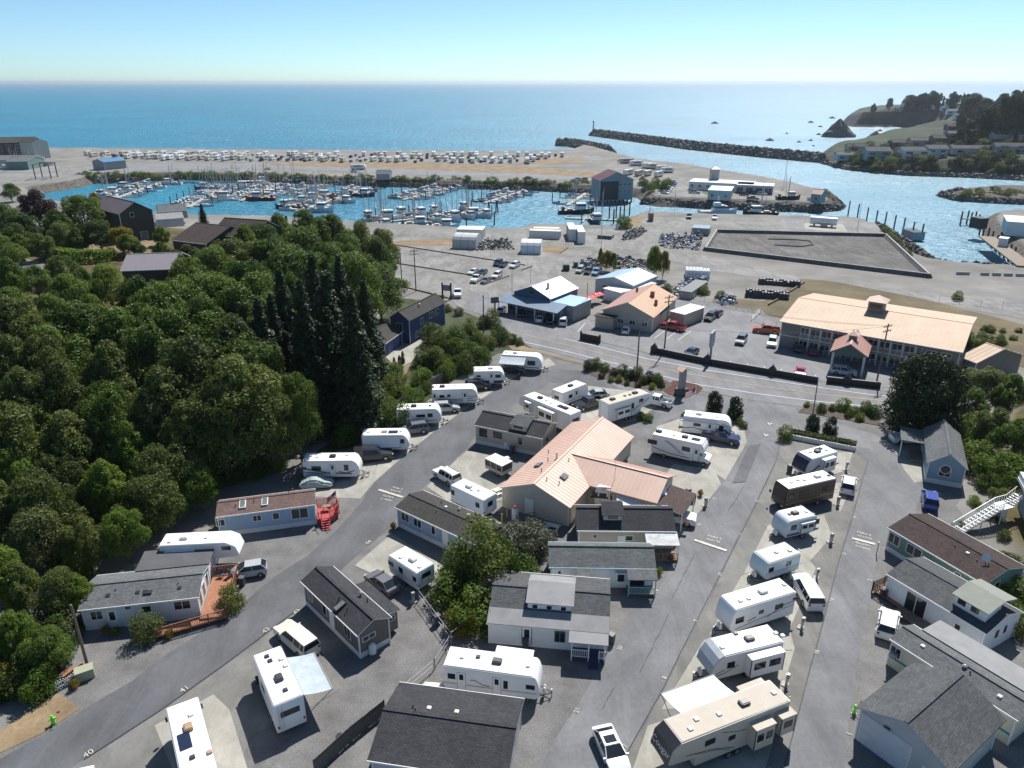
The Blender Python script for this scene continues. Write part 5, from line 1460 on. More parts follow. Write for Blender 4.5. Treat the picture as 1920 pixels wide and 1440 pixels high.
# porch roof at wing end
MB().prism([(hL / 2 + 9.0, 2.75), (hL / 2 + 12.4, 2.35), (hL / 2 + 12.4, 2.47), (hL / 2 + 9.0, 2.87)], -1.2 - 4.2, -1.2 + 1.5, shingle('porch_brown_shingle', (.11, .08, .075)), T_WHITE).build('porch_roof', h)
for y in (-1.2 - 4.0, -1.2 + 1.3):
 MB().box((hL / 2 + 12.2, y, 1.2), (.14, .14, 2.35), M_WHITE).build('porch_post', h)
for x, y in ((-2.4, -5.2), (2.0, -6.6)):
 z = 4.9 - abs(x) * 2.0 / (hL / 2)
 o = MB().box((x, y, z + .1), (.8, 1.2, .2), M_BLACK, ry=(.33 if x > 0 else -.33)).build('skylight', h)
 MB().box((x, y, z + .21), (.6, 1.0, .05), M_GLASS_P, ry=(.33 if x > 0 else -.33)).build('pane', o)
roof_bits(h, [('vent', -.8, -7.5, 4.75), ('vent', -1.6, -4.0, 4.5), ('vent', 1.0, -3.0, 4.6), ('vent', 2.2, -8.5, 4.2), ('vent', -3.0, -1.0, 3.9), ('vent', .8, -9.2, 4.7)])
MB().cyl((-.6, -3.4, 4.5), (-.6, -3.4, 5.6), .12, .12, 8, M_STEEL).build('flue_pipe', h)
MB().cyl((hL / 2 + 2.6, -3.2, 3.6), (hL / 2 + 2.6, -3.2, 6.6), .03, .03, 5, M_STEEL).box((hL / 2 + 2.6, -3.2, 6.2), (.8, .04, .04), M_STEEL).box((hL / 2 + 2.6, -3.2, 5.8), (.6, .04, .04), M_STEEL).build('antenna', h)
# --- green home
h = gable('mobile_home', 'green mobile home with brown shingle roof and satellite dish', 'mobile home', (1664, 989), (1847, 1097), 3.0, 3.9, C=(1696, 958), ctype='r', roof=R_BROWN, wall=W_GREEN, skirt=M_SKIRT, ov=.22,
   windows=(('n', -4.9, 1.9, 1.3, 1.2), ('n', -2.3, 1.9, 1.8, 1.1), ('n', 2.9, 1.9, .6, 1.0), ('r', -.9, 1.9, .7, .9)))
hL, hW = h['L'], h['W']
MB().cyl((3.9, -.8, 3.4), (3.9, -.8, 4.2), .04, .04, 6, M_STEEL).build('dish_mast', h)
o = MB().lathe([(.03, 0), (.28, .05), (.45, .14)], M_OFFWHITE, (0, 0, 0), 14).build('satellite_dish', h, smooth=True); o.location = (3.9, -.8, 4.25); o.rotation_euler = (.9, 0, .6)
roof_bits(h, [('vent', .6, -1.0, 3.5), ('box', 2.0, -.9, 3.55), ('vent', 3.3, -1.2, 3.45), ('vent', 4.4, -1.0, 3.5)])
# --- white home with dormer and deck
h = gable('mobile_home', 'white home with grey shingles, olive topped dormer and dark wood deck', 'mobile home', (1662, 1076), (1850, 1189), 3.0, 3.9, C=(1694, 1043), ctype='r', roof=R_MID, wall=W_WHITE, ov=.22, windows=(('n', 2.6, 1.6, .5, .9), ('r', -.6, 1.8, .6, .9), ('r', .8, 1.8, .5, .9)))
hL, hW = h['L'], h['W']
shed_dormer(h, 1.2, 4.4, -hW * .33, .3, 3.2, 4.5, 5.0, mat('olive_membrane', (.22, .235, .20), .8), W_WHITE, ((2.0, .8, .6), (3.3, .8, .6)))
MB().prismx([(.3, 4.9), (hW * .42, 4.3), (hW * .42, 4.4), (.3, 5.0)], 1.0, 4.6, mat('olive_membrane', (.22, .235, .20), .8)).build('dormer_roof', h)
for x in (-2.3, -1.2):
 hdoor(h, 'n', x, .4, 0, hW / 2 - .22, 1.0, 2.0, M_GLASS)
dk = thing('deck', 'dark brown wooden deck at the white home with olive dormer', 'deck', h.location, h.rotation_euler.z)
MB().bx(-hL / 2 - 1.0, -hL / 2 + 2.2, -hW / 2 - .2, hW / 2 - .4, .3, .42, M_REDWOOD).build('platform', dk)
MB().bx(-hL / 2 + 2.2, 1.4, -hW / 2 - 1.4, -hW / 2 + .15, .3, .42, M_WOOD).build('walkway', dk)
M_DKBR = mat('dark_brown_wood', (.06, .035, .025), .7, amt=.2)
railing(dk, [(-hL / 2 - 1.0, hW / 2 - .5), (-hL / 2 - 1.0, -hW / 2 - .2), (-hL / 2 + .6, -hW / 2 - .2)], .42, .95, M_DKBR, .16)
MB().box((-hL / 2 - .1, -hW / 2 + .6, .85), (.5, 1.4, .08), M_DKBR).build('bench', dk)
# --- trailer home with aqua stripe, annexe behind
h = gable('mobile_home', 'cream mobile home with an aqua stripe and pale grey roof', 'mobile home', (1668, 1198), (1909, 1352), 3.0, 3.7, C=(1695, 1174), ctype='r', roof=R_GREY, wall=W_CREAM, ov=.2, windows=(('n', -4.9, 1.9, .9, 1.0), ('l', 0, 1.9, 1.0, .9)))
hL, hW = h['L'], h['W']
MB().bx(-hL / 2 + .17, hL / 2 - .3, -hW / 2 + .17, -hW / 2 + .22, 1.0, 1.25, mat('aqua_band', (.02, .28, .30), .5)).build('stripe', h)
MB().box((-4.9, -hW / 2 - .1, 1.75), (.6, .5, .4), M_GREY).build('air_conditioner', h)
MB().bx(-hL / 2 + 1.2, hL / 2, hW / 2 - .2, hW / 2 + 2.6, 0, 2.95, W_WHITE).build('annexe', h)
MB().prismx([(hW / 2 - .25, 3.12), (hW / 2 + 2.8, 2.9), (hW / 2 + 2.8, 3.0), (hW / 2 - .25, 3.22)], -hL / 2 + 1.0, hL / 2 + .2, R_MEMB, T_WHITE).build('annexe_roof', h)
roof_bits(h, [('box', -3.2, -.7, 3.3), ('cap', .3, -.3, 3.4), ('box', 3.6, -.9, 3.25), ('vent', .9, -.5, 3.4)])
# --- garage
loc, rz, L, W = place((1604, 1326), (1786, 1452), 3.4, C=(1709, 1241))
h = gable('garage', 'grey gabled garage with one wide roll up door', 'garage', None, None, 3.4, 5.2, place_=(loc, rz, L, W), roof=R_MID, wall=W_LGREY, axis='y', ov=.35, fascia=mat('blue_grey_fascia', (.30, .38, .46), .5))
hL, hW = h['L'], h['W']
g = MB().box((-1.3, -hW / 2 + .33, 1.6), (4.2, .08, 3.0), M_OFFWHITE).build('garage_door', h)
for k in range(4):
 MB().box((-1.3, -hW / 2 + .285, .45 + k * .75), (4.0, .03, .68), mat('door_panel_grey', (.52, .55, .60), .45)).build('panel', g)
MB().box((-1.3, -hW / 2 + .25, 3.25), (.5, .15, .15), M_DGREY).build('lamp', h)
hdoor(h, 'n', 2.3, 0, 0, hW / 2 - .35, .9, 2.0)
# --- blue grey cottage by the pine
loc, rz, L, W = place((1738, 868), (1816, 882), 3.0, W=12.0)
h = gable('cottage', 'blue grey cottage with pale shingle gable roof and arched window', 'cottage', None, None, 3.0, 4.9, place_=(loc, rz, L, W), roof=R_GREY, wall=W_BGREY, axis='y', ov=.3, skirt=M_SKIRT, skirt_h=.7, windows=(('n', -.1, 1.9, 1.3, 1.0),), fascia=M_WHITE)
hL, hW = h['L'], h['W']
o = MB().cyl((-.1, -hW / 2 + .29, 2.4), (-.1, -hW / 2 + .25, 2.4), .68, .68, 16, M_WHITE).build('arched_window', h)
MB().cyl((-.1, -hW / 2 + .28, 2.4), (-.1, -hW / 2 + .235, 2.4), .58, .58, 16, M_GLASS).build('pane', o)
MB().box((-hL / 2 - 1.4, 3.4, 2.7), (3.2, 5.0, .12), R_GREY).build('carport_roof', h)
for y in (1.1, 5.7):
 MB().box((-hL / 2 - 2.8, y, 1.3), (.14, .14, 2.7), M_WHITE).build('carport_post', h)
MB().bx(-hL / 2 - 1.5, -hL / 2 + .3, -.2, 3.0, .02, .5, M_WOOD).build('entry_deck', h)
# --- white house on the east bank with stairs
pb = march(1925, 1010)
h = thing('house', 'white trimmed house with pale green roof deck on the east bank', 'house', (pb.x + 4.2, pb.y - 1.5, pb.z - 3.5), -.35)
MB().bx(-4, 6, -7, 7, 0, 7.4, W_BGREY).build('wall', h)
MB().bx(-4.5, 6.5, -7.4, 7.4, 7.42, 7.62, mat('pale_green_roof', (.36, .38, .34), .8)).build('roof', h)
MB().bx(-4.7, -4.5, -7.5, 7.5, 7.3, 7.7, M_WHITE).build('fascia', h)
MB().bx(-4.6, -1.0, 4.0, 7.6, 7.64, 8.4, M_WHITE).build('parapet', h)
s0, s1 = march(1790, 1005), march(1862, 985)
st = thing('staircase', 'white railed outdoor staircase climbing the east bank', 'stairs', s0, math.atan2(s1.y - s0.y, s1.x - s0.x))
Ls = math.hypot(s1.x - s0.x, s1.y - s0.y) ; dz = max(2.2, s1.z - s0.z + .4); n = 12
for k in range(n):
 MB().box((Ls * (k + .5) / n, 0, .3 + dz * (k + .5) / n), (Ls / n + .05, 1.3, .07), M_WHITE).build('step', st)
for s in (-.65, .65):
 MB().cyl((0, s, 1.2), (Ls, s, dz + 1.2), .05, .05, 4, M_WHITE).build('handrail', st)
 MB().cyl((0, s, .2), (Ls, s, dz + .2), .07, .07, 4, M_WHITE).build('stringer', st)
 for k in range(2 * n + 1):
  x = Ls * k / (2 * n)
  MB().box((x, s, .7 + dz * x / Ls), (.06, .06, 1.0), M_WHITE).build('baluster', st)
 for x in (0, Ls / 2, Ls):
  MB().box((x, s, dz * x / Ls / 2 - .3), (.1, .1, dz * x / Ls + 2.0), M_WHITE).build('post', st)
MB().box((Ls + .9, 0, dz + .25), (1.8, 1.6, .1), M_WHITE).build('landing', st)
MB().box((Ls + .9, 0, dz / 2 - .8), (.12, 1.2, dz + 2.0), M_WHITE).build('post', st)
for k in range(5):
 MB().box((Ls + 1.9 + k * .3, 0, dz + .45 + k * .18), (.32, 1.3, .07), M_WHITE).build('step', st)
for s in (-.65, .65):
 MB().cyl((Ls, s, dz + 1.2), (Ls + 1.8, s, dz + 1.2), .05, .05, 4, M_WHITE).cyl((Ls + 1.8, s, dz + 1.2), (Ls + 3.4, s, dz + 2.1), .05, .05, 4, M_WHITE).build('handrail', st)
 for k in range(9):
  MB().box((Ls + k * .4, s, dz + .8 + max(0, k * .4 - 1.8) * .55), (.05, .05, .8), M_WHITE).build('baluster', st)
# --- pop up camper box trailer
t = thing('utility_trailer', 'small tan box trailer with open screened sides', 'trailer', P(934, 884), place((922, 875), (941, 872), 2.1, W=2)[1])
a, b_ = P(909, 859, 2.1), P(941, 874, 2.1)
t.rotation_euler.z = math.atan2((b_ - a).y, (b_ - a).x); m_ = (a + b_) / 2; n_ = Vector((-math.sin(t.rotation_euler.z), math.cos(t.rotation_euler.z))); t.location = (m_.x + n_.x * 1.05, m_.y + n_.y * 1.05, 0)
Lb = (b_ - a).length
MB().bx(-Lb / 2, Lb / 2, -1.05, 1.05, .55, 1.1, M_RVTAN).build('body', t, bevel=.04)
MB().bx(-Lb / 2 - .05, Lb / 2 + .05, -1.1, 1.1, 1.98, 2.1, M_RVCREAM).build('roof', t, bevel=.03)
for x in (-Lb / 2 + .05, -Lb / 6, Lb / 6, Lb / 2 - .05):
 for y in (-1.0, 1.0):
  MB().box((x, y, 1.55), (.1, .1, .9), M_RVTAN).build('post', t)
MB().bx(-Lb / 2 + .08, Lb / 2 - .08, -.95, .95, 1.1, 1.97, M_GLASS).build('screen', t)
for s in (-1, 1):
 link('wheel', wheel_mesh(.3, .2), t, (Lb * .2, s * .9, .3))
MB().cyl((Lb / 2, 0, .5), (Lb / 2 + 1.1, 0, .45), .05, .05, 5, M_BLACK).build('hitch', t)
# --- covered car
p = P(594, 905, .6)
cc = MB()
pr = [(-2.2, .1), (2.2, .1), (2.25, .6), (1.7, .85), (.8, 1.0), (.3, 1.4), (-1.0, 1.42), (-1.6, 1.0), (-2.2, .9)]
cc.prism(pr, -.9, .9, mat('car_cover_grey', (.30, .36, .36), .6, amt=.2, scale=1.5, bump=.6, bscale=3))
o = cc.build('covered_car', None, bevel=.22, smooth=True, loc=(p.x, p.y, .02), rz=.12, seg=3)
tag(o, 'car under a grey green fabric cover beside the swoosh trailer', 'covered car')
# ------------------------------------------------------------------ vegetation
L_BROAD = leaf_mat('leaf_broad', (.034, .080, .014), (.140, .215, .036), .40)
L_OLIVE = leaf_mat('leaf_olive', (.044, .076, .018), (.165, .205, .050), .38)
L_FRESH = leaf_mat('leaf_fresh', (.070, .145, .018), (.18, .27, .04), .44)
L_YELLOW = leaf_mat('leaf_yellow', (.13, .14, .015), (.30, .26, .03), .4)
L_CONIF = leaf_mat('needle_dark', (.012, .030, .012), (.035, .065, .022), .12)
L_PINE = leaf_mat('needle_pine', (.016, .034, .012), (.042, .066, .022), .12)
L_PURPLE = leaf_mat('leaf_purple', (.020, .010, .012), (.060, .028, .030), .2)
L_GREYG = leaf_mat('leaf_greygreen', (.075, .085, .055), (.16, .165, .11), .25)
L_AUTUMN = leaf_mat('leaf_autumn', (.16, .10, .02), (.30, .17, .04), .35)
L_WILLOW = leaf_mat('leaf_willow', (.085, .12, .035), (.22, .26, .09), .38)

def leaves_mesh(name, pos, nrm, size, m, rng, aspect=.55):
 n = len(pos)
 r = rng.normal(size=(n, 3))
 nn = nrm * .9 + r * .55
 nn /= np.linalg.norm(nn, axis=1)[:, None] + 1e-9
 t = np.cross(nn, rng.normal(size=(n, 3))); t /= np.linalg.norm(t, axis=1)[:, None] + 1e-9
 b = np.cross(nn, t)
 s = (size * rng.uniform(.6, 1.35, n))[:, None]
 v = np.stack([pos - t * s, pos - b * s * aspect + nn * s * .12, pos + t * s, pos + b * s * aspect + nn * s * .12], 1).reshape(-1, 3)
 me = bpy.data.meshes.new(name)
 me.vertices.add(4 * n); me.vertices.foreach_set('co', v.astype(np.float32).ravel())
 me.loops.add(4 * n); me.loops.foreach_set('vertex_index', np.arange(4 * n, dtype=np.int32))
 me.polygons.add(n)
 me.polygons.foreach_set('loop_start', np.arange(0, 4 * n, 4, dtype=np.int32))
 me.polygons.foreach_set('loop_total', np.full(n, 4, dtype=np.int32))
 me.materials.append(m)
 me.update(calc_edges=True)
 return me
def limb_mesh(name, segs, m):
 b = MB()
 for a, q, r0, r1 in segs:
  b.cyl(a, q, r0, r1, 6, m, False)
 return b.mesh(name)
def broad_proto(seed, R=1.0, H=1.0, n=9000, size=.06, lobes=16, trunk=.32, flat=1.0):
 """crown and trunk for a tree of height 1, crown radius about .38*R"""
 rng = np.random.default_rng(seed)
 cz, rz, rx = trunk + (1 - trunk) * .5, (1 - trunk) * .5 * flat, .36 * R
 C = [(0, 0, cz, rx * .72, rz * .8)]
 for k in range(lobes):
  a = rng.uniform(0, 6.283); u = rng.uniform(-.75, 1.0)
  w = math.sqrt(max(0, 1 - u * u)) * (1 - .3 * max(0, u)) * rng.uniform(.75, 1.2)
  rr = rng.uniform(.17, .38)
  C.append((math.cos(a) * w * rx * .82, math.sin(a) * w * rx * .82, cz + u * rz * .8, rx * rr * 1.05, rz * rr))
 if trunk < .1:
  for k in range(9):
   a = k * .698 + rng.uniform(-.2, .2)
   C.append((math.cos(a) * rx * .62, math.sin(a) * rx * .62, .2, rx * .42, .22))
 wts = np.array([c[3] ** 2 for c in C]); wts /= wts.sum()
 idx = rng.choice(len(C), n, p=wts)
 d = rng.normal(size=(n, 3)); d /= np.linalg.norm(d, axis=1)[:, None]
 d[:, 2] = np.where((d[:, 2] < -.3) & (rng.random(n) < (.6 if trunk > .1 else 0)), -d[:, 2], d[:, 2])
 rad = rng.uniform(.55, 1.06, n) ** .6
 cc = np.array(C)[idx]
 pos = np.stack([cc[:, 0] + d[:, 0] * cc[:, 3] * rad, cc[:, 1] + d[:, 1] * cc[:, 3] * rad, cc[:, 2] + d[:, 2] * cc[:, 4] * rad], 1)
 # break the surface into twigs with gaps
 g = np.sin(pos[:, 0] * 37 + seed) * np.sin(pos[:, 1] * 41 + 2 * seed) * np.sin(pos[:, 2] * 33 + seed)
 keep = g > -.25
 pos, d = pos[keep], d[keep]
 segs = [((0, 0, -.05), (0, 0, trunk * .9), .022, .017), ((0, 0, trunk * .9), (0, 0, cz), .017, .010)]
 for c in C[1:9]:
  segs.append(((0, 0, trunk * rng.uniform(.6, 1.0)), (c[0] * .8, c[1] * .8, c[2] - c[4] * .2), .011, .004))
 return pos, d, segs, size, rng
def conifer_proto(seed, n=7000, size=.026, R=.16, base=.12, droop=.35):
 rng = np.random.default_rng(seed)
 pos = []; nr = []
 z = base; segs = [((0, 0, -.03), (0, 0, .97), .014, .002)]
 while z < .985:
  L = R * (1 - (z - base) / (1 - base)) ** .8 * rng.uniform(.8, 1.15) + .008
  k = max(4, int(9 * (1 - z) + 3))
  a0 = rng.uniform(0, 6.28)
  for i in range(k):
   a = a0 + 6.283 * i / k + rng.uniform(-.25, .25)
   l = L * rng.uniform(.65, 1.1)
   m = max(3, int(l * 520))
   t = rng.uniform(.12, 1, m)
   w = .32 * l * (1 - t) + .012
   off = rng.uniform(-1, 1, m) * w
   x = math.cos(a) * t * l - math.sin(a) * off; y = math.sin(a) * t * l + math.cos(a) * off
   zz = z - droop * t * t * l - np.abs(off) * .25 + rng.uniform(-.006, .006, m)
   pos.append(np.stack([x, y, zz], 1))
   nr.append(np.stack([np.full(m, math.cos(a) * .45), np.full(m, math.sin(a) * .45), np.full(m, .85)], 1))
   if rng.random() < .35:
    segs.append(((0, 0, z), (math.cos(a) * l * .7, math.sin(a) * l * .7, z - droop * .5 * l), .003, .001))
  z += .018 + .02 * (1 - z)
 return np.concatenate(pos), np.concatenate(nr), segs, size, rng
_tp = {}
def proto(kind_, var):
 key = (kind_, var)
 if key in _tp:
  return _tp[key]
 if kind_ == 'conifer':
  d = conifer_proto(100 + var, size=.0115, R=.19 + .025 * var, droop=.5)
 elif kind_ == 'cone':
  d = broad_proto(140 + var, .95, 1, 6000, .028, 22, .03)
 elif kind_ == 'broad':
  d = broad_proto(10 + var, (1.0, .8, 1.15, .9)[var], 1, 26000, .0125, 42, .12)
 elif kind_ == 'shrub':
  d = broad_proto(40 + var, 1.5, 1, 5000, .03, 20, .02, 1.0)
 elif kind_ == 'pine':
  d = broad_proto(70 + var, 1.5, 1, 40000, .0185, 40, .05)
 else:
  d = broad_proto(90 + var, 1.9, 1, 5200, .03, 16, .02)
 _tp[key] = d
 return d
_tm = {}
def tree_mesh(kind_, var, m):
 key = (kind_, var)
 if key not in _tm:
  pos, nr, segs, size, rng = proto(kind_, var)
  _tm[key] = (leaves_mesh('crown', pos, nr, size, L_BROAD, np.random.default_rng(var + 5)), limb_mesh('trunk', segs, M_BARK))
 return _tm[key]
def leafy(name, me, m, parent):
 o = link(name, me, parent)
 o.material_slots[0].link = 'OBJECT'; o.material_slots[0].material = m
 return o
_tn = 0
def plant(kind_, m, base, h, label, name='tree', cat='tree', group=None, wide=1.0, rz=None):
 global _tn
 _tn += 1
 var = _tn % {'broad': 4, 'conifer': 3, 'shrub': 4, 'pine': 1, 'cone': 2}.get(kind_, 2)
 cr, tr = tree_mesh(kind_, var, m)
 r = thing(name, label, cat, base, random.uniform(0, 6.28) if rz is None else rz, group)
 r.scale = (h * wide, h * wide, h)
 leafy('crown', cr, m, r); link('trunk', tr, r)
 return r
def top(px, py, h, fn=gz):
 return march(px, py, h, fn, 25, 900, .8)

G_F = 'trees of the forest slope'
B, CN = 'broad', 'conifer'
FOREST = [  # crown top pixel, height, kind, leaf
 (520, 404, 15, B, 0), (572, 397, 16, B, 0), (622, 404, 16, B, 0), (672, 418, 16, B, 1), (706, 448, 15, B, 0), (480, 424, 14, B, 0), (436, 448, 14, B, 1), (392, 468, 14, B, 0), (352, 482, 13, B, 0),
 (708, 498, 13, B, 0), (252, 522, 11, B, 0), (150, 505, 9, B, 2), (196, 500, 9, B, 2), (120, 522, 10, B, 2), (10, 488, 9, B, 2), (12, 562, 12, B, 1), (62, 590, 12, B, 1), (150, 572, 13, B, 0), (230, 582, 15, B, 0),
 (302, 540, 16, B, 0), (330, 580, 17, B, 0), (400, 520, 17, B, 0), (460, 490, 17, B, 0), (545, 468, 18, B, 0), (602, 458, 18, B, 0), (650, 480, 18, B, 0), (500, 445, 16, B, 0), (570, 432, 16, B, 0), (640, 440, 16, B, 0),
 (505, 545, 20, CN, 0), (560, 515, 25, CN, 0), (608, 500, 25, CN, 0), (655, 535, 24, CN, 0), (690, 585, 13, CN, 0), (535, 620, 14, CN, 0), (585, 600, 16, CN, 0), (632, 610, 14, CN, 0), (470, 600, 16, CN, 0), (670, 650, 10, CN, 0), (695, 690, 6, CN, 0),
 (430, 600, 18, B, 1), (272, 620, 16, B, 0), (198, 650, 15, B, 1), (352, 640, 18, B, 1), (300, 700, 16, B, 1), (100, 680, 14, B, 1), (30, 700, 13, B, 1), (400, 720, 15, B, 1), (345, 760, 13, B, 1), (440, 680, 17, B, 1), (155, 770, 10, B, 0), (60, 770, 10, B, 2),
 (240, 800, 11, B, 2), (15, 850, 9, B, 2), (300, 840, 10, B, 1), (368, 880, 6.5, B, 2), (340, 850, 8, B, 1), (100, 860, 9, B, 1), (185, 870, 9, B, 2), (60, 960, 8, B, 3), (150, 980, 7, B, 1), (225, 960, 7, B, 2), (25, 1060, 7, B, 1), (100, 1075, 6, B, 1), (20, 1160, 6, B, 2), (70, 1190, 5, B, 0),
 (455, 800, 6, CN, 0), (510, 740, 9, CN, 0), (560, 720, 10, CN, 0), (600, 750, 6, CN, 0), (120, 780, 12, B, 1), (200, 730, 14, B, 0), (20, 640, 13, B, 1), (90, 620, 13, B, 0), (375, 560, 17, B, 0), (480, 520, 18, B, 0), (440, 540, 18, B, 0),
 (480, 555, 20, CN, 0), (522, 500, 22, CN, 0), (582, 470, 24, CN, 0), (632, 472, 24, CN, 0), (680, 520, 20, CN, 0), (655, 590, 18, CN, 0), (560, 580, 20, CN, 0), (610, 570, 20, CN, 0), (-30, 760, 13, B, 1), (-40, 900, 11, B, 1), (-30, 1020, 9, B, 2), (-60, 620, 13, B, 1), (270, 900, 8, B, 1), (140, 1090, 5, B, 2), (262, 945, 5, B, 1), (630, 700, 9, CN, 0), (300, 905, 6, B, 0)]
LM = [L_BROAD, L_OLIVE, L_FRESH, L_WILLOW]
def zone(x, y):
 if y > 815:
  return 'beside the white mobile home' if x < 330 else 'behind the blue mobile home'
 if x < 250:
  return 'near the hilltop lane' if y < 620 else 'on the lower forest slope'
 if x < 480:
  return 'below the hilltop garage' if y < 560 else 'in the heart of the forest'
 return 'on the harbour crest of the forest' if y < 480 else 'above the forest lane trailers'
LAB = ['deep green broadleaf tree', 'olive green broadleaf tree', 'bright green leafy tree', 'pale willow like tree']
for x, y, hh, k, li in FOREST:
 b = top(x, y, hh)
 if k == CN:
  plant(k, L_CONIF, b, hh, ('tall' if hh > 18 else 'mid height' if hh > 11 else 'small') + ' dark fir tree ' + zone(x, y), 'fir_tree', 'tree', G_F, random.uniform(.9, 1.2))
 else:
  plant(k, LM[li], b, hh, ('tall ' if hh > 15 else 'mid sized ' if hh > 10 else 'low ') + LAB[li] + ' ' + zone(x, y), 'broadleaf_tree', 'tree', G_F, random.uniform(.9, 1.2))
  if hh > 9 and x < 680:
   a = random.uniform(0, 6.28); q = b + Vector((math.cos(a) * hh * .42, abs(math.sin(a)) * hh * .42, 0)); q.z = gz(q.x, q.y) - .3
   k2, l2 = (CN, 0) if (x > 380 and random.random() < .4) else (B, random.choice([0, 0, 1, 2, li]))
   h2 = hh * random.uniform(.75, 1.02)
   plant(k2, L_CONIF if k2 == CN else LM[l2], q, h2, 'slender %s behind the larger crown %s' % ('dark fir' if k2 == CN else LAB[l2], zone(x, y)), 'fir_tree' if k2 == CN else 'broadleaf_tree', 'tree', G_F, random.uniform(.7, 1.0))
# hill top gardens
for x, y, hh, k, m, lab, w in ((60, 358, 10, B, L_PURPLE, 'dark purple leaved tree in the hilltop garden', 1.3), (148, 366, 11, B, L_BROAD, 'large round green tree in the hilltop garden', 1.25), (205, 372, 9, B, L_FRESH, 'yellow green tree beside the dark barn', 1.1),
        (15, 345, 8, B, L_BROAD, 'green tree beyond the purple leaved tree', 1.3), (175, 362, 8, B, L_YELLOW, 'yellow topped tree behind the round green tree', 1.0), (222, 426, 6, B, L_YELLOW, 'small golden green tree on the dry lawn', 1.3), (298, 426, 5, B, L_FRESH, 'small round green tree near the dark barn', 1.3),
        (376, 380, 9, CN, L_CONIF, 'single fir tree beside the brown roofed house', 1.3), (256, 452, 4, B, L_BROAD, 'small dark green tree on the dry lawn', 1.2), (90, 432, 5, B, L_OLIVE, 'brownish olive bush behind the lane pole', 1.5), (30, 440, 5, B, L_BROAD, 'green bush beside the hilltop lane', 1.6)):
 plant(k, m, top(x, y, hh), hh, lab, 'garden_tree', 'tree', None, w)
for x, y, hh, m, lab in ((122, 458, 3, L_OLIVE, 'round clipped bush by the hilltop lane'), (206, 462, 2.6, L_AUTUMN, 'orange tinted shrub on the dry hilltop lawn')):
 plant('shrub', m, top(x, y, hh), hh, lab, 'garden_shrub', 'shrub')
# shrubs by the blue house and fence
SH = [(812, 604, 5, L_OLIVE), (850, 610, 6, L_BROAD), (880, 640, 4.5, L_BROAD), (792, 650, 4, L_BROAD), (820, 650, 4.5, L_OLIVE), (905, 650, 3.5, L_BROAD), (935, 608, 4, L_BROAD), (880, 598, 3.5, L_OLIVE), (905, 592, 3, L_BROAD), (740, 680, 4, L_BROAD), (790, 690, 3.2, L_FRESH), (840, 680, 3.2, L_FRESH),
  (760, 720, 3, L_FRESH), (720, 740, 3, L_FRESH), (700, 760, 3, L_FRESH), (690, 720, 4, L_BROAD), (735, 700, 3.4, L_OLIVE), (870, 672, 3, L_FRESH), (660, 790, 3.5, L_FRESH), (680, 770, 3.4, L_BROAD), (960, 625, 2.2, L_BROAD), (975, 632, 1.8, L_OLIVE), (860, 575, 2.2, L_GREYG), (840, 570, 2, L_OLIVE), (895, 620, 3, L_BROAD), (915, 628, 3, L_OLIVE)]
_r = random.Random(9)
for k in range(46):
 t = _r.random()
 x, y = 670 + 260 * t + _r.uniform(-45, 25), 800 - 150 * t + _r.uniform(-75, 0)
 if 700 < x < 800 and 570 < y < 700:
  continue
 SH.append((x, y, _r.uniform(2.2, 4.6), _r.choice([L_BROAD, L_FRESH, L_OLIVE, L_BROAD])))
for i, (x, y, hh, m) in enumerate(SH):
 plant('shrub', m, top(x, y, hh), hh, {'leaf_broad': 'dark green bush below the navy blue house', 'leaf_olive': 'olive bush below the navy blue house', 'leaf_fresh': 'light green bush along the park fence', 'leaf_greygreen': 'grey green bush by the gravel lot'}[m.name], 'bush', 'bush', 'bushes between the navy house and the park')
for x, y in ((740, 680), (750, 675), (756, 668)):
 plant('cone', L_CONIF, P(x, y + 14), 2.6, 'slim dark cypress on the navy house lawn', 'cypress', 'tree', 'slim cypresses by the navy house', .45)
# centre thicket
for x, y, hh, m, lab, w in ((900, 972, 8, L_OLIVE, 'big round green shrub in the middle of the park', .85), (860, 1020, 5.5, L_BROAD, 'dark green shrub joined to the big round shrub', .8), (950, 1010, 5.5, L_BROAD, 'green shrub at the back of the thicket', .75), (975, 985, 4.5, L_GREYG, 'dusky grey shrub beside the office bench', 1.2), (930, 1090, 4, L_GREYG, 'grey purple bush at the white cottage wall', 1.2),
       (1005, 985, 3.5, L_GREYG, 'pale pinkish bush by the tan cottage', 1.4), (862, 1145, 2.6, L_YELLOW, 'yellow green bush inside the thicket fence', 1.1), (895, 1105, 4, L_BROAD, 'dark bush in the thicket shade', 1.4), (985, 1050, 3, L_BROAD, 'green bush behind the aqua trimmed cottage', 1.3), (840, 1080, 3.5, L_BROAD, 'dark bush near the boxy trailer', 1.3)):
 plant('shrub', m, top(x, y, hh), hh, lab, 'bush', 'bush', None, w)
# clipped bushes by the white home
plant('shrub', L_OLIVE, P(437, 1140), 2.9, 'round clipped bush at the end of the redwood ramp', 'clipped_bush', 'bush', None, .95)
plant('shrub', L_WILLOW, P(277, 1198), 3.2, 'boxy clipped yellow green bush before the white mobile home', 'clipped_bush', 'bush', None, .85)
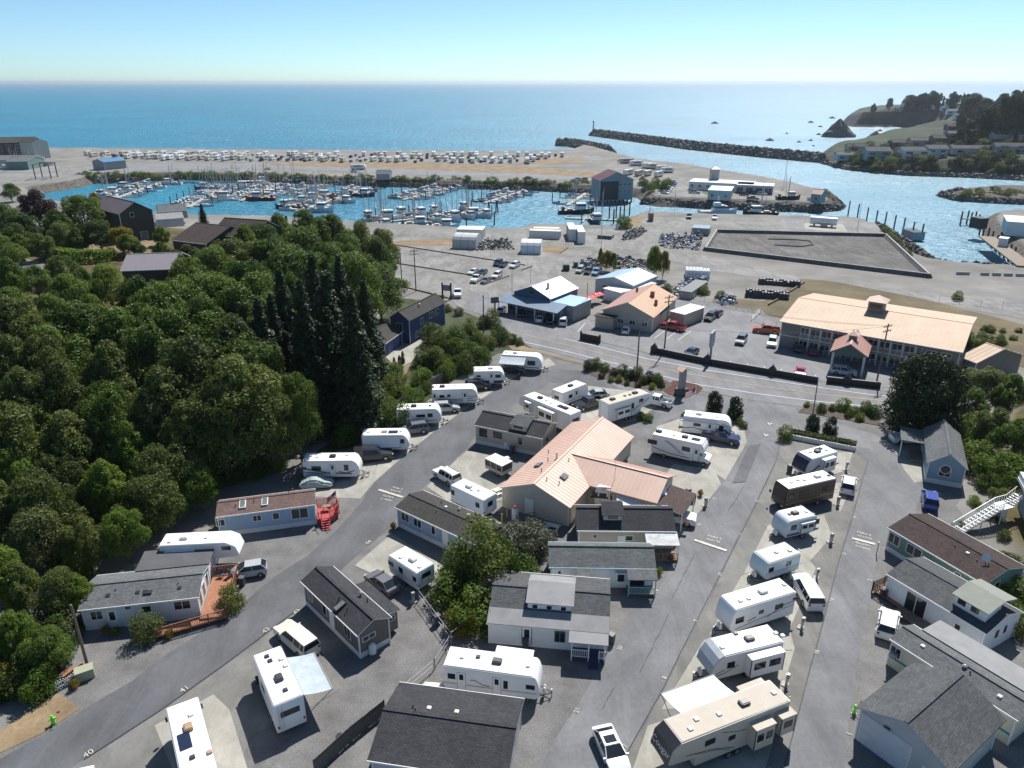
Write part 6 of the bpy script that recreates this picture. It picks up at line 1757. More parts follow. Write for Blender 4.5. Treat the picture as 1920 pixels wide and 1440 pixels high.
# east side
plant('pine', L_PINE, P(1722, 806), 12.5, 'big dark round pine beside the highway', 'pine_tree', 'tree', None, .84)
for x, y, hh, m, lab, w in ((1850, 690, 8, L_WILLOW, 'grey green willow by the highway end of the motel', 1.2), (1905, 705, 8, L_BROAD, 'green tree at the east bank by the motel', 1.2), (1820, 730, 6, L_BROAD, 'dark green tree next to the big pine', 1.3), (1875, 770, 7, L_OLIVE, 'olive tree on the east bank', 1.2), (1915, 790, 7, L_FRESH, 'fresh green tree on the east bank', 1.2),
       (1850, 830, 4.5, L_BROAD, 'dense green bush on the east bank slope', 1.3), (1895, 850, 4.5, L_FRESH, 'light green bush on the east bank slope', 1.3), (1840, 780, 5, L_BROAD, 'dark bush behind the blue grey cottage', 1.3)):
 plant(B if hh > 5 else 'shrub', m, top(x, y, hh), hh, lab, 'bank_tree' if hh > 5 else 'bush', 'tree' if hh > 5 else 'bush', None, w)
for i, (x, y, hh) in enumerate(((1860, 890, 2.4), (1880, 920, 2), (1850, 950, 1.4), (1800, 978, 1.2), (1900, 1040, 2.2), (1910, 1090, 2.6), (1890, 1120, 2.2), (1915, 1150, 2.4), (1830, 930, 1.3), (1870, 960, 1.3), (1885, 1000, 1.2))):
 plant('shrub', [L_BROAD, L_OLIVE, L_FRESH][i % 3], top(x, y, hh), hh, 'low scrub bush on the grassy east bank', 'bush', 'bush', 'scrub on the east bank', 1.3)
for x, y, lab in ((1338, 772, 'small dense pine by the flagpole entry'), (1377, 784, 'small dense pine next to the white and black trailer'), (1522, 811, 'small dense pine in the hedge bed'), (1555, 817, 'small dense pine at the end of the hedge bed')):
 plant('cone', L_CONIF, P(x, y), 3.8 if x < 1400 else 3.2, lab, 'dwarf_pine', 'tree', None, 1.05)
plant('shrub', L_BROAD, P(1472, 824), 2.6, 'round clipped bush at the start of the hedge wall', 'clipped_bush', 'bush', None, .85)
# highway bed shrubs
BED = [(1105, 690, 2.4), (1120, 686, 2.2), (1135, 692, 1.8), (1150, 700, 1.6), (1166, 698, 2.2), (1180, 706, 2.0), (1194, 704, 2.4), (1206, 716, 1.6), (1215, 712, 2.2), (1228, 714, 2.0), (1128, 705, 1.2), (1146, 712, 1.2), (1175, 718, 1.1), (1196, 722, 1.1), (1222, 725, 1.2), (1240, 722, 1.4), (1160, 712, 1.4), (1235, 712, 1.8)]
for i, (x, y, hh) in enumerate(BED):
 plant('shrub', [L_CONIF, L_OLIVE, L_BROAD, L_PURPLE, L_FRESH][i % 5], P(x, y + 4), hh, ['dark juniper shrub', 'round olive shrub', 'green shrub', 'dusky purple shrub', 'bright green shrub'][i % 5] + ' in the highway flower bed', 'bed_shrub', 'shrub', 'shrubs of the highway bed', 1.0)
BED2 = [(1540, 772, 1.6), (1560, 770, 1.2), (1580, 768, 2.2), (1600, 778, 1.6), (1622, 772, 2.0), (1612, 788, 1.4), (1640, 780, 2.2), (1590, 782, 1.2), (1215, 790, 1.4), (1203, 786, 1.3), (1285, 785, 1.4), (1512, 762, 1.0), (1386, 796, 1.2), (1394, 802, 1.2)]
for i, (x, y, hh) in enumerate(BED2):
 plant('shrub', [L_BROAD, L_OLIVE, L_FRESH][i % 3], P(x, y), hh, ['dark green', 'olive', 'fresh green'][i % 3] + ' shrub in the park entry planting', 'bed_shrub', 'shrub', 'shrubs of the entry beds', 1.1)
# poplars in the yard
for x, y, hh, m, w, lab in ((1136, 508, 6, L_YELLOW, .8, 'thin yellow green tree row beside the shake roofed restaurant yard'), (1125, 503, 6, L_YELLOW, .5, 'slender yellow tree by the parked trucks'), (1150, 510, 5.5, L_FRESH, .6, 'slender green tree by the parked trucks'),
       (1225, 522, 9, L_FRESH, .75, 'green poplar beside the white bag stack'), (1242, 524, 8, L_YELLOW, .6, 'yellow poplar beside the white bag stack'), (1230, 516, 8, L_YELLOW, .5, 'yellow topped poplar behind the green poplar')):
 plant(B, m, P(x, y), hh, lab, 'poplar', 'tree', None, w)
for x, y, hh, lab in ((1170, 428, 5, 'bush at the harbour edge by the floating dock'), (1215, 540, 3, 'weedy bush beside the bag stack'), (1250, 548, 2.5, 'weedy bush by the white rail fence'), (1320, 552, 2.6, 'bush by the concrete bin'), (1350, 560, 2.2, 'bush next to the pot yard'), (1795, 562, 2.4, 'dark bush by the chain link fence')):
 plant('shrub', L_BROAD if hh != 3 else L_GREYG, P(x, y), hh, lab, 'bush', 'bush', None, 1.2)
for i in range(14):
 x, y = 1815 + (i % 5) * 22 + random.uniform(-8, 8), 622 + (i // 5) * 12 + random.uniform(-4, 4)
 plant('shrub', L_BROAD if i % 2 else L_OLIVE, P(x, y), random.uniform(1, 2.2), 'low green bush in the field behind the motel', 'bush', 'bush', 'bushes of the field', 1.4)

_r = random.Random(4)
for k in range(44):
 t = k / 43
 u = (k % 22) / 21
 x, y = (-15 + 100 * u, 1332 - 14 * u + _r.uniform(-70, 0)) if k < 22 else (88 + 44 * u + _r.uniform(-45, 0), 1312 - 85 * u + _r.uniform(-40, 0))
 hh = _r.uniform(1.4, 3.4)
 plant('shrub', _r.choice([L_BROAD, L_OLIVE, L_FRESH, L_GREYG, L_YELLOW]), march(x, y - 8), hh, 'leafy shrub at the forest foot near the grey wooden pole', 'bush', 'bush', 'shrubs at the forest foot', _r.uniform(.9, 1.3))
for x, y, hh in ((130, 1075, 3), (180, 1050, 3), (230, 1035, 2.6), (280, 1000, 3), (330, 960, 3), (370, 945, 2.6), (250, 1000, 3.4), (200, 1020, 3.4), (150, 1100, 2.4), (400, 925, 2.4), (440, 915, 2.6), (480, 905, 2.6), (520, 890, 2.4)):
 plant('shrub', L_BROAD if hh > 2.5 else L_FRESH, march(x, y - 10), hh, 'shady shrub behind the mobile homes', 'bush', 'bush', 'shrubs behind the mobile homes', 1.3)

for x, y, hh in ((5, 385, 9), (35, 400, 8), (100, 395, 9), (110, 420, 7), (70, 440, 6), (20, 420, 7), (140, 430, 6), (180, 415, 7), (235, 440, 5), (330, 470, 6), (300, 455, 5), (-10, 440, 8), (60, 500, 6), (110, 480, 6), (30, 460, 5), (420, 432, 9), (350, 462, 7)):
 plant(B, _r.choice([L_BROAD, L_OLIVE, L_BROAD, L_FRESH]), top(x, y, hh), hh, 'leafy tree filling the hilltop gardens', 'garden_tree', 'tree', 'trees of the hilltop gardens', _r.uniform(1.1, 1.5))
# ------------------------------------------------------------------ buildings beyond the park
def box_building(name, label, cat, A, B, z, W=None, C=None, wall=None, roof=None, base=0.0, windows=(), doors=(), ov=.25, parapet=False, group=None):
 loc, rz, L, W = place(A, B, base + z, C, W, 'e', None, base)
 r = thing(name, label, cat, loc, rz, group)
 r['L'] = L; r['W'] = W
 X, Y = L / 2 - ov, W / 2 - ov
 MB().bx(-X, X, -Y, Y, 0, z - .15, wall or W_WHITE).build('wall', r)
 MB().bx(-L / 2, L / 2, -W / 2, W / 2, z - .15, z, roof or R_WHITE).build('roof', r)
 for w in windows:
  framed(r, *w, X, Y)
 for d in doors:
  hdoor(r, d[0], d[1], d[2], X, Y, *(d[3:]))
 return r
# navy house
h = gable('house', 'two storey navy blue house with dark grey roof', 'house', None, None, 5.2, 7.0, place_=place((727, 596), (768, 602), 5.2, C=(832, 566)), roof=R_DARK, wall=W_NAVY, axis='y', ov=.35,
   windows=(('n', -.2, 3.6, 1.4, 1.3), ('r', 1.5, 3.9, 1.6, 1.2), ('r', 4.0, 3.9, 1.6, 1.2), ('r', -2.5, 3.7, 1.2, 1.2), ('r', -4.5, 1.3, 1.2, 1.2)))
roof_bits(h, [('vent', -1, 2, 6.6), ('cap', 1, -1, 6.6)])
h = gable('garage', 'navy blue garage with two doors beside the navy house', 'garage', (722, 645), (757, 620), 2.9, 4.2, W=7.5, roof=R_DARK, wall=W_NAVY, ov=.35)
for x in (-1.4, 1.5):
 MB().box((x, -h['W'] / 2 + .34, 1.15), (2.3, .06, 2.2), mat('navy_door', (.05, .09, .22), .5)).build('garage_door', h)
sheet('navy_driveway', [(722, 668), (760, 630), (800, 640), (770, 680), (745, 690)], A_PAD, 8, 'pale concrete drive of the navy house')
sheet('navy_lawn', [(690, 720), (745, 690), (770, 682), (760, 705), (720, 730), (695, 745)], A_DRY, 9, 'dry lawn below the navy house')
# blue restaurant
h = gable('restaurant', 'slate blue harbour restaurant with white metal gable roof and front porch', 'restaurant', None, None, 4.6, 6.8, place_=place((961, 547), (1032, 561), 4.6, C=(1086, 540)), roof=R_WHITE, wall=siding('restaurant_blue', (.07, .13, .22), .2), axis='y', ov=.3, rib=1.2)
hL, hW = h['L'], h['W']
framed(h, 'n', 0, 5.3, 1.4, .8, 0, hW / 2 - .3, mat('sign_brown', (.25, .18, .14)))
MB().prismx([(-hW / 2 - 4.0, 2.9), (-hW / 2 + .4, 3.9), (-hW / 2 + .4, 4.0), (-hW / 2 - 4.0, 3.0)], -hL / 2 - 1.5, hL / 2 + 4.5, R_BLUEM, T_WHITE).build('porch_roof', h)
MB().bx(-hL / 2 + .2, hL / 2 + 4.2, -hW / 2 - 2.2, -hW / 2 + .4, 0, 3.0, siding('restaurant_blue', (.07, .13, .22), .2)).build('front_room', h)
for k in range(5):
 MB().box((-hL / 2 + 1.6 + k * 2.6, -hW / 2 - 2.21, 1.7), (1.6, .05, 1.2), M_GLASS).build('window', h)
for k in range(4):
 MB().box((-hL / 2 - 1.2 + k * 5.2, -hW / 2 - 3.8, 1.45), (.18, .18, 2.9), M_WHITE).build('porch_post', h)
MB().bx(hL / 2 - .2, hL / 2 + 6.0, -hW / 2 + .5, 2.0, 0, 3.7, W_GREY).build('side_room', h)
MB().bx(hL / 2 - .1, hL / 2 + 6.2, -hW / 2 + .4, 2.2, 3.72, 3.86, mat('sky_blue_roof', (.36, .52, .64), .4)).build('side_roof', h)
MB().cyl((2.2, -2.5, 5.6), (2.2, -2.5, 7.2), .35, .3, 8, M_STEEL).build('exhaust', h)
for i, (x, y) in enumerate(((1093, 578), (1101, 575), (1108, 573), (1115, 569), (1122, 567))):
 p = P(x, y)
 u = thing('patio_umbrella', 'red patio umbrella beside the slate blue restaurant', 'umbrella', p, 0, 'red umbrellas on the restaurant patio')
 MB().cyl((0, 0, 0), (0, 0, 2.3), .03, .03, 5, M_STEEL).build('pole', u)
 MB().lathe([(1.4, 2.1), (.8, 2.45), (.05, 2.7)], mat('umbrella_red', (.55, .03, .05), .6), (0, 0, 0), 8).build('canopy', u)
# blue panel building
h = gable('shop', 'white fish market with pale blue metal gable roof', 'shop', None, None, 3.8, 5.2, place_=place((1114, 523), (1188, 536), 3.8, W=13), roof=mat('pale_blue_roof', (.42, .56, .66), .4), wall=W_LGREY, axis='y', ov=.3, rib=1.2,
   windows=(('n', -2.6, 1.8, 1.4, 1.6), ('n', 1.2, 1.8, 1.4, 1.6)))
box_building('storage_wing', 'flat white storage wing beside the fish market', 'building', (1164, 549), (1232, 531), 3.0, W=6, wall=W_WHITE, roof=R_WHITE)
# peach restaurant
h = gable('restaurant', 'taupe restaurant with peach metal gable roof', 'restaurant', None, None, 3.6, 6.2, place_=place((1127, 582), (1226, 596), 3.6, C=(1268, 557)), roof=mat('peach_metal_roof', (.52, .32, .19), .5), wall=W_TAN, axis='y', ov=.4, rib=1.0,
   windows=(('n', -1.5, 1.7, 1.2, .9), ('n', 1.2, 1.7, 1.2, .9), ('n', 4.0, 1.7, 1.2, .9)))
hL, hW = h['L'], h['W']
MB().prism([(-hL / 2, 3.62), (0, 6.22), (-.02, 6.3), (-hL / 2, 3.72)], -hW / 2, hW / 2, R_RED).build('west_roof', h)
for x, y, r in ((2.2, 1.5, .55), (4.2, -2.0, .4), (-2.0, 3.0, .3)):
 z = 6.2 - abs(x) * 2.6 / (hL / 2)
 MB().cyl((x, y, z - .3), (x, y, z + 1.2), r, r * .9, 8, mat('rust_vent', (.25, .09, .06), .6)).build('roof_vent', h)
MB().bx(-hL / 2 - .6, -hL / 2 + 3.6, -hW / 2 - 1.8, -hW / 2 + .6, 0, 2.7, W_TAN).build('entry_room', h)
MB().bx(-hL / 2 - .9, -hL / 2 + 3.9, -hW / 2 - 2.1, -hW / 2 + .5, 2.72, 2.86, R_DARK).build('entry_roof', h)
MB().box((hL / 2 - .2, 0, 2.8), (.5, 7.0, .2), mat('green_awning', (.10, .18, .15), .6), ry=.5).build('awning', h)
box_building('kitchen_annexe', 'flat roofed taupe annexe behind the peach restaurant', 'building', (1255, 583), (1284, 590), 3.0, C=(1304, 571), wall=W_TAN, roof=mat('cream_flat_roof', (.62, .58, .52), .6))
# motel
WM = siding('motel_grey', (.20, .195, .185), .25)
RP = mat('peach_ribbed_roof', (.50, .36, .25), .7, amt=.12, scale=.25)
h = gable('motel', 'long two storey grey motel with peach ribbed metal roof and balcony', 'motel', (1461, 602), (1806, 661), 5.6, 7.6, C=(1507, 559), ctype='r', roof=RP, wall=WM, ov=.5, rib=.9, fascia=M_WHITE)
hL, hW = h['L'], h['W']
Y = hW / 2 - .5
MB().bx(-hL / 2 + 4.5, hL / 2 - 8, -hW / 2 + .1, -Y - .02, 2.65, 2.8, M_OFFWHITE).build('balcony_floor', h)
railing(h, [(-hL / 2 + 4.5, -hW / 2 + .15), (hL / 2 - 8, -hW / 2 + .15)], 2.75, .95, M_OFFWHITE, .25, 'balcony_rail', 100)
n = 10
for k in range(n):
 x = -hL / 2 + 5.2 + k * (hL - 13.8) / (n - 1)
 MB().box((x + 1.0, -hW / 2 + .15, 2.7), (.16, .16, 5.3), M_OFFWHITE).build('gallery_post', h)
 for z in (0.1, 2.85):
  framed(h, 'n', x, z + 1.5, 1.5, 1.1, 0, Y)
  hdoor(h, 'n', x + 1.6, z, 0, Y, .85, 2.0, mat('door_slate', (.10, .13, .16), .5))
MB().bx(-hL / 2 + .45, hL / 2 - .45, -Y - .03, -Y + .1, 2.6, 2.75, M_OFFWHITE).build('band', h)
framed(h, 'n', hL / 2 - 5, 4.3, 1.6, .8, 0, Y); framed(h, 'n', hL / 2 - 2.5, 4.3, 1.6, .8, 0, Y)
# cupola
cx = -.8
MB().bx(cx - 1.5, cx + 1.5, -1.8, 1.2, 6.2, 9.6, WM).build('cupola', h)
b = MB(); b.add([(cx - 2, -2.3, 9.6), (cx + 2, -2.3, 9.6), (cx + 2, 1.7, 9.6), (cx - 2, 1.7, 9.6), (cx, -.3, 10.7)], [(0, 3, 2, 1), (0, 1, 4), (1, 2, 4), (2, 3, 4), (3, 0, 4)], R_ORANGE); b.build('cupola_roof', h)
MB().box((cx, -1.82, 8.6), (2.2, .06, .9), M_GLASS).build('cupola_window', h)
# porte cochere
q = gable('porte_cochere', 'gabled drive through porch of the motel with terracotta roof', 'porch', None, None, 4.2, 6.2, place_=place((1556, 659), (1628, 670), 4.2, C=(1637, 640)), roof=R_RED, wall=siding('porch_teal', (.10, .15, .15), .2), axis='y', ov=.5, rib=.9)
for o in list(q.children):
 if o.name.split('.')[0] in ('wall', 'corner_board'):
  bpy.data.objects.remove(o)
qL, qW = q['L'], q['W']
MB().prism([(-qL / 2 + .3, 3.6), (qL / 2 - .3, 3.6), (qL / 2 - .3, 4.1), (0, 6.0), (-qL / 2 + .3, 4.1)], -qW / 2 + .5, -qW / 2 + .7, siding('porch_teal', (.10, .15, .15), .2)).build('gable_face', q)
for x in (-qL / 2 + .6, qL / 2 - .6):
 for y in (-qW / 2 + .6, qW / 2 - .6):
  MB().box((x, y, 2.0), (.4, .4, 4.0), M_OFFWHITE).build('post', q)
MB().box((0, -1.0, 6.3), (1.4, 1.4, 1.2), WM).build('cupola', q)
b = MB(); b.add([(-1, -2, 6.9), (1, -2, 6.9), (1, 0, 6.9), (-1, 0, 6.9), (0, -1, 7.6)], [(0, 3, 2, 1), (0, 1, 4), (1, 2, 4), (2, 3, 4), (3, 0, 4)], R_ORANGE); b.build('cupola_roof', q)
h = gable('motel_wing', 'low east wing of the motel with peach ribbed roof', 'motel wing', (1798, 668), (1832, 681), 4.0, 6.0, C=(1808, 628), ctype='r', roof=RP, wall=WM, ov=.5, rib=.9, windows=(('n', 0, 2, 1.4, 1.1),))
# motel lot cars
for a in (('pickup', 'orange', (1437, 618), (1412, 616), 'orange pickup beside the motel end wall'), ('suv', 'white', (1448, 641), (1446, 650), 'white and orange suv parked by the motel'), ('suv', 'grey', (1390, 637), (1384, 645), 'grey suv standing alone in the motel lot'),
   ('suv', 'dark', (1496, 651), (1495, 641), 'dark suv parked below the motel balcony'), ('sedan', 'maroon', (1524, 657), (1523, 647), 'dark red car parked below the motel balcony'), ('sport', 'pink', (1501, 696), (1500, 706), 'bright pink red sports car near the black wall'),
   ('sedan', 'navy', (1296, 660), (1285, 667), 'dark blue sedan beside the black wall'), ('pickup', 'red', (1262, 612), (1240, 607), 'red pickup beside the peach restaurant'), ('suv', 'black', (1332, 594), (1324, 600), 'black suv parked by the white rail fence'), ('sedan', 'purple', (1346, 586), (1352, 580), 'purple red car parked before the black suv'),
   ('suv', 'white', (1582, 696), (1606, 699), 'white suv under the drive through porch'), ('hatch', 'white', (1175, 618), (1181, 608), 'white hatchback by the peach restaurant windows'), ('sedan', 'purple', (1693, 686), (1700, 680), 'dark purple car half hidden by the big pine')):
 car(*a)
G_R = 'cars parked before the slate blue restaurant'
for a in (('hatch', 'silver', (941, 580), (947, 573), 'silver hatchback by the restaurant porch corner'), ('sedan', 'dark', (979, 586), (983, 578), 'dark sedan in the restaurant bays'), ('sedan', 'white', (1013, 596), (1017, 588), 'white sedan in the restaurant bays'), ('sedan', 'black', (1033, 599), (1036, 590), 'black sedan in the restaurant bays'), ('suv', 'white', (1056, 602), (1058, 592), 'white suv at the end of the restaurant bays'), ('pickup', 'white', (858, 550), (858, 562), 'white pickup beside the lot sign')):
 car(*a, G_R)
G_L = 'cars on the gravel lot'
for a in (('pickup', 'white', (893, 523), (884, 530), 'white pickup leading the gravel lot row'), ('sedan', 'white', (888, 509), (880, 513), 'white sedan at the back of the gravel lot'), ('sedan', 'dark', (905, 510), (898, 515), 'dark sedan behind the white pickup'), ('sedan', 'grey', (911, 525), (903, 530), 'grey sedan beside the white pickup'), ('suv', 'white', (932, 516), (924, 521), 'white suv on the gravel lot by the log kerb'),
   ('suv', 'black', (934, 493), (928, 497), 'black suv by the long log kerb'), ('sedan', 'navy', (944, 495), (938, 500), 'navy sedan by the long log kerb'), ('suv', 'white', (965, 497), (957, 501), 'white suv at the end of the long log kerb'), ('suv', 'silver', (1088, 506), (1083, 510), 'silver suv behind the fish market'), ('suv', 'dark', (1103, 508), (1098, 513), 'dark suv behind the fish market'), ('suv', 'lightblue', (1119, 510), (1112, 514), 'blue suv behind the fish market'),
   ('sedan', 'white', (740, 481), (733, 484), 'white car at the forest end of the lot'), ('pickup', 'white', (1340, 408), (1340, 414), 'white pickup on the quay before the blue hulled boat'), ('pickup', 'black', (1292, 406), (1292, 412), 'black pickup on the quay')):
 car(*a, G_L)
# log kerbs
def kerb(pts, label, h=.3, m=None):
 for (a, b) in zip(pts[:-1], pts[1:]):
  p, q = P(*a), P(*b)
  d = q - p
  o = MB().bx(0, d.length, -.15, .15, .0, h, m or M_WOOD).build('log_kerb', None, loc=(p.x, p.y, .04), rz=math.atan2(d.y, d.x), bevel=.05)
  tag(o, label, 'kerb')
kerb([(735, 459), (985, 498)], 'long log kerb along the top of the gravel lot')
kerb([(735, 493), (880, 516)], 'log kerb in the middle of the gravel lot')
kerb([(905, 535), (955, 518)], 'short log kerb by the parked white suv')
kerb([(978, 507), (998, 500)], 'short log kerb at the lot corner')
kerb([(755, 538), (850, 562)], 'log kerb behind the navy house')
kerb([(1050, 475), (1065, 465)], 'short log kerb at the dry gravel square')
# lot sign
p0, p1 = P(830, 560), P(846, 561)
s = thing('lot_sign', 'grey two post sign board at the gravel lot', 'sign', p0, math.atan2(p1.y - p0.y, p1.x - p0.x))
Ls = (p1 - p0).length
for x in (0, Ls):
 MB().box((x, 0, 2.1), (.35, .35, 4.2), M_BLACK).build('post', s)
 MB().box((x, 0, .5), (.8, .7, 1.0), M_DGREY, top=(.8, .8)).build('footing', s)
MB().box((Ls / 2, -.05, 2.9), (Ls - .3, .14, 1.5), mat('sign_slate', (.20, .24, .32), .5, amt=.3, scale=2)).build('board', s)
p0 = P(928, 590)
s = thing('restaurant_sign', 'dark sign box on a post beside the restaurant', 'sign', p0, .3)
MB().box((0, 0, 1.5), (.3, .3, 3.0), M_DGREY).build('post', s); MB().box((0, 0, 3.6), (1.9, .35, 1.4), mat('sign_dark', (.06, .09, .13), .4, amt=.3)).build('board', s)
p0 = P(1331, 678)
s = thing('motel_sign', 'tall grey motel sign on a single post rising above the black wall', 'sign', p0, 1.05)
MB().cyl((0, 0, 0), (0, 0, 3.6), .22, .2, 8, M_GREY).build('post', s); MB().box((0, 0, 4.9), (2.6, .4, 2.6), mat('sign_lightgrey', (.30, .33, .38), .4, amt=.2, scale=2)).build('board', s); MB().box((.15, 0, 3.4), (1.9, .38, .7), mat('sign_lightgrey', (.3, .33, .38), .4)).build('board', s)
# black wall
wl = thing('roadside_wall', 'low black wall with diamond topped pillars along the highway', 'wall', (0, 0, 0), 0)
def wallseg(a, b):
 p, q = P(*a), P(*b); d = q - p
 o = MB().bx(0, d.length, -.12, .12, 0, 1.15, M_BLACK).build('panel', wl, loc=(p.x, p.y, .03), rz=math.atan2(d.y, d.x))
 MB().bx(0, d.length, -.2, .2, 1.15, 1.25, M_DGREY).build('cap', o)
W_ = [(1226, 662), (1325, 683), (1447, 704), (1533, 719)]
for a, b in zip(W_[:-1], W_[1:]):
 wallseg(a, b)
wallseg((1549, 718), (1587, 722)); wallseg((1587, 722), (1650, 729))
for x, y in ((1226, 662), (1325, 683), (1447, 704), (1587, 722)):
 p = P(x, y)
 MB().prism([(-.7, 0), (.7, 0), (.7, 1.3), (0, 2.1), (-.7, 1.3)], -.25, .25, M_BLACK).build('pillar', wl, loc=(p.x, p.y, .03), rz=-.62)
 MB().cyl((p.x, p.y, 2.0), (p.x, p.y, 2.5), .05, .02, 6, M_BLACK).build('finial', wl)
p, q = P(1089, 637), P(1124, 644)
d = q - p
o = thing('planter_wall', 'dark brown timber planter wall at the restaurant drive', 'wall', p, math.atan2(d.y, d.x))
for k in range(6):
 MB().bx(0, d.length, -.12, .12, k * .26, k * .26 + .24, mat('dark_timber', (.045, .035, .028), .8, amt=.3)).build('timber', o)
for x in (0, d.length):
 MB().box((x, 0, .95), (.35, .35, 1.9), mat('dark_timber', (.045, .035, .028), .8)).build('post', o)
# entrance pier with salmon roof and flag
p = P(1277, 740)
e = thing('entrance_pillar', 'tall grey entrance pillar with small salmon roof', 'pillar', p, .5)
MB().box((0, 0, .6), (1.9, 1.5, 1.2), mat('stone_dark', (.08, .085, .09), .8, amt=.4, scale=3)).build('base', e)
MB().box((0, 0, 2.9), (1.1, .7, 3.6), W_GREY).build('shaft', e)
MB().prism([(-1.0, 4.6), (0, 5.15), (1.0, 4.6), (1.0, 4.7), (0, 5.28), (-1.0, 4.7)][::1], -.8, .8, R_ORANGE).build('roof', e)
sheet('mulch_bed', [(1240, 730), (1262, 714), (1300, 716), (1318, 728), (1308, 738), (1280, 742), (1255, 740)], A_MULCH, 9, 'red mulch bed of the park entrance')
sheet('flower_bed', [(1096, 697), (1100, 684), (1180, 697), (1250, 713), (1262, 722), (1240, 733), (1180, 725), (1120, 708)], A_SOIL, 9, 'brown soil bed along the highway')
sheet('entry_bed', [(1497, 772), (1515, 756), (1600, 762), (1650, 770), (1650, 798), (1580, 786)], A_SOIL, 9, 'soil bed at the park entry')
p = P(1299, 782)
M_FR, M_FB = mat('flag_red', (.45, .04, .06), .7), mat('flag_blue', (.03, .05, .22), .7)
def flag(root, w, h, at, rz=0, tilt=0.0):
 o = link('flag', None, root)
 b = MB()
 n = 10
 for k in range(n):
  for j in range(7):
   x0, x1 = w * k / n, w * (k + 1) / n
   z0, z1 = h * j / 7, h * (j + 1) / 7
   f = lambda x: .12 * w * math.sin(x / w * 5) * x / w
   m = M_FB if (k < 4 and j >= 3) else (M_FR if j % 2 == 0 else M_WHITE)
   dz = lambda x: -tilt * x
   b.add([(x0, f(x0), z0 + dz(x0)), (x1, f(x1), z0 + dz(x1)), (x1, f(x1), z1 + dz(x1)), (x0, f(x0), z1 + dz(x0))], [(0, 1, 2, 3)], m)
 bpy.data.objects.remove(o)
 o = b.build('flag', root); o.location = at; o.rotation_euler = (0, 0, rz)
 return o
fp = thing('flagpole', 'white flagpole with striped national flag at the park entrance', 'flagpole', p)
MB().cyl((0, 0, 0), (0, 0, 5.6), .07, .04, 8, M_WHITE).build('pole', fp)
flag(fp, 1.9, 1.1, (0, 0, 4.3), math.pi + .5, .35)
fp = thing('deck_flag', 'striped flag on a staff at the red deck rail', 'flag', deck.location + Matrix.Rotation(deck.rotation_euler.z, 3, 'Z') @ Vector((2.45, 1.1, .85)))
MB().cyl((0, 0, 0), (0, 0, 2.0), .03, .02, 6, M_WOOD).build('staff', fp)
flag(fp, 1.2, .7, (0, 0, 1.2), math.pi + .2, .9)
p = P(1272, 975, 1.2)
fp = thing('truck_flag', 'striped flag hanging beside the white pickup by the tan cottage', 'flag', (p.x, p.y - .3, .6))
MB().cyl((0, 0, 0), (0, 0, 1.9), .02, .02, 6, M_STEEL).build('staff', fp)
flag(fp, 1.2, .8, (0, 0, 1.0), -.4, .6)
# ------------------------------------------------------------------ power poles
def pole(base, topp, label, arm=True, r=.16, m=None, z=0.0, light=False):
 b = P(base[0], base[1], z)
 d = ray(*topp); t = b.y / d.y; H = CAMZ + t * d.z - z
 H = max(3.0, H)
 tx = t * d.x - b.x
 o = thing('utility_pole', label, 'pole', b)
 MB().cyl((0, 0, -.3), (tx * .3, 0, H), r, r * .7, 8, m or M_POLE).build('pole', o)
 if arm:
  for zz in (H - .5, H - 1.4):
   MB().box((tx * .3, 0, zz), (2.2, .12, .14), M_POLE, rz=.5).build('crossarm', o)
   for k in (-.9, -.4, .4, .9):
    MB().cyl((tx * .3 + k * math.cos(.5), k * math.sin(.5), zz + .07), (tx * .3 + k * math.cos(.5), k * math.sin(.5), zz + .28), .05, .04, 6, M_GREY).build('insulator', o)
 if light:
  MB().cyl((tx * .3, 0, H), (tx * .3 + .9, .2, H + .15), .04, .03, 5, M_STEEL).build('arm', o)
  MB().box((tx * .3 + 1.0, .22, H + .12), (.5, .22, .1), M_GREY).build('lamp_head', o)
 return b + Vector((tx * .3, 0, H - .5))
T1 = pole((780, 546), (776, 467), 'power pole with two crossarms behind the navy house')
T2 = pole((754, 538), (750, 475), 'plain wooden pole at the forest corner', False)
T3 = pole((907, 624), (906, 553), 'wooden pole with a meter box above the highway bend', False)
T4 = pole((1194, 697), (1200, 604), 'tall wooden pole in the highway flower bed', False)
T5 = pole((1245, 661), (1258, 553), 'power pole with crossarms behind the black wall')
T6 = pole((1644, 714), (1667, 607), 'leaning power pole before the motel balcony')
T7 = pole((165, 1251), (134, 1134), 'grey wooden pole before the white mobile home', False, .15)
pole((1524, 778), (1531, 712), 'dark street light pole at the entry bed', False, .1, M_DGREY, light=True)
pole((1127, 467), (1128, 360), 'thin light mast by the harbour yard', False, .1, M_STEEL)
pole((1264, 400), (1267, 345), 'light mast by the quay road', False, .1, M_STEEL)
pole((1608, 428), (1615, 378), 'light mast beside the white tank', False, .1, M_STEEL)
pole((1218, 402), (1217, 378), 'short post at the quay corner', False, .12)
pole((80, 478), (70, 418), 'pale street light pole by the clipped hedge on the hill', False, .14, M_STEEL, 14.0, True)
pole((960, 556), (960, 500), 'thin pole beside the restaurant', False, .07, M_GREY)
pole((995, 532), (995, 498), 'flag mast in the lot behind the restaurant', False, .06, M_GREY)
pole((1100, 590), (1101, 530), 'dark post beside the red umbrellas', False, .1)
M_WIRE = mat('wire_black', (.02, .02, .02), .6)
def wire(a, b, label, sag=1.0):
 pts = [a.lerp(b, t / 10) - Vector((0, 0, sag * 4 * (t / 10) * (1 - t / 10))) for t in range(11)]
 m = MB()
 for p, q in zip(pts[:-1], pts[1:]):
  m.cyl(p, q, .022, .022, 4, M_WIRE, False)
 tag(m.build('overhead_wire'), label, 'wire')
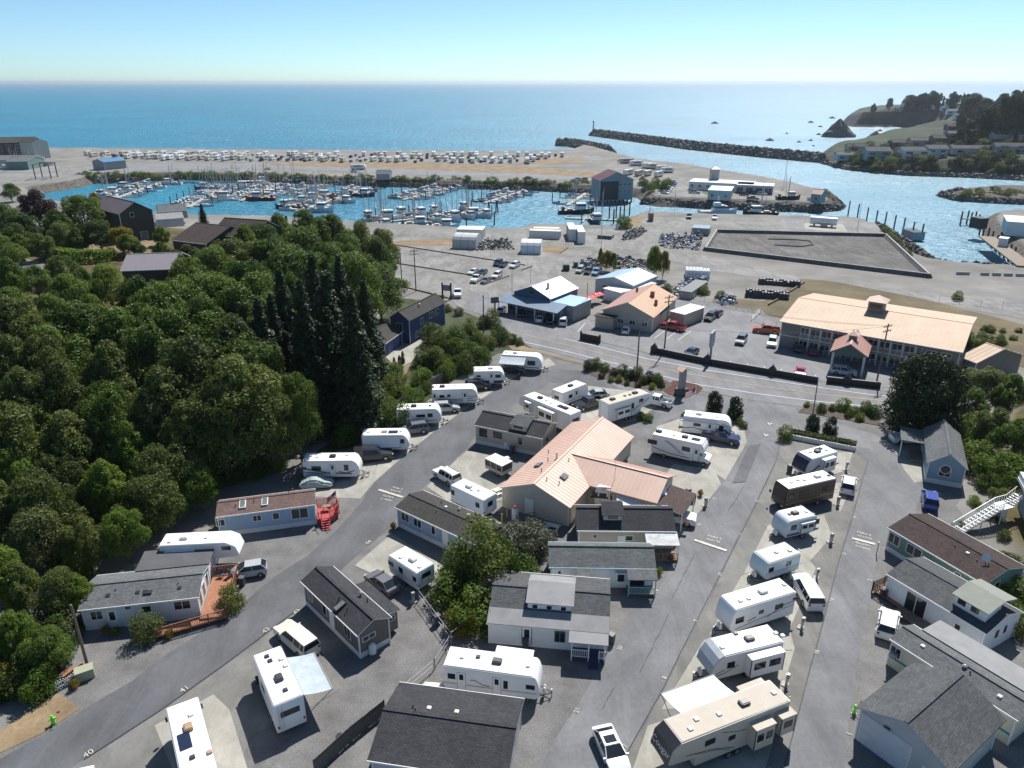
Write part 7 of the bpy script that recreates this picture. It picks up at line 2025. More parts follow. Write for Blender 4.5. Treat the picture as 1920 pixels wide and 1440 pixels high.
wire(T1, T3, 'overhead wire from the twin crossarm pole to the bend pole'); wire(T3, T4, 'overhead wire above the highway bend'); wire(T4, T5, 'overhead wire crossing the highway'); wire(T5, T6, 'overhead wire across the motel lot')
wire(T5 + Vector((.8, .4, 0)), T6 + Vector((.8, .4, 0)), 'second overhead wire across the motel lot'); wire(T4, T6, 'overhead wire along the black wall', 1.4)
# ------------------------------------------------------------------ harbour yard
def block(name, label, cat, A, B, z, W, m, roofm=None, base=0.0, group=None, rib=0, wheels=False):
 loc, rz, L, W = place(A, B, base + z, None, W, 'e', None, base)
 r = thing(name, label, cat, loc, rz, group)
 z0 = 1.1 if wheels else 0.02
 MB().bx(-L / 2, L / 2, -W / 2, W / 2, z0, z, m).build('body', r, bevel=.04)
 MB().bx(-L / 2 + .05, L / 2 - .05, -W / 2 + .05, W / 2 - .05, z, z + .03, roofm or m).build('roof', r)
 if rib:
  for k in range(int(L / rib)):
   MB().box((-L / 2 + rib * (k + .5), -W / 2, (z + z0) / 2), (.1, .06, z - z0 - .2), m).build('rib', r)
 if wheels:
  for x in (-L / 2 + 1.0, -L / 2 + 2.2):
   for s in (-1, 1):
    link('wheel', wheel_mesh(.5, .3), r, (x, s * (W / 2 - .2), .5))
  MB().bx(L / 2 - 2.6, L / 2 - 2.4, -.8, .8, 0, 1.1, M_DGREY).build('landing_gear', r)
 for s in (-1, 1):
  MB().box((s * (L / 2), 0, (z + z0) / 2), (.05, W * .85, (z - z0) * .9), M_GREY).build('end_door', r)
 return r
block('shipping_container', 'long white container on the quay', 'container', (992, 432), (1050, 434), 2.8, 3.0, M_OFFWHITE, rib=1.0)
block('shipping_container', 'second white container behind the long one', 'container', (1000, 428), (1048, 429), 2.6, 3.0, M_OFFWHITE, rib=1.0)
block('box_trailer', 'white refrigerated box trailer parked end on', 'trailer', (1067, 430), (1081, 430), 4.0, 13, M_WHITE, wheels=False)
block('box_trailer', 'second white refrigerated box trailer beside the first', 'trailer', (1084, 435), (1098, 435), 4.0, 13, M_WHITE, wheels=False)
block('shed', 'white boxy shed with flat roof by the basin', 'shed', (856, 430), (905, 431), 3.4, 7, M_OFFWHITE, R_WHITE)
block('flatbed', 'low grey steel bin by the quay', 'bin', (1120, 441), (1146, 443), 1.2, 4, M_DGREY)
block('dumpster', 'dark green dumpster behind the fish market', 'dumpster', (1056, 497), (1068, 497), 1.8, 2.2, mat('dumpster_green', (.02, .05, .035), .6))
block('dumpster', 'green dumpster beside the gear pile', 'dumpster', (1076, 492), (1084, 492), 1.6, 2.2, mat('dumpster_green2', (.04, .12, .08), .6))
block('shed', 'small dark shed at the quay corner', 'shed', (1218, 400), (1226, 400), 3.2, 3, M_WOOD)
block('shed', 'blue grey roofed shed by the gear rows', 'shed', (1297, 427), (1330, 429), 2.6, 7, W_GREY, R_BLUEM)
def tent(label, A, B, H, W, m):
 loc, rz, L, W = place(A, B, H * .55, None, W)
 t = thing('storage_tent', label, 'tent', loc, rz)
 n = 8
 prof = [(-W / 2, 0)] + [(-W / 2 * math.cos(math.pi * k / n), H * .45 + H * .55 * math.sin(math.pi * k / n)) for k in range(n + 1)] + [(W / 2, 0)]
 MB().prismx(prof[::-1] if False else [(y, z) for y, z in reversed(prof)], -L / 2, L / 2, m).build('cover', t)
 for k in range(4):
  x = -L / 2 + .1 + k * (L - .2) / 3
  b = MB()
  for (ya, za), (yb, zb) in zip(prof[:-1], prof[1:]):
   b.cyl((x, ya * 1.01, za + .02), (x, yb * 1.01, zb + .02), .05, .05, 4, M_GREY, False)
  b.build('hoop', t)
tent('grey white fabric storage tent with peaked roof', (848, 452), (892, 454), 4.6, 8, mat('tent_grey', (.48, .50, .50), .6, amt=.15))
tent('white fabric storage tent by the dry gravel square', (976, 463), (1014, 464), 4.2, 7, mat('tent_white', (.72, .75, .78), .5, amt=.08))
# sand pit with berm
PIT = [(1322, 470), (1343, 436), (1660, 444), (1742, 521)]
sheet('sand_pit', PIT, A_SAND, 12, 'grey sand basin inside a low berm')
M_BERM = mat('berm_shade_dark', (.09, .09, .092), .8, amt=.4, scale=.8, coord='World')  # dark tone of the berm's shadow side, put into the colour all round
M_BLOCK = mat('concrete_block', (.34, .34, .33), .85, amt=.2, scale=.5, coord='World')
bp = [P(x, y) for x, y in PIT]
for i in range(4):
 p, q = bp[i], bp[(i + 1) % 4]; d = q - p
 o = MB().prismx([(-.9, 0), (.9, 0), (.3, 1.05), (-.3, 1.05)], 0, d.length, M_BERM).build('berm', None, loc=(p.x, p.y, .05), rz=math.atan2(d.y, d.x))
 tag(o, ['shadow toned berm at the quay road side of the sand pit', 'shadow toned berm along the tank side of the sand pit', 'shadow toned berm at the river end of the sand pit', 'shadow toned berm along the yard lane side of the sand pit'][i], 'berm')
 n = int(d.length / 3)
 for k in range(n):
  MB().box((d.length * (k + .5) / n, -.1, 1.1), (d.length / n - .1, .5, .14), M_BLOCK).build('cap_block', o)
b = MB()
for (xa, ya), (xb, yb) in zip([(1452, 459), (1500, 462), (1525, 459), (1520, 452), (1490, 449), (1440, 448)][:-1], [(1500, 462), (1525, 459), (1520, 452), (1490, 449), (1440, 448)]):
 b.cyl(P(xa, ya, .25), P(xb, yb, .25), .22, .22, 6, M_DGREY)
tag(b.build('dredge_pipe'), 'black dredge pipe curling on the sand pit floor', 'pipe')
# white tank
p, q = P(1517, 424, 0), P(1567, 428, 0); d = q - p
t = thing('fuel_tank', 'long white horizontal tank on a concrete pad', 'tank', (p + q) / 2, math.atan2(d.y, d.x))
Lt = d.length
MB().cyl((-Lt / 2, 1.5, 2.2), (Lt / 2, 1.5, 2.2), 1.5, 1.5, 16, M_WHITE).build('shell', t, smooth=True)
for x in (-Lt / 3, Lt / 3):
 MB().box((x, 1.5, .5), (.5, 2.4, 1.0), M_CONC).build('saddle', t)
MB().box((.5, -.4, 1.0), (2.4, 1.4, 2.0), M_GREY).build('control_box', t)
sheet('tank_pad', [(1505, 430), (1510, 418), (1580, 420), (1590, 435)], A_PAD, 12, 'pale pad under the white tank')
sheet('ramp_pad', [(1470, 410), (1500, 412), (1512, 432), (1480, 431)], A_LOT, 12, 'grey ramp beside the tank')
# crab pots and sacks
b = MB(); b.lathe([(.52, 0), (.54, .05), (.54, .32), (.5, .36)], M_DGREY, (0, 0, 0), 8)
b.lathe([(.2, .36), (.2, .38)], M_STEEL, (0, 0, 0), 6)
POT = b.mesh('crab_pot')
MPOT = mat('pot_mesh', (.07, .075, .08), .8, amt=.5, scale=2); POT.materials[0] = MPOT
npot = 0
def pot(p, z, lab, grp):
 global npot
 npot += 1
 o = link('crab_pot', POT, None, (p.x + random.uniform(-.1, .1), p.y + random.uniform(-.1, .1), z), random.uniform(0, 6))
 tag(o, lab, 'crab pot', grp)
def pot_rows(c0, c1, rows, cols, layers, lab):
 a, q = P(*c0), P(*c1); d = (q - a); L = d.length; d.normalize(); nrm = Vector((-d.y, d.x, 0))
 for r in range(rows):
  for k in range(cols):
   for l in range(layers):
    if l == layers - 1 and random.random() < .45:
     continue
    pot(a + d * (L * (k + .5) / cols) + nrm * (r * 1.15), .03 + l * .375, lab, 'stacked crab pots of the yard')
pot_rows((1398, 556), (1478, 562), 2, 14, 5, 'dark crab pot stacked in the pot yard by the timber edge')
pot_rows((1422, 532), (1500, 538), 2, 12, 4, 'dark crab pot stacked in the back row of the pot yard')
SACK = MB().box((0, 0, .55), (1.05, 1.05, 1.1), mat('sack_white', (.70, .72, .75), .6, amt=.08), top=(.92, .92)).mesh('bulk_bag', bevel=.16, seg=2, smooth=True)
a, q = P(1285, 520), P(1330, 522); d = (q - a); L = d.length; d.normalize(); nrm = Vector((-d.y, d.x, 0))
for r in range(4):
 for k in range(7):
  for l in range(2):
   if l and r == 3 and k > 4:
    continue
   pp = a + d * (L * (k + .5) / 7) + nrm * (r * 1.2)
   tag(link('bulk_bag', SACK, None, (pp.x, pp.y, .03 + l * 1.08), random.uniform(-.1, .1)), 'white bulk bag stacked beside the poplars', 'bag', 'white bulk bags of the yard')
# heaps of gear: loose nets, buoys and pots too tangled to count
def heap(label, pts, h, n, cols, seed):
 rng = random.Random(seed)
 poly = px_poly(pts, 0)
 x0, y0 = poly.min(0); x1, y1 = poly.max(0)
 b = MB(); k = 0; tries = 0
 while k < n and tries < n * 20:
  tries += 1
  x, y = rng.uniform(x0, x1), rng.uniform(y0, y1)
  dd = float(poly_sd(poly, np.array([x]), np.array([y]))[0])
  if dd < .2:
   continue
  z = rng.uniform(.1, 1) * h * min(1, dd / 1.5)
  s = rng.uniform(.35, .9)
  b.box((x, y, z + .05), (s, s * rng.uniform(.6, 1.2), s * rng.uniform(.4, 1)), rng.choice(cols), rz=rng.uniform(0, 3), rx=rng.uniform(-.4, .4), top=(.8, .7))
  k += 1
 o = b.build('gear_heap')
 kind(o, 'stuff', label)
GC = [mat('gear_a', (.10, .10, .11), .8), mat('gear_b', (.20, .20, .20), .8), mat('gear_c', (.05, .05, .055), .8), mat('gear_d', (.30, .30, .29), .8)]
GW = GC + [mat('gear_w', (.6, .62, .65), .6), mat('gear_blue', (.05, .15, .35), .6)]
heap('tangled fishing gear and netting by the white tent', [(888, 455), (960, 452), (965, 468), (893, 470)], 1.6, 200, GC, 1)
heap('heap of fishing gear by the quay corner', [(1168, 438), (1205, 428), (1215, 434), (1190, 450), (1165, 452)], 1.5, 160, GC, 2)
heap('rows of gear and covered piles by the berm', [(1235, 445), (1320, 440), (1312, 470), (1235, 464)], 1.9, 260, GW, 3)
heap('white and blue gear pile beside the concrete bin', [(1260, 545), (1275, 530), (1330, 520), (1325, 540), (1290, 555), (1265, 558)], 1.4, 240, GW, 4)
heap('gear pile behind the fish market', [(1090, 490), (1160, 482), (1240, 495), (1230, 508), (1120, 502)], 1.3, 240, GC, 5)
heap('gear beside the yellow trees', [(1085, 492), (1115, 488), (1122, 500), (1088, 502)], 1.5, 90, GW, 6)
heap('gear pile at the pot yard corner', [(1340, 560), (1378, 555), (1385, 572), (1348, 574)], 1.4, 110, GW, 7)
box_building('concrete_bin', 'low grey concrete bin in the gear yard', 'bin', (1297, 548), (1328, 527), 2.0, W=3.5, wall=M_BLOCK, roof=M_DGREY)
# white rail fence
def rail_fence(pts, label, m, h=1.2, step=2.6, rails=3, z=0.0):
 f = thing('rail_fence', label, 'fence', (0, 0, 0))
 c = [P(x, y, z) for x, y in pts]
 for a, q in zip(c[:-1], c[1:]):
  d = q - a; L = d.length; n = max(1, int(L / step)); rz = math.atan2(d.y, d.x)
  for k in range(n + 1):
   pp = a + d * (k / n)
   MB().box((pp.x, pp.y, z + h / 2), (.08, .08, h), m, rz=rz).build('post', f)
  for j in range(rails):
   MB().cyl(a + Vector((0, 0, h * (j + 1) / (rails + .3))), q + Vector((0, 0, h * (j + 1) / (rails + .3))), .03, .03, 4, m).build('rail', f)
 return f
rail_fence([(1247, 547), (1340, 570), (1425, 588)], 'white rail fence behind the peach restaurant lot', M_WHITE)
rail_fence([(1425, 588), (1408, 602), (1455, 612)], 'white rail fence at the motel end of the lot', M_WHITE)
rail_fence([(1760, 566), (1920, 582)], 'thin chain link fence by the harbour lane', M_STEEL, 1.8, 4, 2)
kerb([(1440, 573), (1478, 552)], 'timber edge of the pot yard', .5); kerb([(1482, 548), (1508, 530)], 'second timber edge of the pot yard', .5)
for x in (1805, 1846, 1868, 1890, 1912):
 p = P(x, 515 + (x - 1805) * .03)
 tag(MB().box((0, 0, .4), (3.5 if x == 1805 else 2.2, .6, .8), M_BLOCK, top=(1, .6)).build('concrete_barrier', None, loc=(p.x, p.y, .02), rz=-.1), 'concrete barrier block along the river edge lane' if x > 1805 else 'long concrete barrier at the river edge', 'barrier', 'barriers of the river lane' if x > 1805 else None)
# ------------------------------------------------------------------ boats
H_WHITE = mat('hull_white', (.74, .75, .76), .3, amt=.06)
H_BLUE = mat('hull_navy', (.02, .035, .09), .3); H_RED = mat('hull_red', (.25, .03, .02), .4); H_BLACK = mat('hull_black', (.02, .022, .025), .4)
H_GREY = mat('hull_grey', (.35, .38, .38), .4)
M_DECKB = mat('deck_beige', (.48, .45, .38), .7)
M_TARP = mat('boat_tarp', (.05, .10, .25), .7)
M_MAST = mat('mast_alu', (.42, .40, .38), .5)
def hull(L, Bm, fb, m):
 b = MB(); n = 8; R = []
 for i in range(n + 1):
  t = i / n; x = -L / 2 + L * t
  w = Bm / 2 * (1 - max(0, (t - .45) / .55) ** 2.2) * (.88 + .12 * min(1, t / .2))
  w = max(w, .03)
  sh = fb * (1 + .55 * max(0, (t - .4) / .6) ** 2)
  R.append([(x, -w * .55, -.5), (x + (.35 if t > .8 else 0), -w, sh), (x + (.35 if t > .8 else 0), w, sh), (x, w * .55, -.5)])
 for i in range(n):
  a, q = R[i], R[i + 1]
  b.add(a + q, [(0, 4, 5, 1), (2, 6, 7, 3), (3, 7, 4, 0)], m)
  d = .18
  b.add([(a[1][0], a[1][1] * .9, a[1][2] - d), (q[1][0], q[1][1] * .9, q[1][2] - d), (q[2][0], q[2][1] * .9, q[2][2] - d), (a[2][0], a[2][1] * .9, a[2][2] - d)], [(0, 1, 2, 3)], M_DECKB)
 b.add(R[0], [(0, 1, 2, 3)], m)
 return b
BOATS = {}
def boat_parts(kind_, hm):
 key = (kind_, hm.name)
 if key in BOATS:
  return BOATS[key]
 out = []
 if kind_ == 'cruiser':
  out.append(('hull', hull(9, 3.0, 1.0, hm).mesh('hull')))
  out.append(('cabin', MB().box((.6, 0, 1.55), (4.0, 2.2, 1.0), H_WHITE, top=(.75, .85)).box((0.2, 0, 2.15), (2.6, 2.0, .12), H_WHITE).mesh('cabin', bevel=.08)))
  out.append(('window', MB().box((.7, 0, 1.75), (3.75, 2.16, .4), M_GLASS, top=(.9, .95)).mesh('window')))
  out.append(('flybridge', MB().box((-.3, 0, 2.5), (1.6, 1.6, .6), H_WHITE, top=(.9, .9)).mesh('flybridge')))
  out.append(('mast', MB().cyl((-.6, 0, 2.2), (-.6, 0, 4.2), .04, .02, 5, M_MAST).mesh('mast')))
 elif kind_ == 'open':
  out.append(('hull', hull(6.5, 2.4, .8, hm).mesh('hull')))
  out.append(('windscreen', MB().box((.3, 0, 1.15), (.9, 1.8, .6), M_GLASS, top=(.6, .8)).mesh('windscreen')))
  out.append(('outboard', MB().box((-3.35, 0, .8), (.35, .4, .9), M_BLACK).mesh('outboard')))
  out.append(('cover', MB().box((1.5, 0, .95), (2.2, 1.5, .35), M_TARP, top=(.7, .6)).mesh('cover')))
 elif kind_ == 'sail':
  out.append(('hull', hull(9.5, 2.8, .9, hm).mesh('hull')))
  out.append(('cabin', MB().box((.3, 0, 1.15), (4.0, 1.7, .6), H_WHITE, top=(.8, .75)).mesh('cabin', bevel=.06)))
  out.append(('mast', MB().cyl((.8, 0, .8), (.8, 0, 13.0), .16, .12, 6, M_MAST).mesh('mast')))
  out.append(('boom', MB().cyl((.8, 0, 2.2), (-3.4, 0, 2.1), .16, .14, 6, M_TARP).mesh('boom')))
  out.append(('rigging', MB().cyl((.8, 0, 12.8), (4.6, 0, 1.3), .02, .02, 3, M_MAST).cyl((.8, 0, 12.8), (-4.6, 0, 1.0), .02, .02, 3, M_MAST).mesh('rigging')))
 else:  # troller
  out.append(('hull', hull(14, 4.4, 1.5, hm).mesh('hull')))
  out.append(('wheelhouse', MB().box((2.0, 0, 2.7), (3.6, 2.9, 2.2), H_WHITE, top=(.9, .9)).box((1.8, 0, 3.9), (4.1, 3.1, .15), H_WHITE).mesh('wheelhouse', bevel=.06)))
  out.append(('window', MB().box((2.0, 0, 3.2), (3.62, 2.9, .55), M_GLASS, top=(.98, .98)).mesh('window')))
  out.append(('hatch', MB().box((-2.5, 0, 1.6), (2.2, 2.0, .7), M_DECKB).mesh('hatch')))
  out.append(('mast', MB().cyl((-.2, 0, 1.4), (-.2, 0, 11.5), .2, .14, 6, M_MAST).cyl((-.2, -1.2, 8.5), (-.2, 1.2, 8.5), .05, .05, 5, M_MAST).mesh('mast')))
  out.append(('boom', MB().cyl((-.2, 0, 3.0), (-6.0, 0, 6.5), .1, .06, 6, M_MAST).mesh('boom')))
  for s in (-1, 1):
   out.append(('trolling_pole', MB().cyl((-.4, s * 1.9, 1.4), (-1.2, s * 3.0, 13), .13, .1, 5, M_MAST).mesh('trolling_pole')))
  out.append(('rigging', MB().cyl((-.2, 0, 10.3), (6.8, 0, 2.4), .025, .025, 3, M_MAST).cyl((-.2, 0, 10.3), (-6.8, 0, 1.8), .025, .025, 3, M_MAST).cyl((-.2, 0, 8), (-1.2, 3.2, 12), .02, .02, 3, M_MAST).cyl((-.2, 0, 8), (-1.2, -3.2, 12), .02, .02, 3, M_MAST).mesh('rigging')))
  out.append(('net_reel', MB().cyl((-5.2, -1.0, 2.0), (-5.2, 1.0, 2.0), .7, .7, 10, M_DGREY).mesh('net_reel')))
 BOATS[key] = out
 return out
BL = {'cruiser': 'cabin cruiser with flybridge', 'open': 'small open boat with covered bow', 'sail': 'sailing yacht with bare mast', 'troller': 'fishing troller with tall poles'}
HN = {'hull_white': 'white', 'hull_navy': 'navy hulled', 'hull_red': 'red hulled', 'hull_black': 'black hulled', 'hull_grey': 'grey hulled'}
def boat(kind_, hm, p, rz, label, group=None, s=1.0, z=None):
 r = thing({'cruiser': 'cabin_cruiser', 'open': 'small_boat', 'sail': 'sailboat', 'troller': 'fishing_boat'}[kind_], label, 'boat', (p.x, p.y, WATER if z is None else z), rz, group)
 r.scale = (s, s, s)
 for nm, me in boat_parts(kind_, hm):
  link(nm, me, r)
 return r
M_FLOAT = mat('float_dock', (.34, .32, .29), .85, amt=.2, coord='World')
M_PILE = mat('piling', (.06, .05, .045), .85, amt=.3)
PILE = MB().cyl((0, 0, -3), (0, 0, 4.6), .24, .22, 8, M_PILE).cyl((0, 0, 4.6), (0, 0, 4.9), .24, .02, 8, M_DGREY).mesh('piling')
def piling(p, lab='dark timber piling beside the marina floats', s=1.0, grp='pilings of the marina'):
 o = link('piling', PILE, None, (p.x, p.y, WATER)); o.scale = (s, s, s)
 tag(o, lab, 'piling', grp)
rb = random.Random(21)
def dock(a, q, name, kinds, spacing=5.2, gap=.22, both=True, w=2.4, s=1.0):
 A, Q = P(a[0], a[1], WATER + .5), P(q[0], q[1], WATER + .5)
 d = Q - A; L = d.length; u = d.normalized(); rz = math.atan2(d.y, d.x); nrm = Vector((-u.y, u.x, 0))
 f = thing('float_dock', 'long floating walkway %s' % name, 'dock', A - Vector((0, 0, .5)), rz)
 MB().bx(0, L, -w / 2, w / 2, -.2, .5, M_FLOAT).build('walkway', f)
 k = 0; t = 4.0
 while t < L - 2:
  for sd in ((-1, 1) if both else (1,)):
   if rb.random() > gap:
    kd = rb.choice(kinds)
    hm = rb.choice([H_WHITE] * 7 + [H_BLUE, H_GREY, H_RED if kd == 'troller' else H_WHITE, H_BLACK if kd == 'troller' else H_WHITE])
    ln = {'cruiser': 9, 'open': 6.5, 'sail': 9.5, 'troller': 14}[kd] * s
    c = A + u * t + nrm * sd * (w / 2 + .5 + ln / 2)
    boat(kd, hm, c, rz + sd * math.pi / 2 + rb.choice([0, math.pi]) * (rb.random() < .3), '%s %s moored at the walkway %s' % (HN[hm.name], BL[kd], name), 'boats at the walkway ' + name, s * rb.uniform(.85, 1.1))
   if k % 2 == 0:
    MB().bx(t + spacing / 2 - .4, t + spacing / 2 + .4, min(sd * w / 2, sd * (w / 2 + 8)), max(sd * w / 2, sd * (w / 2 + 8)), -.2, .42, M_FLOAT).build('finger', f)
    piling(A + u * (t + spacing / 2) + nrm * sd * (w / 2 + 8.4))
  k += 1; t += spacing if 'troller' not in kinds or len(kinds) > 2 else spacing * 1.2
CR = ['cruiser', 'sail', 'open', 'cruiser', 'sail', 'troller', 'troller']
dock((214, 372), (305, 340), 'by the boat yard', ['cruiser', 'troller', 'cruiser'], 6)
dock((352, 388), (432, 346), 'below the brown roofed house', CR)
dock((452, 376), (530, 340), 'in the western basin', CR, gap=.15)
dock((515, 366), (615, 343), 'of the small cruisers', ['cruiser', 'open'], 4.6, gap=.3)
dock((556, 396), (695, 350), 'behind the forest crown', CR, 5.5, gap=.2)
dock((755, 374), (845, 350), 'in the middle basin', ['cruiser', 'open', 'cruiser', 'sail'], 4.6, gap=.12)
dock((908, 380), (985, 356), 'in the eastern basin', ['cruiser', 'open'], 5, gap=.35)
dock((1064, 384), (1100, 361), 'by the boat house', ['open'], 8, gap=.6)
dock((690, 418), (900, 398), 'of the fishing fleet', ['troller'], 6.5, gap=.12)
# boats moored along the quay and in the channel
for i, (x, y, kd, hm, a, lab, s) in enumerate(((718, 414, 'troller', H_WHITE, .3, 'white fishing troller moored beside the gravel quay', 1.15), (780, 424, 'troller', H_GREY, .1, 'grey hulled fishing troller moored by the quay ladder', 1.0), (830, 428, 'troller', H_WHITE, -.1, 'white troller tied up before the boxy shed', .95),
            (1080, 400, 'troller', H_BLACK, .1, 'black hulled fishing vessel at the floating pier', 1.15), (1117, 418, 'troller', H_BLUE, -1.5, 'blue hulled fishing vessel stern to the quay', 1.1), (1345, 402, 'cruiser', H_WHITE, .1, 'large white sport fishing cruiser at the channel quay', 1.9), (1425, 404, 'troller', H_BLACK, 3.2, 'black hulled workboat with a tall crane at the channel quay', 1.1),
            (880, 408, 'troller', H_WHITE, 0, 'white wooden troller at the end of the fishing float', 1.1))):
 boat(kd, hm, P(x, y, WATER), a, lab, None, s)
for x, y in ((916, 402), (931, 399)):
 o = thing('dolphin_piles', 'cluster of three leaning piles in the basin', 'piling', P(x, y, WATER), 0, 'pile clusters in the basin')
 for k in range(3):
  MB().cyl((.9 * math.cos(k * 2.1), .9 * math.sin(k * 2.1), -3), (.2 * math.cos(k * 2.1), .2 * math.sin(k * 2.1), 5.5), .3, .25, 7, M_PILE).build('pile', o)
for x, y in ((927, 431), (875, 448)):
 piling(P(x, y - 8, WATER), 'single piling standing before the quay', 1.2, 'pilings before the quay')
dock((1060, 408), (1160, 412), 'of the floating pier', ['open'], 9, gap=1.0)
for x in range(1590, 1730, 17):
 piling(P(x, 405 + (x - 1590) * .35 - random.uniform(0, 4), WATER), 'tall piling along the river bank', 1.3, 'pilings of the river bank')
for x, y in ((1142, 412), (1150, 420), (1155, 408), (1162, 415), (1170, 405), (1180, 404)):
 piling(P(x, y, WATER), 'piling beside the floating pier', 1.3, 'pilings of the floating pier')
# boat house on piles
pl = place((1124, 339), (1190, 337), 7.0, W=13, base=-2.5)
loc, rz, L, W = pl
h = gable('boat_house', 'tall grey boat house on piles with a dark open bay and maroon roof', 'boat house', None, None, 9.5, 13.4, place_=(Vector((loc.x, loc.y, -2.5)), rz, L, W), roof=mat('maroon_roof', (.12, .035, .04), .5), wall=W_GREY, axis='y', ov=.5, rib=2.0)
MB().bx(-L / 2 + .9, 1.2, -W / 2 + .42, -W / 2 + .6, .2, 9.0, M_BLACK).build('bay_shade', h)  # solid black slab, painted shade for the inside of the open bay
for k in range(3):
 framed(h, 'n', L / 2 - 2.2 - k * 2.4, 7.4, 1.4, 1.0, 0, W / 2 - .5); framed(h, 'n', L / 2 - 2.2 - k * 2.4, 4.2, 1.4, .6, 0, W / 2 - .5)
for k in range(9):
 for y in (-W / 2 + .8, 0):
  MB().cyl((-L / 2 + .8 + k * (L - 1.6) / 8, y, -5), (-L / 2 + .8 + k * (L - 1.6) / 8, y, .1), .35, .35, 7, M_PILE).build('pile', h)
# coast station
box_building('station_building', 'long white flat roofed station building by the river', 'building', (1291, 340), (1412, 346), 4.2, W=14, wall=W_WHITE, roof=R_WHITE, windows=tuple(('n', -14 + k * 4, 2.2, 1.4, 1.0) for k in range(8)))
box_building('station_office', 'white station office with flat roof before the tower', 'building', (1327, 356), (1371, 358), 4.5, W=17, wall=W_LGREY, roof=R_WHITE, windows=(('n', -3, 2, 1.2, 1.2), ('n', 3, 2, 1.2, 1.2)), doors=(('n', 0, 0),))
box_building('station_garage', 'white station garage with four bays', 'building', (1381, 346), (1451, 349), 4.2, W=12, wall=W_LGREY, roof=R_WHITE, doors=tuple(('n', -7 + k * 4.5, 0, 3.2, 3.0, M_DGREY) for k in range(4)))
t = thing('watch_tower', 'small square watch tower with red cap on the station roof', 'tower', P(1337, 352), 0)
MB().bx(-2, 2, -2, 2, 4.2, 9.5, W_GREY).build('shaft', t)
b = MB(); b.add([(-2.4, -2.4, 9.5), (2.4, -2.4, 9.5), (2.4, 2.4, 9.5), (-2.4, 2.4, 9.5), (0, 0, 10.8)], [(0, 3, 2, 1), (0, 1, 4), (1, 2, 4), (2, 3, 4), (3, 0, 4)], R_RED); b.build('roof', t)
MB().bx(-2, 2, -2, 2, 0, 4.2, W_GREY).build('base', t)
t = gable('hut', 'small hut with red gable roof at the station point', 'hut', (1520, 363), (1541, 365), 4.0, 6.0, W=6, roof=R_RED, wall=W_GREY, windows=(('n', 0, 2, 1.2, 1.2),))
boat('troller', H_BLACK, P(1477, 374), .05, 'dark covered boat on the station hardstand', None, .8, .4)
for x, y, c_, lab in ((1302, 360, 'silver', 'silver pickup on the station lot'), (1395, 364, 'navy', 'navy car before the station garage'), (1415, 362, 'dark', 'dark car before the station garage'), (1429, 363, 'white', 'white suv before the station garage'), (1412, 372, 'grey', 'grey pickup on the station lot edge'), (1525, 373, 'white', 'white pickup by the red roofed hut')):
 car('pickup' if 'pickup' in lab else 'suv', c_, (x, y), (x + 8, y + .5), lab)
for k in range(7):
 car('sedan', rb.choice(['white', 'silver', 'dark', 'navy', 'white']), (1247 + k * 2.8, 361 - k * 3.4), (1255 + k * 2.8, 362 - k * 3.4), 'car in the angled row beside the station trees', 'cars in the angled station row')
for k in range(7):
 x, y = 1204 + k * 8, 340 + (k % 3) * 5
 plant('shrub', L_BROAD, P(x, y + 8), rb.uniform(4, 6.5), 'dark coastal bush between boat house and station', 'coastal_bush', 'bush', 'bushes beside the station', 1.0)
mast = MB()
for k in range(3):
 mast.cyl((.7 * math.cos(k * 2.1), .7 * math.sin(k * 2.1), 0), (.2 * math.cos(k * 2.1), .2 * math.sin(k * 2.1), 16), .06, .05, 4, M_MAST)
pm = P(1470, 352); tag(mast.build('lattice_mast', None, loc=(pm.x, pm.y, 0)), 'thin lattice radio mast behind the station garage', 'mast')
# ------------------------------------------------------------------ the spit: camping ground, boat yard
rvs = []
for k, (Lv, col) in enumerate(((8, M_RVWHITE), (9.5, M_RVWHITE), (7, M_RVCREAM), (10, M_RVTAN))):
 b = MB().prism([(-Lv / 2, .6), (Lv / 2 - .4, .6), (Lv / 2, 1.4), (Lv / 2 - .7, 3.2), (-Lv / 2, 3.2)], -1.25, 1.25, col)
 rvs.append([('body', b.mesh('camper_body', bevel=.08)), ('window', MB().box((0, 0, 2.1), (Lv * .55, 2.54, .6), M_GLASS).mesh('camper_window')), ('undercarriage', MB().box((0, 0, .4), (Lv * .8, 2.2, .5), M_BLACK).mesh('camper_base')), ('roof_unit', MB().box((.4, 0, 3.35), (1, .8, .3), M_AC).mesh('camper_ac'))])
def camper(p, rz, row):
 k = rb.randrange(4)
 r = thing('camper', '%s parked in the %s' % (['short white camper trailer', 'white camper trailer', 'cream camper trailer', 'long tan camper'][k], row), 'camper', (p.x, p.y, .05), rz, 'campers in the ' + row)
 for nm, me in rvs[k]:
  link(nm, me, r)
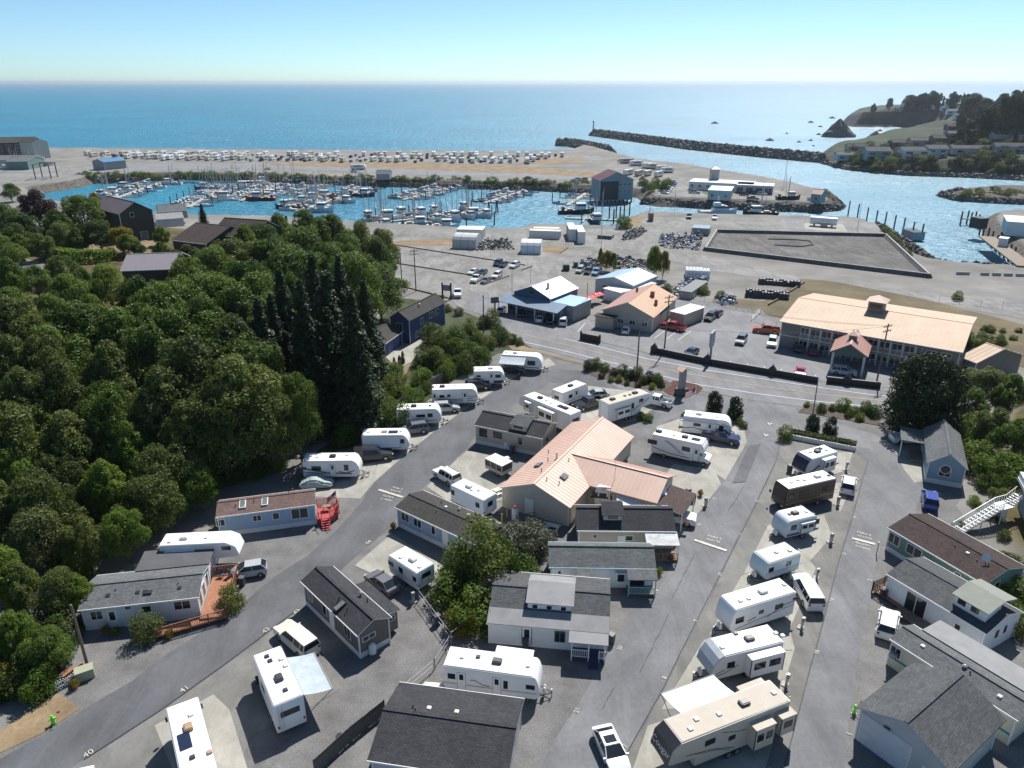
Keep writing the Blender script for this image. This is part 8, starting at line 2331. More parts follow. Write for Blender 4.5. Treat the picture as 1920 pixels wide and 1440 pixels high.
def camp_row(x0, y0, x1, y1, row, step, fill):
 a, q = P(x0, y0), P(x1, y1); d = q - a; n = int(d.length / step); rz = math.atan2(d.y, d.x)
 for k in range(n):
  if rb.random() < fill:
   p = a + d * ((k + .5) / n) + Vector((rb.uniform(-1, 1), rb.uniform(-3, 3), 0))
   if rb.random() < .6:
    camper(p, rz + math.pi / 2 + rb.uniform(-.15, .15), row)
   else:
    t_ = rb.choice(['suv', 'pickup', 'sedan']); c_ = rb.choice(['white', 'dark', 'silver', 'navy', 'maroon', 'grey'])
    p2 = p + Vector((0, -1, 0))
    cr = thing('parked_vehicle', '%s %s among the campers of the %s' % ({'dark': 'black', 'navy': 'dark blue'}.get(c_, c_), {'suv': 'suv', 'pickup': 'pickup', 'sedan': 'car'}[t_], row), 'car', (p2.x, p2.y, .05), rz + math.pi / 2, 'vehicles among the campers of the ' + row)
    for nm, me in car_meshes(t_)[:5]:
     link(nm, me, cr, color=COLORS[c_])
camp_row(230, 298, 1010, 303.5, 'first beach camping row', 5.6, .85)
camp_row(170, 294, 1030, 298, 'second beach camping row', 5.6, .85)
camp_row(300, 300.5, 1000, 306, 'inland camping row', 6.4, .6)
camp_row(160, 291, 1060, 293.5, 'seafront camping row', 5.2, .85)
camp_row(1085, 322, 1250, 333, 'camping row by the river fence', 7, .6)
camp_row(1160, 303, 1262, 326, 'river side camping row', 6, .75)
camp_row(1105, 288, 1150, 292, 'jetty end camping row', 7, .5)
for x, y, c_, t_ in ((988, 334, 'grey', 'suv'), (1082, 336, 'white', 'suv'), (1095, 336, 'silver', 'suv'), (502, 316, 'white', 'sedan'), (664, 321, 'white', 'suv')):
 car(t_, c_, (x, y), (x - 8, y - .4), '%s %s driving the spit road' % (c_, 'car' if t_ == 'sedan' else 'suv'), 'cars on the spit road')
p = P(672, 318); r = thing('camper', 'lone white bus like camper beside the spit road', 'camper', (p.x, p.y, .05), 0)
for nm, me in rvs[1]:
 link(nm, me, r)
gable('shed', 'grey shed with pale gable roof on the harbour spit', 'shed', (704, 326), (731, 326), 3.2, 5, W=8, roof=R_GREY, wall=W_GREY)
gable('shed', 'grey shed with bright blue roof by the boat yard', 'shed', (194, 304), (236, 300), 5.0, 6.6, W=12, roof=mat('bright_blue_roof', (.05, .20, .38), .45), wall=W_GREY)
gable('condominium', 'dark grey seaside condominium block with balconies', 'building', (-60, 268), (62, 266), 11.0, 14, W=18, roof=R_DARK, wall=W_DARK, windows=tuple(('n', -20 + k * 6, z, 3, 1.6) for k in range(8) for z in (2.4, 5.4, 8.4)))
gable('condominium_wing', 'pale green gabled end of the seaside block', 'building', None, None, 11.0, 13.5, place_=place((60, 268), (90, 266), 11, W=20), roof=R_DARK, wall=siding('pale_green_siding', (.42, .47, .42), .25), axis='y')
gable('boat_shed', 'long pale boat shed in the boat yard', 'shed', (-30, 300), (58, 299), 5, 7, W=20, roof=R_GREY, wall=W_LGREY)
gable('boat_shed', 'green gabled boat shed in the boat yard', 'shed', None, None, 5, 7.4, place_=place((52, 303), (84, 297), 5, W=14), roof=R_GREY, wall=W_GREEN, axis='y')
for k in range(7):
 boat(rb.choice(['cruiser', 'sail', 'troller', 'cruiser']), rb.choice([H_WHITE, H_BLUE, H_GREY]), P(8 + k * 13, 318 - k * 1.2), rb.uniform(-.4, .4), 'boat propped on land in the boat yard', 'boats stored in the boat yard', .9, .7)
t = thing('travel_lift', 'steel boat hoist frame at the head of the basin', 'hoist', P(88, 334), .2)
for x in (-4, 4):
 for y in (-5, 5):
  MB().box((x, y, 4), (.5, .5, 8), M_DGREY).build('leg', t)
 MB().box((x, 0, 8), (.6, 11, .6), M_DGREY).build('beam', t)
MB().box((0, 5, 8), (8, .6, .6), M_DGREY).build('beam', t)
# embankment bushes along the basin
for k in range(84):
 x = 150 + k * 11.7
 y = (334 if x < 450 else 332 + (x - 450) * .028) - 1 + rb.uniform(-2, 2)
 plant('shrub', rb.choice([L_BROAD, L_OLIVE, L_BROAD]), P(x, y, -1.5), rb.uniform(2.0, 4.2), 'scrub bush on the basin embankment', 'embankment_bush', 'bush', 'bushes of the basin embankment', 1.5)
# ------------------------------------------------------------------ hill top houses
def hz_base(px, py):
 return march(px, py).z
z0 = hz_base(255, 445)
gable('barn', 'tall dark board barn with brown metal roof on the hill', 'barn', None, None, 7.0, 9.5, base=z0, place_=place((222, 402), (288, 394), z0 + 7.0, W=16, base=z0), roof=R_BROWNM, wall=W_DARK, axis='y', windows=(('n', -1.0, 6.5, .8, 1.0),), doors=(('n', 1.0, 0, 1.6, 2.2, M_GLASS_P),))
gable('house', 'brown roofed hilltop house with dark walls', 'house', (320, 450), (386, 458), 3.2, 6.0, base=z0 - 1, C=(348, 415), ctype='r', roof=R_BROWN, wall=W_DARK)
gable('house_wing', 'brown roofed wing of the hilltop house with a copper dormer', 'house', (392, 440), (474, 446), 4.0, 7.0, base=z0 - 1, C=(408, 407), ctype='r', roof=R_BROWN, wall=W_DARK)
gable('garage', 'grey ribbed metal roofed garage above the forest', 'garage', (224, 508), (332, 504), 3.0, 5.0, base=z0, C=(217, 477), ctype='r', roof=mat('grey_ribbed_metal', (.22, .20, .215), .5), wall=W_DARK, rib=.7)
gable('shed', 'grey shed with pale roof below the barn', 'shed', (296, 398), (352, 394), 3.0, 5.0, base=2.0, W=10, roof=R_GREY, wall=W_GREY)
gable('shed', 'low grey roofed building beside the basin shore', 'shed', (292, 412), (345, 408), 3.0, 4.4, base=4.0, W=9, roof=R_MEMB, wall=W_LGREY)
# clipped hedge and lane on the hill
hd = [(58, 478), (82, 474), (110, 488), (150, 494), (215, 493)]
pos = []; nr = []; rg = np.random.default_rng(3)
for a, q in zip(hd[:-1], hd[1:]):
 A_, Q_ = march(*a), march(*q)
 n = 900
 t = rg.uniform(0, 1, n)[:, None]
 c = np.array(A_)[None] * (1 - t) + np.array(Q_)[None] * t
 o = np.stack([np.zeros(n), rg.uniform(-1.3, 1.3, n), rg.uniform(.2, 2.5, n)], 1)
 f = rg.integers(0, 3, n)
 o[f == 0, 2] = 2.5; o[f == 1, 1] = -1.3; o[f == 2, 1] = 1.3
 pos.append(c + o); nr.append(np.where((f == 0)[:, None], [[0, 0, 1.]], np.where((f == 1)[:, None], [[0, -1., 0]], [[0, 1., 0]])))
tag(link('hedge', leaves_mesh('hedge', np.concatenate(pos), np.concatenate(nr), .3, L_FRESH, rg)), 'long clipped green hedge beside the hilltop lane', 'hedge')
def drape(name, pts, m, label, up=.25):
 c = [march(*p) for p in pts]
 ctr = sum(c, Vector()) / len(c)
 bm = bmesh.new(); vs = [bm.verts.new(p) for p in c]
 bm.faces.new(vs)
 bmesh.ops.triangulate(bm, faces=bm.faces[:])
 bmesh.ops.subdivide_edges(bm, edges=bm.edges[:], cuts=7, use_grid_fill=True)
 for v in bm.verts:
  v.co.z = gz(v.co.x, v.co.y) + up
 bmesh.ops.recalc_face_normals(bm, faces=bm.faces[:])
 me = bpy.data.meshes.new(name); bm.to_mesh(me); bm.free(); me.materials.append(m)
 kind(link(name, me), 'structure', label)
drape('hill_lane', [(-5, 490), (40, 484), (84, 498), (86, 512), (40, 530), (-5, 540)], A_ROADL, 'pale asphalt lane on the hill')
drape('hill_lawn', [(135, 472), (215, 448), (310, 462), (305, 476), (215, 488), (150, 490)], A_DRY, 'dry tan lawn on the hill')
# ------------------------------------------------------------------ headland houses, rocks, jetties
def far_house(x, y, L, W, e, rz, wall, roof, label, win=2):
 b = march(x, y, 0, hz, 300, 1500, 3); L *= .62; W *= .85
 gable('house', label, 'house', None, None, e, e + W * .2, place_=(Vector((b.x, b.y + W / 2, b.z - .6)), rz, L, W), group='houses on the headland' if 'small far' in label else None, roof=roof, wall=wall, windows=tuple(('n', -L / 2 + L * (k + .5) / win, zz, L / win * .45, 1.3) for k in range(win) for zz in ((2.0,) if e < 5 else (2.0, 4.8))), ov=.5)
FH = [(1590, 304, 24, 10, 4, -.1, W_LGREY, R_GREY, 'pale grey low house at the jetty root'), (1648, 302, 26, 14, 6.5, -.1, W_GREY, R_MID, 'big grey two storey house above the river'), (1718, 300, 30, 12, 6.5, -.05, W_WHITE, R_MID, 'white two storey row house above the green slope'), (1757, 298, 22, 12, 6.5, -.05, W_LGREY, R_MID, 'pale grey house joined to the white row house'),
  (1822, 289, 40, 10, 4, -.06, W_LGREY, R_MID, 'long low house with white terrace above the slope'), (1617, 284, 34, 10, 4, -.05, W_TAN, R_DARK, 'low tan house on the sea side of the head'), (1690, 278, 24, 10, 4.5, .1, W_TAUPE, R_DARK, 'dark gabled house behind the grey one'), (1730, 274, 26, 11, 4.5, -.1, W_TAN, R_MID, 'tan house in the second row of the head'), (1775, 272, 30, 11, 4.5, -.05, W_TAUPE, R_DARK, 'dark roofed house in the second row'),
  (1800, 262, 28, 10, 4.5, 0, W_GREY, R_MID, 'blue grey house on the third terrace'), (1845, 262, 32, 10, 5, -.1, W_LGREY, R_BLUEM, 'blue roofed house on the third terrace'), (1890, 268, 30, 10, 5, -.15, W_GREY, R_MID, 'grey terrace house on the rising hill'), (1792, 244, 24, 10, 4, 0, W_TAUPE, R_BROWN, 'brown roofed house on the bluff'), (1860, 234, 24, 10, 4, 0, W_TAN, R_BROWN, 'brown roofed house up the hill'), (1905, 242, 22, 12, 6, 0, W_WHITE, R_BLUEM, 'white house with balconies up the hill'),
  (1706, 200, 24, 10, 5, 0, W_GREY, R_DARK, 'dark house on the cliff top'), (1790, 204, 26, 10, 4, 0, W_LGREY, R_MID, 'pale house among the cliff trees'), (1830, 208, 22, 10, 4, 0, W_WHITE, R_MID, 'white house below the skyline trees'), (1870, 214, 24, 10, 4, 0, W_TAN, R_MID, 'tan house below the skyline trees'), (1900, 290, 34, 12, 5, -.15, W_GREY, R_DARK, 'grey house at the head of the green slope')]
for a in FH:
 far_house(*a)
HT = [(1640, 192, 16), (1671, 182, 20), (1712, 178, 22), (1732, 174, 24), (1752, 170, 26), (1772, 176, 22), (1790, 173, 24), (1810, 168, 26), (1830, 171, 25), (1850, 176, 22), (1872, 182, 20), (1893, 176, 24), (1912, 172, 26), (1930, 175, 24), (1700, 186, 16), (1822, 222, 18), (1896, 206, 18), (1804, 238, 10), (1878, 226, 14), (1912, 222, 16), (1760, 184, 18), (1842, 186, 18), (1785, 186, 16), (1918, 196, 18), (1866, 196, 14)]
for x, y, hh in HT:
 plant(rb.choice([B, 'pine', CN, B]), L_PINE, march(x, y, hh, hz, 300, 1500, 2), hh * .9, 'dark wind shaped cypress on the headland', 'headland_tree', 'tree', 'dark trees of the headland', rb.uniform(.6, .95))
for k in range(48):
 x = rb.uniform(1690, 1930); y = rb.uniform(186, 258) if x > 1790 else rb.uniform(190, 204)
 plant(rb.choice([B, 'pine', B]), L_PINE, march(x, y, 0, hz, 300, 1500, 2), rb.uniform(9, 19), 'dark tree crowding the headland houses', 'headland_tree', 'tree', 'trees among the headland houses', rb.uniform(.7, 1.1))
for k in range(16):
 x = 1690 + k * 14.5; far_house(x, rb.uniform(206, 258) if x > 1780 else rb.uniform(204, 212), rb.uniform(20, 30), 11, 4, rb.uniform(-.3, .3), rb.choice([W_WHITE, W_LGREY, W_TAN, W_GREY]), rb.choice([R_MID, R_DARK, R_GREY]), 'small far house on the wooded headland ridge, %s' % ['by the cliff edge', 'near the skyline trees', 'above the terraces', 'up the hill road'][k // 4])
for k in range(150):
 x = rb.uniform(1590, 1925); y = rb.uniform(230 if x > 1770 else 268, 330)
 plant('shrub', rb.choice([L_BROAD, L_OLIVE, L_CONIF]), march(x, y, 2, hz, 300, 1500, 3), rb.uniform(2.5, 5.5), 'green scrub on the headland slope', 'headland_bush', 'bush', 'scrub of the headland', 1.4)
for k in range(30):
 x, y = rb.uniform(1800, 1925), rb.uniform(366, 376)
 plant('shrub', rb.choice([L_BROAD, L_OLIVE]), P(x, y - 6, -2), rb.uniform(1.5, 3.5), 'bush on the low river spit', 'spit_bush', 'bush', 'bushes of the river spit', 1.3)
def rocks(name, label, path, w, hgt, n, seed, smin=1.0, smax=2.4, zb=WATER - .5, thing_=True):
 """ridge of tumbled rocks along a path of photo points at the waterline"""
 rng = random.Random(seed)
 c = [P(x, y, WATER) for x, y in path]
 seg = [(a, q, (q - a).length) for a, q in zip(c[:-1], c[1:])]
 tot = sum(s[2] for s in seg)
 b = MB()
 for k in range(n):
  t = rng.uniform(0, tot)
  for a, q, l in seg:
   if t <= l:
    break
   t -= l
  p = a.lerp(q, min(1, t / l)); d = (q - a).normalized(); nr = Vector((-d.y, d.x, 0))
  o = rng.uniform(-1, 1)
  z = zb + (hgt - zb) * (1 - abs(o) ** 1.3)
  s = rng.uniform(smin, smax)
  p = p + nr * o * w / 2
  b.box((p.x, p.y, z - s * .25), (s * rng.uniform(.8, 1.4), s, s * rng.uniform(.6, 1)), M_ROCK, rz=rng.uniform(0, 3), rx=rng.uniform(-.5, .5), ry=rng.uniform(-.5, .5), top=(rng.uniform(.5, .9), rng.uniform(.5, .9)))
 o = b.build(name)
 kind(o, 'stuff', label)
 # solid core under the loose rocks
 b = MB()
 for a, q, l in seg:
  d = (q - a).normalized(); nr = Vector((-d.y, d.x, 0))
  b.prismx([(-w / 2, zb - 2 - WATER), (w / 2, zb - 2 - WATER), (w * .12, hgt - .6 - WATER), (-w * .12, hgt - .6 - WATER)], -1, l + 1, M_ROCK)
  M_ = Matrix.Translation(a) @ Matrix.Rotation(math.atan2(d.y, d.x), 4, 'Z')
  for i in range(len(b.v) - 8, len(b.v)):
   b.v[i] = tuple(M_ @ Vector(b.v[i]))
 core = b.build('rock_core', o)
 return o
rocks('north_jetty_rocks', 'long dark rock jetty reaching out to sea', [(1114, 254), (1180, 263), (1300, 280), (1420, 293), (1540, 304)], 15, 2.8, 2600, 1, 1.4, 3.2)
rocks('south_jetty_rocks', 'short dark rock jetty at the beach end', [(1046, 273), (1075, 274), (1110, 281), (1140, 288)], 16, 2.5, 800, 2, 1.4, 3.0)
rocks('station_bank_rocks', 'rock bank round the station point', [(1206, 382), (1300, 389), (1400, 393), (1520, 397), (1560, 394), (1572, 388), (1545, 366)], 7, -1.0, 1700, 3, .8, 1.8)
rocks('basin_bank_rocks', 'rock bank along the far side of the basin', [(180, 344), (350, 337), (455, 340), (740, 350), (1000, 357), (1118, 363)], 6, -1.6, 1800, 4, .7, 1.5)
rocks('head_bank_rocks', 'dark rocks at the foot of the headland', [(1545, 306), (1590, 318), (1700, 329), (1800, 332), (1920, 338)], 8, -1.5, 900, 5, 1.0, 2.4)
rocks('river_bank_rocks', 'rocks along the river bank', [(1642, 426), (1700, 463), (1752, 499), (1920, 513)], 5, -1.5, 500, 6, .7, 1.5)
rocks('spit_rocks', 'rocks round the low river spit', [(1920, 383), (1850, 380), (1795, 376), (1765, 368), (1800, 360)], 6, -1.5, 600, 7, .8, 1.8)
p = P(1112, 251, WATER); t = thing('beacon', 'dark beacon post at the jetty tip', 'beacon', p)
MB().cyl((0, 0, 0), (0, 0, 13), .8, .5, 8, M_DGREY).build('post', t); MB().box((0, 0, 13.4), (2.0, 2.0, .9), M_DGREY).build('daymark', t)
def stack(x, y, L, H_, label, seed, peak=.35):
 rng = random.Random(seed)
 p = P(x, y, WATER)
 n, m = 18, 6; vs = []; fs = []
 for j in range(m + 1):
  t = j / m
  for i in range(n):
   a = 6.283 * i / n
   r = (1 - t) ** .75 * (1 + rng.uniform(-.18, .18)) + .03
   vs.append((L / 2 * r * math.cos(a) - peak * t * L * .2, L * .32 * r * math.sin(a), -1 + (H_ + 1) * t * (1 + rng.uniform(-.06, .06))))
 for j in range(m):
  for i in range(n):
   fs.append((j * n + i, j * n + (i + 1) % n, (j + 1) * n + (i + 1) % n, (j + 1) * n + i))
 fs.append(tuple(range(m * n, m * n + n)))
 tag(MB().add(vs, fs, M_ROCK).build('sea_stack', None, loc=(p.x, p.y, WATER)), label, 'rock', 'rocks awash' if 'awash' in label else None)
stack(1574, 257, 36, 18, 'tall dark sea stack with a notch standing in the glitter', 1)
stack(1640, 264, 24, 9, 'dark rock hump behind the sea side house', 2, 0)
for k, (x, y, L_) in enumerate(((1535, 253, 9), (1443, 264, 12), (1498, 267, 7), (1520, 264, 7), (1475, 251, 6), (1340, 232, 14), (1520, 230, 12), (1538, 238, 9), (1560, 222, 14), (1525, 274, 5), (1650, 246, 10), (1665, 250, 8), (1700, 250, 9), (1720, 246, 9), (1690, 246, 12))):
 stack(x, y, L_, L_ * .22, 'small dark rock awash off the headland', 10 + k, 0)
# pier and sheds on the east point
t = thing('old_pier', 'old timber pier with leaning piles at the east point', 'pier', (0, 0, 0))
a, q = P(1835, 425, WATER), P(1798, 421, WATER)
MB().box(((a.x + q.x) / 2, (a.y + q.y) / 2, -1.5), ((a - q).length, 1.2, .3), M_WOOD, rz=math.atan2((a - q).y, (a - q).x)).build('deck', t)
for x, y in ((1800, 422), (1812, 420), (1818, 424), (1825, 422), (1832, 428), (1836, 440), (1842, 447), (1850, 455), (1858, 462), (1866, 470), (1874, 476), (1882, 483), (1890, 489), (1898, 495)):
 pp = P(x, y, WATER); MB().cyl((pp.x, pp.y, -6), (pp.x + rb.uniform(-.3, .3), pp.y, 1.6), .35, .3, 7, M_PILE).build('pile', t)
a, q = P(1850, 444, .3), P(1925, 500, .3)
MB().box(((a.x + q.x) / 2, (a.y + q.y) / 2, .3), ((a - q).length, 5, .4), M_WOOD, rz=math.atan2((a - q).y, (a - q).x)).build('deck', t)
box_building('pier_shed', 'small white shed on the old pier deck', 'shed', (1872, 446), (1890, 448), 3.2, W=4, wall=W_WHITE, roof=R_WHITE)
box_building('fish_plant', 'white fish plant building on the east point', 'building', (1888, 415), (1960, 420), 5.0, W=16, wall=W_WHITE, roof=R_WHITE)
box_building('pier_hut', 'dark hut at the outer corner of the east point', 'hut', (1840, 410), (1857, 409), 4.0, W=5, wall=W_DARK, roof=R_GREY)
box_building('river_shed', 'grey floating shed beside the river bank pilings', 'shed', (1690, 428), (1713, 436), 3.0, W=5, wall=W_LGREY, roof=R_GREY, base=WATER + .3)
for k in range(16):
 plant('shrub', L_OLIVE, P(1655 + k * 3.2 + rb.uniform(-5, 5), 430 + k * 3.5, -.5), rb.uniform(1.2, 2.4), 'low scrub on the river bank slope', 'bank_scrub', 'bush', 'scrub of the river bank', 1.4)
# surf line on the beach
M_FOAM = mat('surf_foam', (.75, .78, .8), .8, amt=.2, scale=.15, coord='World')
rf = MB(); rs = random.Random(5)
for k in range(140):
 x = 95 + k * 7.0 + rs.uniform(-3, 3)
 p = P(x, 287.0 - (284 - 283) + rs.uniform(-3.2, -.6), WATER + .05)
 rf.box((p.x, p.y, WATER + .05), (rs.uniform(8, 24), rs.uniform(1.5, 4.5), .2), M_FOAM, top=(.7, .4))
for k in range(40):
 p = P(rs.uniform(1570, 1760), rs.uniform(238, 250), WATER)
 rf.box((p.x, p.y, WATER + .05), (rs.uniform(3, 12), rs.uniform(.8, 3), .2), M_FOAM, top=(.7, .4))
kind(rf.build('surf'), 'stuff', 'white surf breaking on the beach')
# ------------------------------------------------------------------ pavement markings
def ptext(s, at, along, size, parent, m=None):
 """pavement lettering whose baseline runs from at toward along (photo pixels)"""
 p, q = P(*at), P(*along)
 d = q - p
 o = link('painted_lettering', text_mesh(s, size, m or M_LINE_C), parent)
 o.location = (p.x, p.y, .085); o.rotation_euler = (0, 0, math.atan2(d.y, d.x))
 return o
for par, (a, b) in ((entry, ((1302, 1012), (1362, 1032))), (entry, ((1598, 1009), (1641, 1020))), (west_road, ((710, 918), (755, 932)))):
 strip('slow_bar', [a, b], .42, M_LINE_C, 0, par, .085)
ptext('SLOW', (1337, 1014), (1300, 1004), .6, entry); ptext('5 MPH', (1340, 1008), (1303, 998), .6, entry)
ptext('SLOW', (1621, 1008), (1590, 1000), .58, entry); ptext('5 MPH', (1620, 1001), (1590, 993), .58, entry)
ptext('SLOW', (1617, 1021), (1650, 1030), .58, entry); ptext('5 MPH', (1617, 1028), (1650, 1037), .58, entry)
ptext('SLOW', (742, 921), (712, 913), .6, west_road); ptext('5 MPH', (746, 916), (716, 908), .6, west_road)
ptext('SLOW', (728, 932), (760, 940), .6, west_road); ptext('5 MPH', (724, 938), (756, 946), .6, west_road)
for s, at, al in (('40', (166, 1414), (190, 1398)), ('41', (346, 1293), (370, 1277)), ('42', (499, 1183), (520, 1168)), ('43', (557, 1148), (580, 1130)), ('44', (691, 1018), (710, 1000))):
 ptext(s, at, al, .8, west_road)
for s, at, al in (('21', (1082, 1333), (1086, 1322)), ('20', (1162, 1216), (1166, 1204)), ('19', (1232, 1110), (1237, 1100)), ('7', (1172, 1400), (1178, 1386)), ('8', (1246, 1272), (1252, 1260)), ('9', (1304, 1165), (1309, 1153)), ('10', (1350, 1078), (1355, 1066)), ('11', (1389, 1003), (1393, 993)), ('12', (1419, 941), (1423, 930)), ('17', (1340, 936), (1345, 926)), ('18', (1311, 985), (1316, 975))):
 ptext(s, at, al, .62, entry)
for s, at, al in (('1', (1592, 1377), (1600, 1350)), ('2', (1631, 1089), (1634, 1070)), ('14', (1602, 971), (1606, 955)), ('15', (1583, 1040), (1588, 1020)), ('16', (1559, 1126), (1563, 1108)), ('18', (1532, 1224), (1536, 1205))):
 ptext(s, at, al, .62, entry)
for x, y in ((1442, 795), (1435, 816)):
 ptext('>', (x, y), (x - 4, y + 14), 1.6, entry, M_LINE_W)
# joints and patches
for pts in ([(1462, 832), (1455, 865), (1407, 965), (1345, 1087), (1277, 1221), (1244, 1289), (1174, 1413)], [(1628, 862), (1617, 900), (1597, 975), (1570, 1062), (1545, 1162), (1520, 1250), (1470, 1440)]):
 strip('tar_joint', pts, .07, M_CRACK, 0, entry, .08)
for pts in ([(1300, 1040), (1288, 1075), (1262, 1120)], [(1395, 912), (1380, 935), (1366, 957)], [(1255, 1150), (1225, 1215), (1200, 1260)], [(1150, 1290), (1128, 1330)]):
 c = [(pts[0][0] + (pts[-1][0] - pts[0][0]) * t / 14 + random.uniform(-1.6, 1.6), pts[0][1] + (pts[-1][1] - pts[0][1]) * t / 14) for t in range(15)]
 strip('tar_crack', c, .035, M_CRACK, 0, entry, .081)
strip('tar_joint', [(158, 1423), (302, 1330), (432, 1237), (560, 1140)], .10, M_CRACK, 0, west_road, .08)
sheet('asphalt_patch', [(1404, 835), (1426, 832), (1398, 903), (1373, 905)], A_ROAD, 12, 'darker asphalt patch on the entry lane')
# ------------------------------------------------------------------ hedge wall at the entry
A_, Q_ = P(1480, 822), P(1603, 846)
dd = Q_ - A_; L_ = dd.length
hw = thing('hedge_wall', 'low white block wall with clipped hedge on top at the park entry', 'wall', A_, math.atan2(dd.y, dd.x))
for k in range(24):
 for j in range(2):
  MB().bx(L_ * k / 24 + .012, L_ * (k + 1) / 24 - .012, -.15, .15, j * .38, j * .38 + .365, M_OFFWHITE).build('block', hw)
n = 2600; rg = np.random.default_rng(8)
pos = np.stack([rg.uniform(0, L_, n), rg.uniform(.2, 1.5, n), .75 + .35 * rg.random(n) ** .4], 1)
link('hedge', leaves_mesh('hedge', pos, np.tile([[0, -.4, .8]], (n, 1)), .13, L_OLIVE, rg), hw)
MB().bx(0, L_, .16, 1.5, 0, .85, A_SOIL).build('soil', hw)
# ------------------------------------------------------------------ fences
def board_fence(pts, label, m, h=1.8, bw=.2):
 f = thing('board_fence', label, 'fence', (0, 0, 0))
 c = [P(x, y) for x, y in pts]
 me = MB().bx(-bw / 2 + .008, bw / 2 - .008, -.015, .015, .05, h, m).mesh('board')
 for a, q in zip(c[:-1], c[1:]):
  d = q - a; n = int(d.length / bw); rz = math.atan2(d.y, d.x)
  for k in range(n):
   p = a + d * ((k + .5) / n)
   link('board', me, f, (p.x, p.y, random.uniform(-.02, .02)), rz)
  for z in (.4, h - .3):
   MB().cyl(a + Vector((0, 0, z)), q + Vector((0, 0, z)), .05, .05, 4, m).build('rail', f)
  for k in range(int(d.length / 2.4) + 1):
   p = a + d * min(1, k * 2.4 / d.length)
   MB().box((p.x, p.y, h / 2), (.1, .1, h + .1), m).build('post', f)
M_OLDB = mat('old_grey_boards', (.13, .125, .115), .9, amt=.35, scale=2)
board_fence([(722, 1340), (660, 1390), (590, 1455)], 'weathered board fence between gravel lot and grey home', M_OLDB, 1.7, .18)
board_fence([(706, 800), (760, 758), (830, 716), (888, 688)], 'weathered board fence along the forest lane trailers', M_OLDB, 1.8, .3)
rail_fence([(786, 1126), (835, 1192), (846, 1206)], 'chain link fence round the thicket', M_GREY, 1.5, 2.4, 2)
rail_fence([(846, 1206), (896, 1168)], 'chain link fence between thicket and white cottage', M_GREY, 1.5, 2.4, 2)
rail_fence([(846, 1206), (815, 1255), (755, 1305), (742, 1318)], 'chain link fence beside the stained roof trailer', M_GREY, 1.3, 2.4, 2)
rail_fence([(968, 984), (1002, 978), (1022, 998)], 'dark netted fence round the office garden', M_DGREY, 1.5, 2.0, 3)
# ------------------------------------------------------------------ small things of the park
def pedestal(x, y, label):
 p = P(x, y)
 t = thing('utility_pedestal', label, 'utility post', p, random.uniform(0, 1))
 MB().box((0, 0, .65), (.28, .2, 1.3), M_STEEL).build('post', t); MB().box((0, -.06, 1.15), (.36, .26, .45), M_GREY).build('meter_box', t); MB().cyl((.25, 0, 0), (.25, 0, .9), .04, .04, 6, M_PILE).build('water_tap', t)
 MB().box((0, .1, .06), (.7, .6, .12), M_CONC).build('base', t)
for x, y, l in ((1586, 882, 'beside the navy nosed trailer'), (1570, 948, 'at the tail of the brown motorhome'), (1557, 1018, 'by the rounded silver blue trailer'), (1531, 1085, 'by the old pale blue trailer'), (1503, 1178, 'behind the pink roofed trailer'), (1474, 1285, 'behind the oval nosed trailer'), (666, 866, 'by the swoosh trailer'), (664, 826, 'by the screen trailer'), (774, 764, 'by the black edged trailer'), (1322, 950, 'beside the white rounded nose trailer'), (775, 1130, 'by the taupe cottage')):
 pedestal(x, y, 'grey utility pedestal ' + l)
def picnic(x, y, label, m=None, rz=0.0):
 p = P(x, y); m = m or M_WOOD
 t = thing('picnic_table', label, 'table', p, rz)
 for k in range(4):
  MB().bx(-.9, .9, -.38 + k * .19, -.38 + k * .19 + .175, .72, .76, m).build('plank', t)
 for s in (-1, 1):
  MB().bx(-.9, .9, s * .7 - .13, s * .7 + .13, .42, .46, m).build('bench', t)
  MB().box((s * .6, 0, .36), (.08, 1.3, .72), m, top=(1, .5)).build('leg', t)
picnic(937, 925, 'pale picnic table at the office corner', M_OFFWHITE, .6); picnic(1036, 994, 'white picnic table in the office shade', M_OFFWHITE, -.4); picnic(812, 1300, 'white picnic table behind the stained roof trailer', M_OFFWHITE, -.1); picnic(944, 868, 'white picnic table beside the tan box trailer', M_OFFWHITE, .5); picnic(140, 1268, 'brown picnic table by the utility cabinet', M_REDWOOD, .7)
for x, y in ((941, 982), (951, 970)):
 p = P(x, y); tag(MB().cyl((0, 0, 0), (0, 0, 1.4), .09, .09, 8, mat('bollard_yellow', (.6, .42, .04), .5)).lathe([(.09, 1.4), (.06, 1.46), (.01, 1.48)], mat('bollard_yellow', (.6, .42, .04)), (0, 0, 0), 8).build('bollard', None, loc=(p.x, p.y, .02)), 'yellow steel bollard guarding the gas tank', 'bollard', 'yellow bollards by the gas tank')
p = P(966, 976)
t = thing('gas_tank', 'upright white gas tank with red cap behind the office', 'gas tank', (p.x, p.y, .02))
MB().lathe([(.4, 0), (.45, .1), (.45, 1.5), (.3, 1.8), (.1, 1.9)], M_PROPANE, (0, 0, 0), 14).build('shell', t, smooth=True); MB().lathe([(.24, 1.8), (.26, 2.0), (.1, 2.15)], mat('cap_red', (.5, .08, .06), .5), (0, 0, 0), 10).build('cap', t)
p = P(161, 1270)
t = thing('utility_cabinet', 'pale green utility cabinet at the lane edge', 'cabinet', p, .55)
MB().box((0, 0, .5), (1.5, 1.0, 1.0), mat('cabinet_green', (.32, .34, .24), .6)).build('body', t, bevel=.05); MB().box((0, 0, 1.02), (1.56, 1.06, .08), mat('cabinet_green', (.32, .34, .24))).build('lid', t)
t = thing('garden_gate', 'small white picket gate and boards by the garden', 'gate', P(128, 1285), .9)
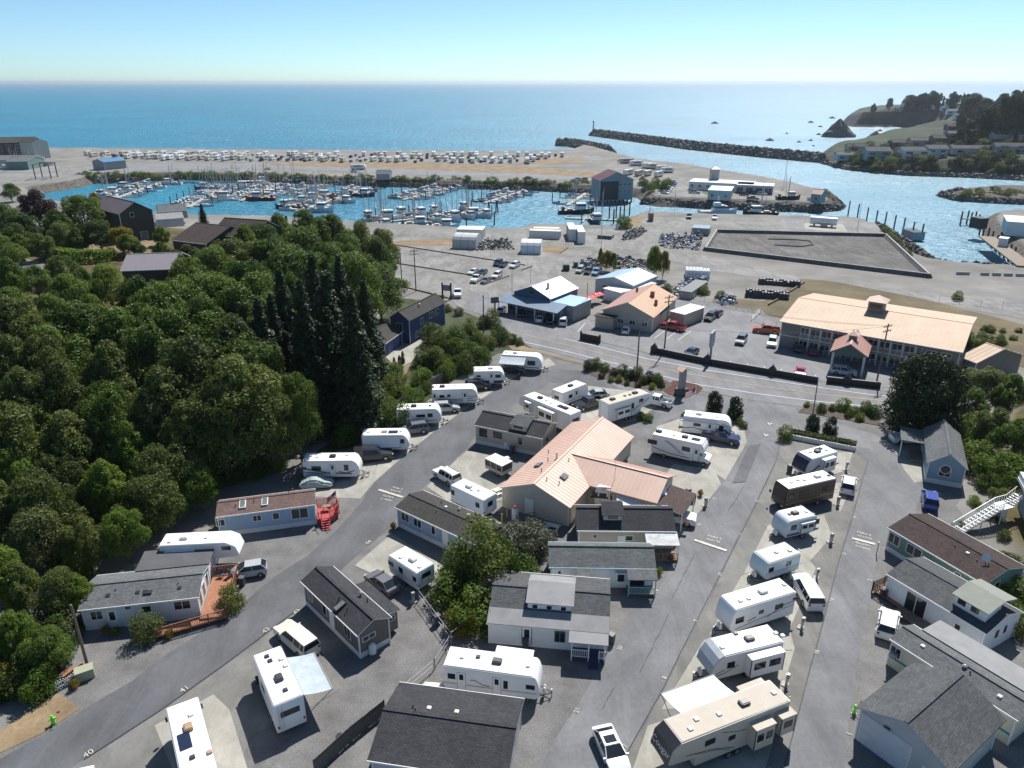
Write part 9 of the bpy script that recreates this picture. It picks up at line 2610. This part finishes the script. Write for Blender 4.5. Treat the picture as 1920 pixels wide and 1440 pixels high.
for k in range(9):
 MB().box((-.9 + k * .22, 0, .5), (.1, .04, 1.0 + .15 * math.sin(k)), M_WHITE).build('picket', t)
for z in (.3, .75):
 MB().box((0, .03, z), (2.0, .04, .08), M_WHITE).build('rail', t)
def kid_sign(x, y, label):
 p = P(x, y); g = mat('signal_green', (.22, .75, .05), .5)
 t = thing('safety_figure', label, 'sign', p, .4)
 MB().prism([(-.18, 0), (-.05, 0), (0, .35), (.05, 0), (.18, 0), (.14, .5), (.3, .62), (.28, .72), (.1, .7), (.06, .78), (.1, .88), (.06, .98), (-.06, .98), (-.1, .88), (-.06, .78), (-.1, .7), (-.34, .52), (-.3, .44), (-.14, .56), (-.14, .4)], -.06, .06, g).build('figure', t)
 MB().box((0, 0, .02), (.5, .4, .05), M_DGREY).build('base', t); MB().cyl((.3, 0, .62), (.45, 0, 1.25), .012, .012, 5, M_STEEL).box((.56, 0, 1.15), (.25, .01, .2), mat('pennant_orange', (.7, .12, .03), .6)).build('pennant', t)
kid_sign(101, 1358, 'green running child safety sign at the verge of the forest lane'); kid_sign(1601, 1338, 'green running child safety sign at the garage corner')
p = P(1643, 1040); tag(MB().cyl((0, 0, 0), (0, 0, 1.7), .06, .06, 8, mat('post_yellow', (.55, .45, .08), .5)).box((0, 0, 1.72), (.14, .14, .06), M_OFFWHITE).build('marker_post', None, loc=(p.x, p.y, 0)), 'yellow marker post at the green home corner', 'post')
t = thing('dish_tripod', 'satellite dish on a tripod in the gravel lot', 'dish', P(638, 1402), .4)
for k in range(3):
 MB().cyl((.45 * math.cos(k * 2.1), .45 * math.sin(k * 2.1), 0), (0, 0, 1.0), .025, .025, 5, M_STEEL).build('leg', t)
o = MB().lathe([(.03, 0), (.25, .05), (.4, .13)], M_DGREY, (0, 0, 0), 12).build('dish', t, smooth=True); o.location = (0, 0, 1.1); o.rotation_euler = (.9, 0, .5)
# flower pots, bins and clutter
POTM = MB().lathe([(.16, 0), (.22, .3), (.24, .32)], mat('terracotta', (.35, .14, .08), .8), (0, 0, 0), 9).mesh('pot')
for x, y, l, m in ((1258, 1052, 'at the aqua cottage corner', L_AUTUMN), (1236, 1078, 'below the aqua porch', L_FRESH), (1262, 1030, 'by the tan cottage carport', L_AUTUMN), (738, 992, 'at the slate blue home corner', L_AUTUMN), (142, 1290, 'beside the utility cabinet', L_YELLOW), (318, 1196, 'at the foot of the redwood ramp', L_YELLOW), (220, 1190, 'before the white mobile home', L_FRESH), (200, 1188, 'under the white home window', L_YELLOW), (1313, 930, 'at the office porch', L_AUTUMN)):
 p = P(x, y); t = thing('flower_pot', 'potted plant ' + l, 'plant', p); link('pot', POTM, t)
 cr, _ = tree_mesh('shrub', 0, m); o = leafy('foliage', cr, m, t); o.location = (0, 0, .25); o.scale = (.8, .8, .8)
BIN = MB().box((0, 0, .5), (.5, .55, 1.0), mat('bin_plastic', (.05, .07, .08), .5), top=(1.1, 1.1)).box((0, 0, 1.04), (.6, .65, .08), M_DGREY).mesh('bin', bevel=.02)
for x, y, l in ((960, 850, 'at the tan park cottage'), (1290, 930, 'by the office porch'), (1300, 940, 'beside the porch post'), (1146, 1206, 'at the white cottage porch'), (820, 1170, 'inside the thicket fence'), (1655, 1120, 'by the dark wood deck'), (455, 1098, 'by the silver hatchback'), (985, 1215, 'behind the stained roof trailer'), (1480, 885, 'by the navy nosed trailer')):
 p = P(x, y); tag(link('wheelie_bin', BIN, None, (p.x, p.y, .08), random.uniform(0, 3)), 'dark wheelie bin ' + l, 'bin')
for x, y, l, m in ((585, 882, 'swoosh trailer', M_DGREY), (700, 838, 'screen trailer', M_TARP), (1420, 1080, 'old pale blue trailer', M_DGREY), (1385, 1165, 'pink roofed trailer', H_RED), (1520, 885, 'navy nosed trailer', M_TARP), (560, 1300, 'awning motorhome', M_DGREY), (1130, 940, 'rounded nose trailer', M_TARP), (890, 962, 'hitched white trailer', M_DGREY)):
 t = thing('camp_chair', 'folding camp chair beside the ' + l, 'chair', P(x, y, .08), random.uniform(0, 6))
 MB().box((0, 0, .42), (.5, .48, .05), m).build('seat', t); MB().box((0, .24, .72), (.5, .05, .55), m, rx=-.2).build('backrest', t)
 for sx in (-.22, .22):
  MB().cyl((sx, -.2, 0), (sx, .2, .45), .02, .02, 4, M_STEEL).build('leg', t); MB().cyl((sx, .2, 0), (sx, -.2, .45), .02, .02, 4, M_STEEL).build('leg', t)
# ------------------------------------------------------------------ sea haze
hb = MB().bx(-27000, 27000, -300, 29000, WATER - 4.5, 66, M_GREY).build('haze')
hm = bpy.data.materials.new('sea_haze'); hm.use_nodes = True
for x in list(hm.node_tree.nodes):
 if x.type != 'OUTPUT_MATERIAL':
  hm.node_tree.nodes.remove(x)
pv = hm.node_tree.nodes.new('ShaderNodeVolumePrincipled')
pv.inputs['Color'].default_value = (.86, .93, 1, 1); pv.inputs['Density'].default_value = .00007; pv.inputs['Anisotropy'].default_value = .6
hm.node_tree.links.new(pv.outputs[0], [x for x in hm.node_tree.nodes if x.type == 'OUTPUT_MATERIAL'][0].inputs['Volume'])
hb.data.materials.clear(); hb.data.materials.append(hm)
kind(hb, 'stuff', 'pale sea haze over the water')
